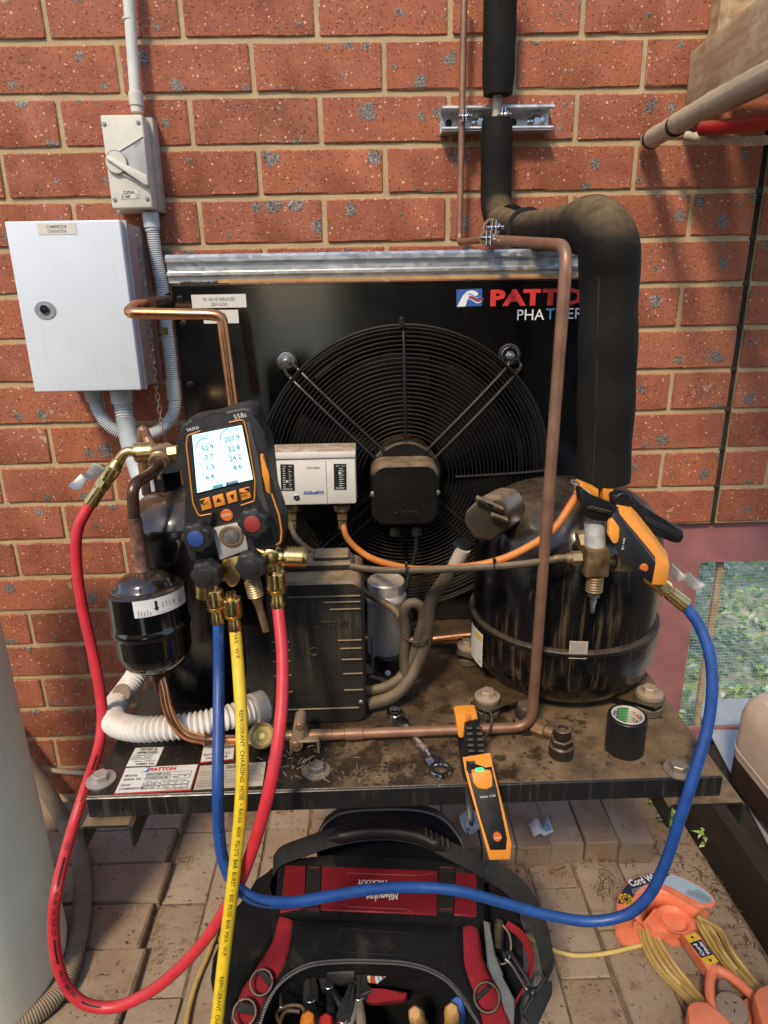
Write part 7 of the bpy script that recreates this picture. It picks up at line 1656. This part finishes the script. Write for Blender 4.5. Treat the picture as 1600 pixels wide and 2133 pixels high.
t = Text(); a, b = WP(788, 592, ZT+.0012), WP(935, 552, ZT+.0012); X6 = (b-a).normalized(); Y6 = Z_.cross(X6); t.put('Cord Wi', a, X6, Y6, w=(b-a).length, h=.016, bold=.03)
for k in range(4): 
    a = WP(790+k*2, 612+k*9, ZT+.0012); t.put('strong and durable', a, X6, Y6, w=.045, h=.002)
t.done(INKW, wd)
t = Text(); a = WP(1120, 636, ZT+.0014); X7 = (WP(1230, 676, ZT)-WP(1120, 636, ZT)).normalized(); Y7 = Z_.cross(X7)
for k in range(22): t.rect(a+X7*(k*.0019), X7, Y7, .0006 if k % 3 else .0012, .013)
t.done(INKG, wd)
t = Text(); c = WP(757, 668, ZT+.0012)
for k in range(9): a = 2*PI*k/9; t.disc(c+Vector((math.cos(a)*.009, math.sin(a)*.009, 0)), X_, Vector((0, 1, 0)), .0048, 12)
t.done(mat_flat('print_yellow', (.75, .42, .03)), wd)
# handle sticker
q = [WP(*p, .0586) for p in ((1236, 1062), (1306, 1040), (1124, 880), (1190, 862))]
s = Sheet('handle_sticker', q[0], q[1], q[0]+(q[2]-q[0]).normalized()*(q[2]-q[0]).length, mat_flat('sticker_yellow', (.72, .48, .03)), wd)
s.rect(0, .24, 1, .52, NAVY)
XS, YS = s.Y, -s.X
t_ = s.t(INKW); t_.put('Cord', s.P(.42, .28), XS, YS, h=s.W*.26, w=s.H*.40, bold=.03, lift=.0008); t_.put('Winder', s.P(.86, .27), XS, YS, h=s.W*.26, w=s.H*.44, bold=.03, lift=.0008)
s.t(INK).poly([s.P(u, v)+s.nrm*.0006 for u, v in ((.35, .14), (.65, .14), (.5, .04))]); s.t(INK).poly([s.P(u, v)+s.nrm*.0006 for u, v in ((.35, .86), (.5, .96), (.65, .86))]); s.put('Heavy', .3, .18, .03); s.put('Duty', .35, .79, .03); s.done()
# the cord
random.seed(4)
cd2 = thing('extension_cord', 'dirty yellow extension cord wound on the coral winder', 'cord', WP(1100, 1100, .03))
for k in range(6):
    o = k*.0
    j = (0, 1.0, 1.9, 2.8, 3.7, 4.5)[k]; w = random.uniform(-16, 16); P = [WP(905+13*k, 760+6*k, .035), WP(846+17*j, 800+8*j, .024+.008*(k % 3)), WP(852+22*j+w*.4, 905, .016+.010*(k % 3)), WP(930+27*j+w, 1060, .010+.012*(k % 3)), WP(1046+24*j+w*.6, 1190, .018+.006*(k % 2)), WP(1146+18*k, 1300, .035), WP(1200+14*k, 1400, .03)]
    tube('cord_turn', P, .0040, YCORD, cd2, 8)
for k in range(6):
    j = (0, 1.0, 2.0, 2.8, 3.8, 4.6)[k]; w = random.uniform(-16, 16); P = [WP(1120+10*k, 740, .03), WP(1160+13*j, 762+j*6, .026+.008*(k % 3)), WP(1195+27*j+w*.4, 850, .018+.006*(k % 2)), WP(1272+27*j+w, 980, .010+.012*(k % 3)), WP(1376+25*j+w*.6, 1110, .018+.006*(k % 2)), WP(1496+16*k, 1225, .034), WP(1560+10*k, 1330, .03)]
    tube('cord_turn', P, .0040, YCORD, cd2, 8)
tube('cord_tail', [WP(860, 935, .012), WP(780, 955, .008), WP(680, 980, .006), WP(560, 998, .006), WP(440, 1000, .006), WP(340, 975, .006), WP(270, 945, .006), WP(150, 880, .006)], .0042, mat('yellow_cord_bright', (.60, .47, .14), .5, var=.1), cd2, 10)
tube('cord_tail', [on(455, 1930, .006), on(432, 1992, .006), on(408, 2050, .006), on(392, 2110, .006), on(380, 2190, .006)], .0046, YCORD, cd2, 10)
bm = BM(); c = WP(1385, 1296, .062); lathe(bm, c-Z_*.024, Vector((.0, -.10, 1)), [(0, .020), (.004, .027), (.018, .0275), (.022, .0255), (.023, .022), (.0225, .012), (.0225, .001)], 36); so_ = finish('plug', bm, mat('grubby_grey_plug', (.26, .22, .17), .45, var=.15, dust=.3), cd2)
bm = BM()
for a in (.5, 2.6, -PI/2): box(bm, c+Vector((math.cos(a)*.009, math.sin(a)*.009, -.0010)), (.0018, .006, .0008), R=Matrix.Rotation(a+.9, 3, 'Z'))
finish('plug_slot', bm, INK, so_)
bm = BM(); a, b = WP(1350, 1215, .045), WP(1312, 1120, .045); lathe(bm, a, b-a, [(0, .013), (.008, .012), (.018, .008), (.02, .0055), ((b-a).length, .0050)], 16); finish('plug_neck', bm, MATS['grubby_grey_plug'], cd2)
# ------------------------------------------------------------------ weeds, litter, paper
def weed(name, label, pos, n, size, seed, hgt):
    random.seed(seed); t_ = thing(name, label, 'weed', pos, None); bs = [BM(), BM()]; st = BM()
    for k in range(n):
        a = random.uniform(0, 2*PI); l = random.uniform(.3, 1); top = pos+Vector((math.cos(a)*.02*l*size, math.sin(a)*.02*l*size, hgt*random.uniform(.3, 1)))
        sweep(st, smooth_path([pos, pos.lerp(top, .5)+Vector((random.uniform(-.004, .004), 0, .006)), top], .006), .0007, 5)
        for j in range(random.randint(2, 4)):
            b = a+random.uniform(-1.4, 1.4); leaf_quad(bs[(k+j) % 2], top.lerp(pos, random.uniform(0, .4)), Vector((math.cos(b), math.sin(b), random.uniform(.1, .7))), Vector((0, 0, 1)), random.uniform(.012, .024)*size, random.uniform(.0035, .006)*size)
    finish('stem', st, LEAFM[0], t_)
    for b_, m in zip(bs, (LEAFM[3 if seed % 2 else 2], LEAFM[1])): finish('leaf', b_, m, t_, angle=180, recalc=False)
weed('weed', 'bright green leafy weed growing between the pavers by the sleeper', on(1468, 1765, .0), 9, 1.25, 5, .06)
weed('weed', 'dusty bluish green weed tuft growing under the right end of the base plate', on(1395, 1720, .0), 12, 1.15, 8, .05)
weed('weed', 'small pale weed sprig at the foot of the wall behind the blue hose', on(1370, 1680, .0), 8, 1.0, 11, .05)
random.seed(31); bm = BM()
def litter(px, py, sx, sy, n, z=.004):
    for k in range(n):
        x, y = random.gauss(px, sx), random.gauss(py, sy)
        if y < 1665: continue
        c = on(x, y, z+random.uniform(-.002, .004)); a = random.uniform(0, PI); l = random.uniform(.003, .017)*random.choice((1, 1, 1.7))
        d = Vector((math.cos(a), math.sin(a), random.uniform(-.1, .2))); sweep(bm, [c-d*l*.5, c+Vector((random.uniform(-.002, .002), random.uniform(-.002, .002), .001)), c+d*l*.5], random.uniform(.0003, .0009), 4)
litter(1470, 1850, 40, 30, 130); litter(1245, 1788, 45, 7, 70); litter(1262, 1835, 14, 18, 60); litter(1420, 1775, 40, 25, 60); litter(1130, 1815, 70, 7, 30); litter(322, 1880, 9, 60, 60); litter(1545, 1950, 22, 50, 60); litter(360, 1790, 40, 6, 40)
tag(finish('twig_litter', bm, TWIG), kind='stuff')
random.seed(17); bm = BM()
for k in range(2600):
    x, y = random.uniform(-.35, 1.3), random.uniform(-.98, -.02)
    z = .017 if x < .07 and y < -.1 else .001; r = random.uniform(.0006, .0020); a = random.uniform(0, PI)
    d = Vector((math.cos(a), math.sin(a), 0)); e = Vector((-d.y, d.x, 0)); k_ = random.uniform(.25, .8)
    c = Vector((x, y, z+.0012)); bm.faces.new([bm.verts.new(c+d*r*1.8*i+e*r*k_*j+Z_*random.uniform(0, .0006)) for i, j in ((-1, -1), (1, -1), (1, 1), (-1, 1))])
tag(finish('grit', bm, TWIG, recalc=False), kind='stuff')
P = [(1100, 1718), (1118, 1703), (1128, 1712), (1142, 1700), (1153, 1732), (1134, 1742), (1126, 1736), (1112, 1743)]
bm = BM(); v = [bm.verts.new(on(x, y, .056+(.022 if i in (1, 3) else .0))) for i, (x, y) in enumerate(P)]
bm.faces.new((v[0], v[1], v[6], v[7])); bm.faces.new((v[1], v[2], v[5], v[6])); bm.faces.new((v[2], v[3], v[4], v[5]))
pr = finish('paper_scrap', bm, mat('white_wrapper', (.72, .74, .76), .4), angle=1); so2 = pr.modifiers.new('paper', 'SOLIDIFY'); so2.thickness = .0004; tag(pr, 'crumpled white and blue paper scrap on the edging bricks', 'paper')
t = Text(); t.poly([on(x, y, .062) for x, y in ((1142, 1712), (1149, 1728), (1138, 1733), (1133, 1722))]); t.done(mat_flat('wrapper_blue', (.20, .45, .70)), pr, 'print')
random.seed(2); bm = BM(); c = on(978, 1715, .06)
bmesh.ops.create_icosphere(bm, subdivisions=3, radius=.03, matrix=Matrix.Translation(c) @ Matrix.Diagonal((.7, .8, 1, 1)))
for v in bm.verts: v.co += Vector([random.uniform(-.006, .006) for _ in range(3)])
tag(finish('plastic_bag', bm, mat('thin_white_plastic', (.62, .66, .68), .3, var=.1), angle=20), 'crumpled white plastic bag behind the tool bag', 'plastic bag')
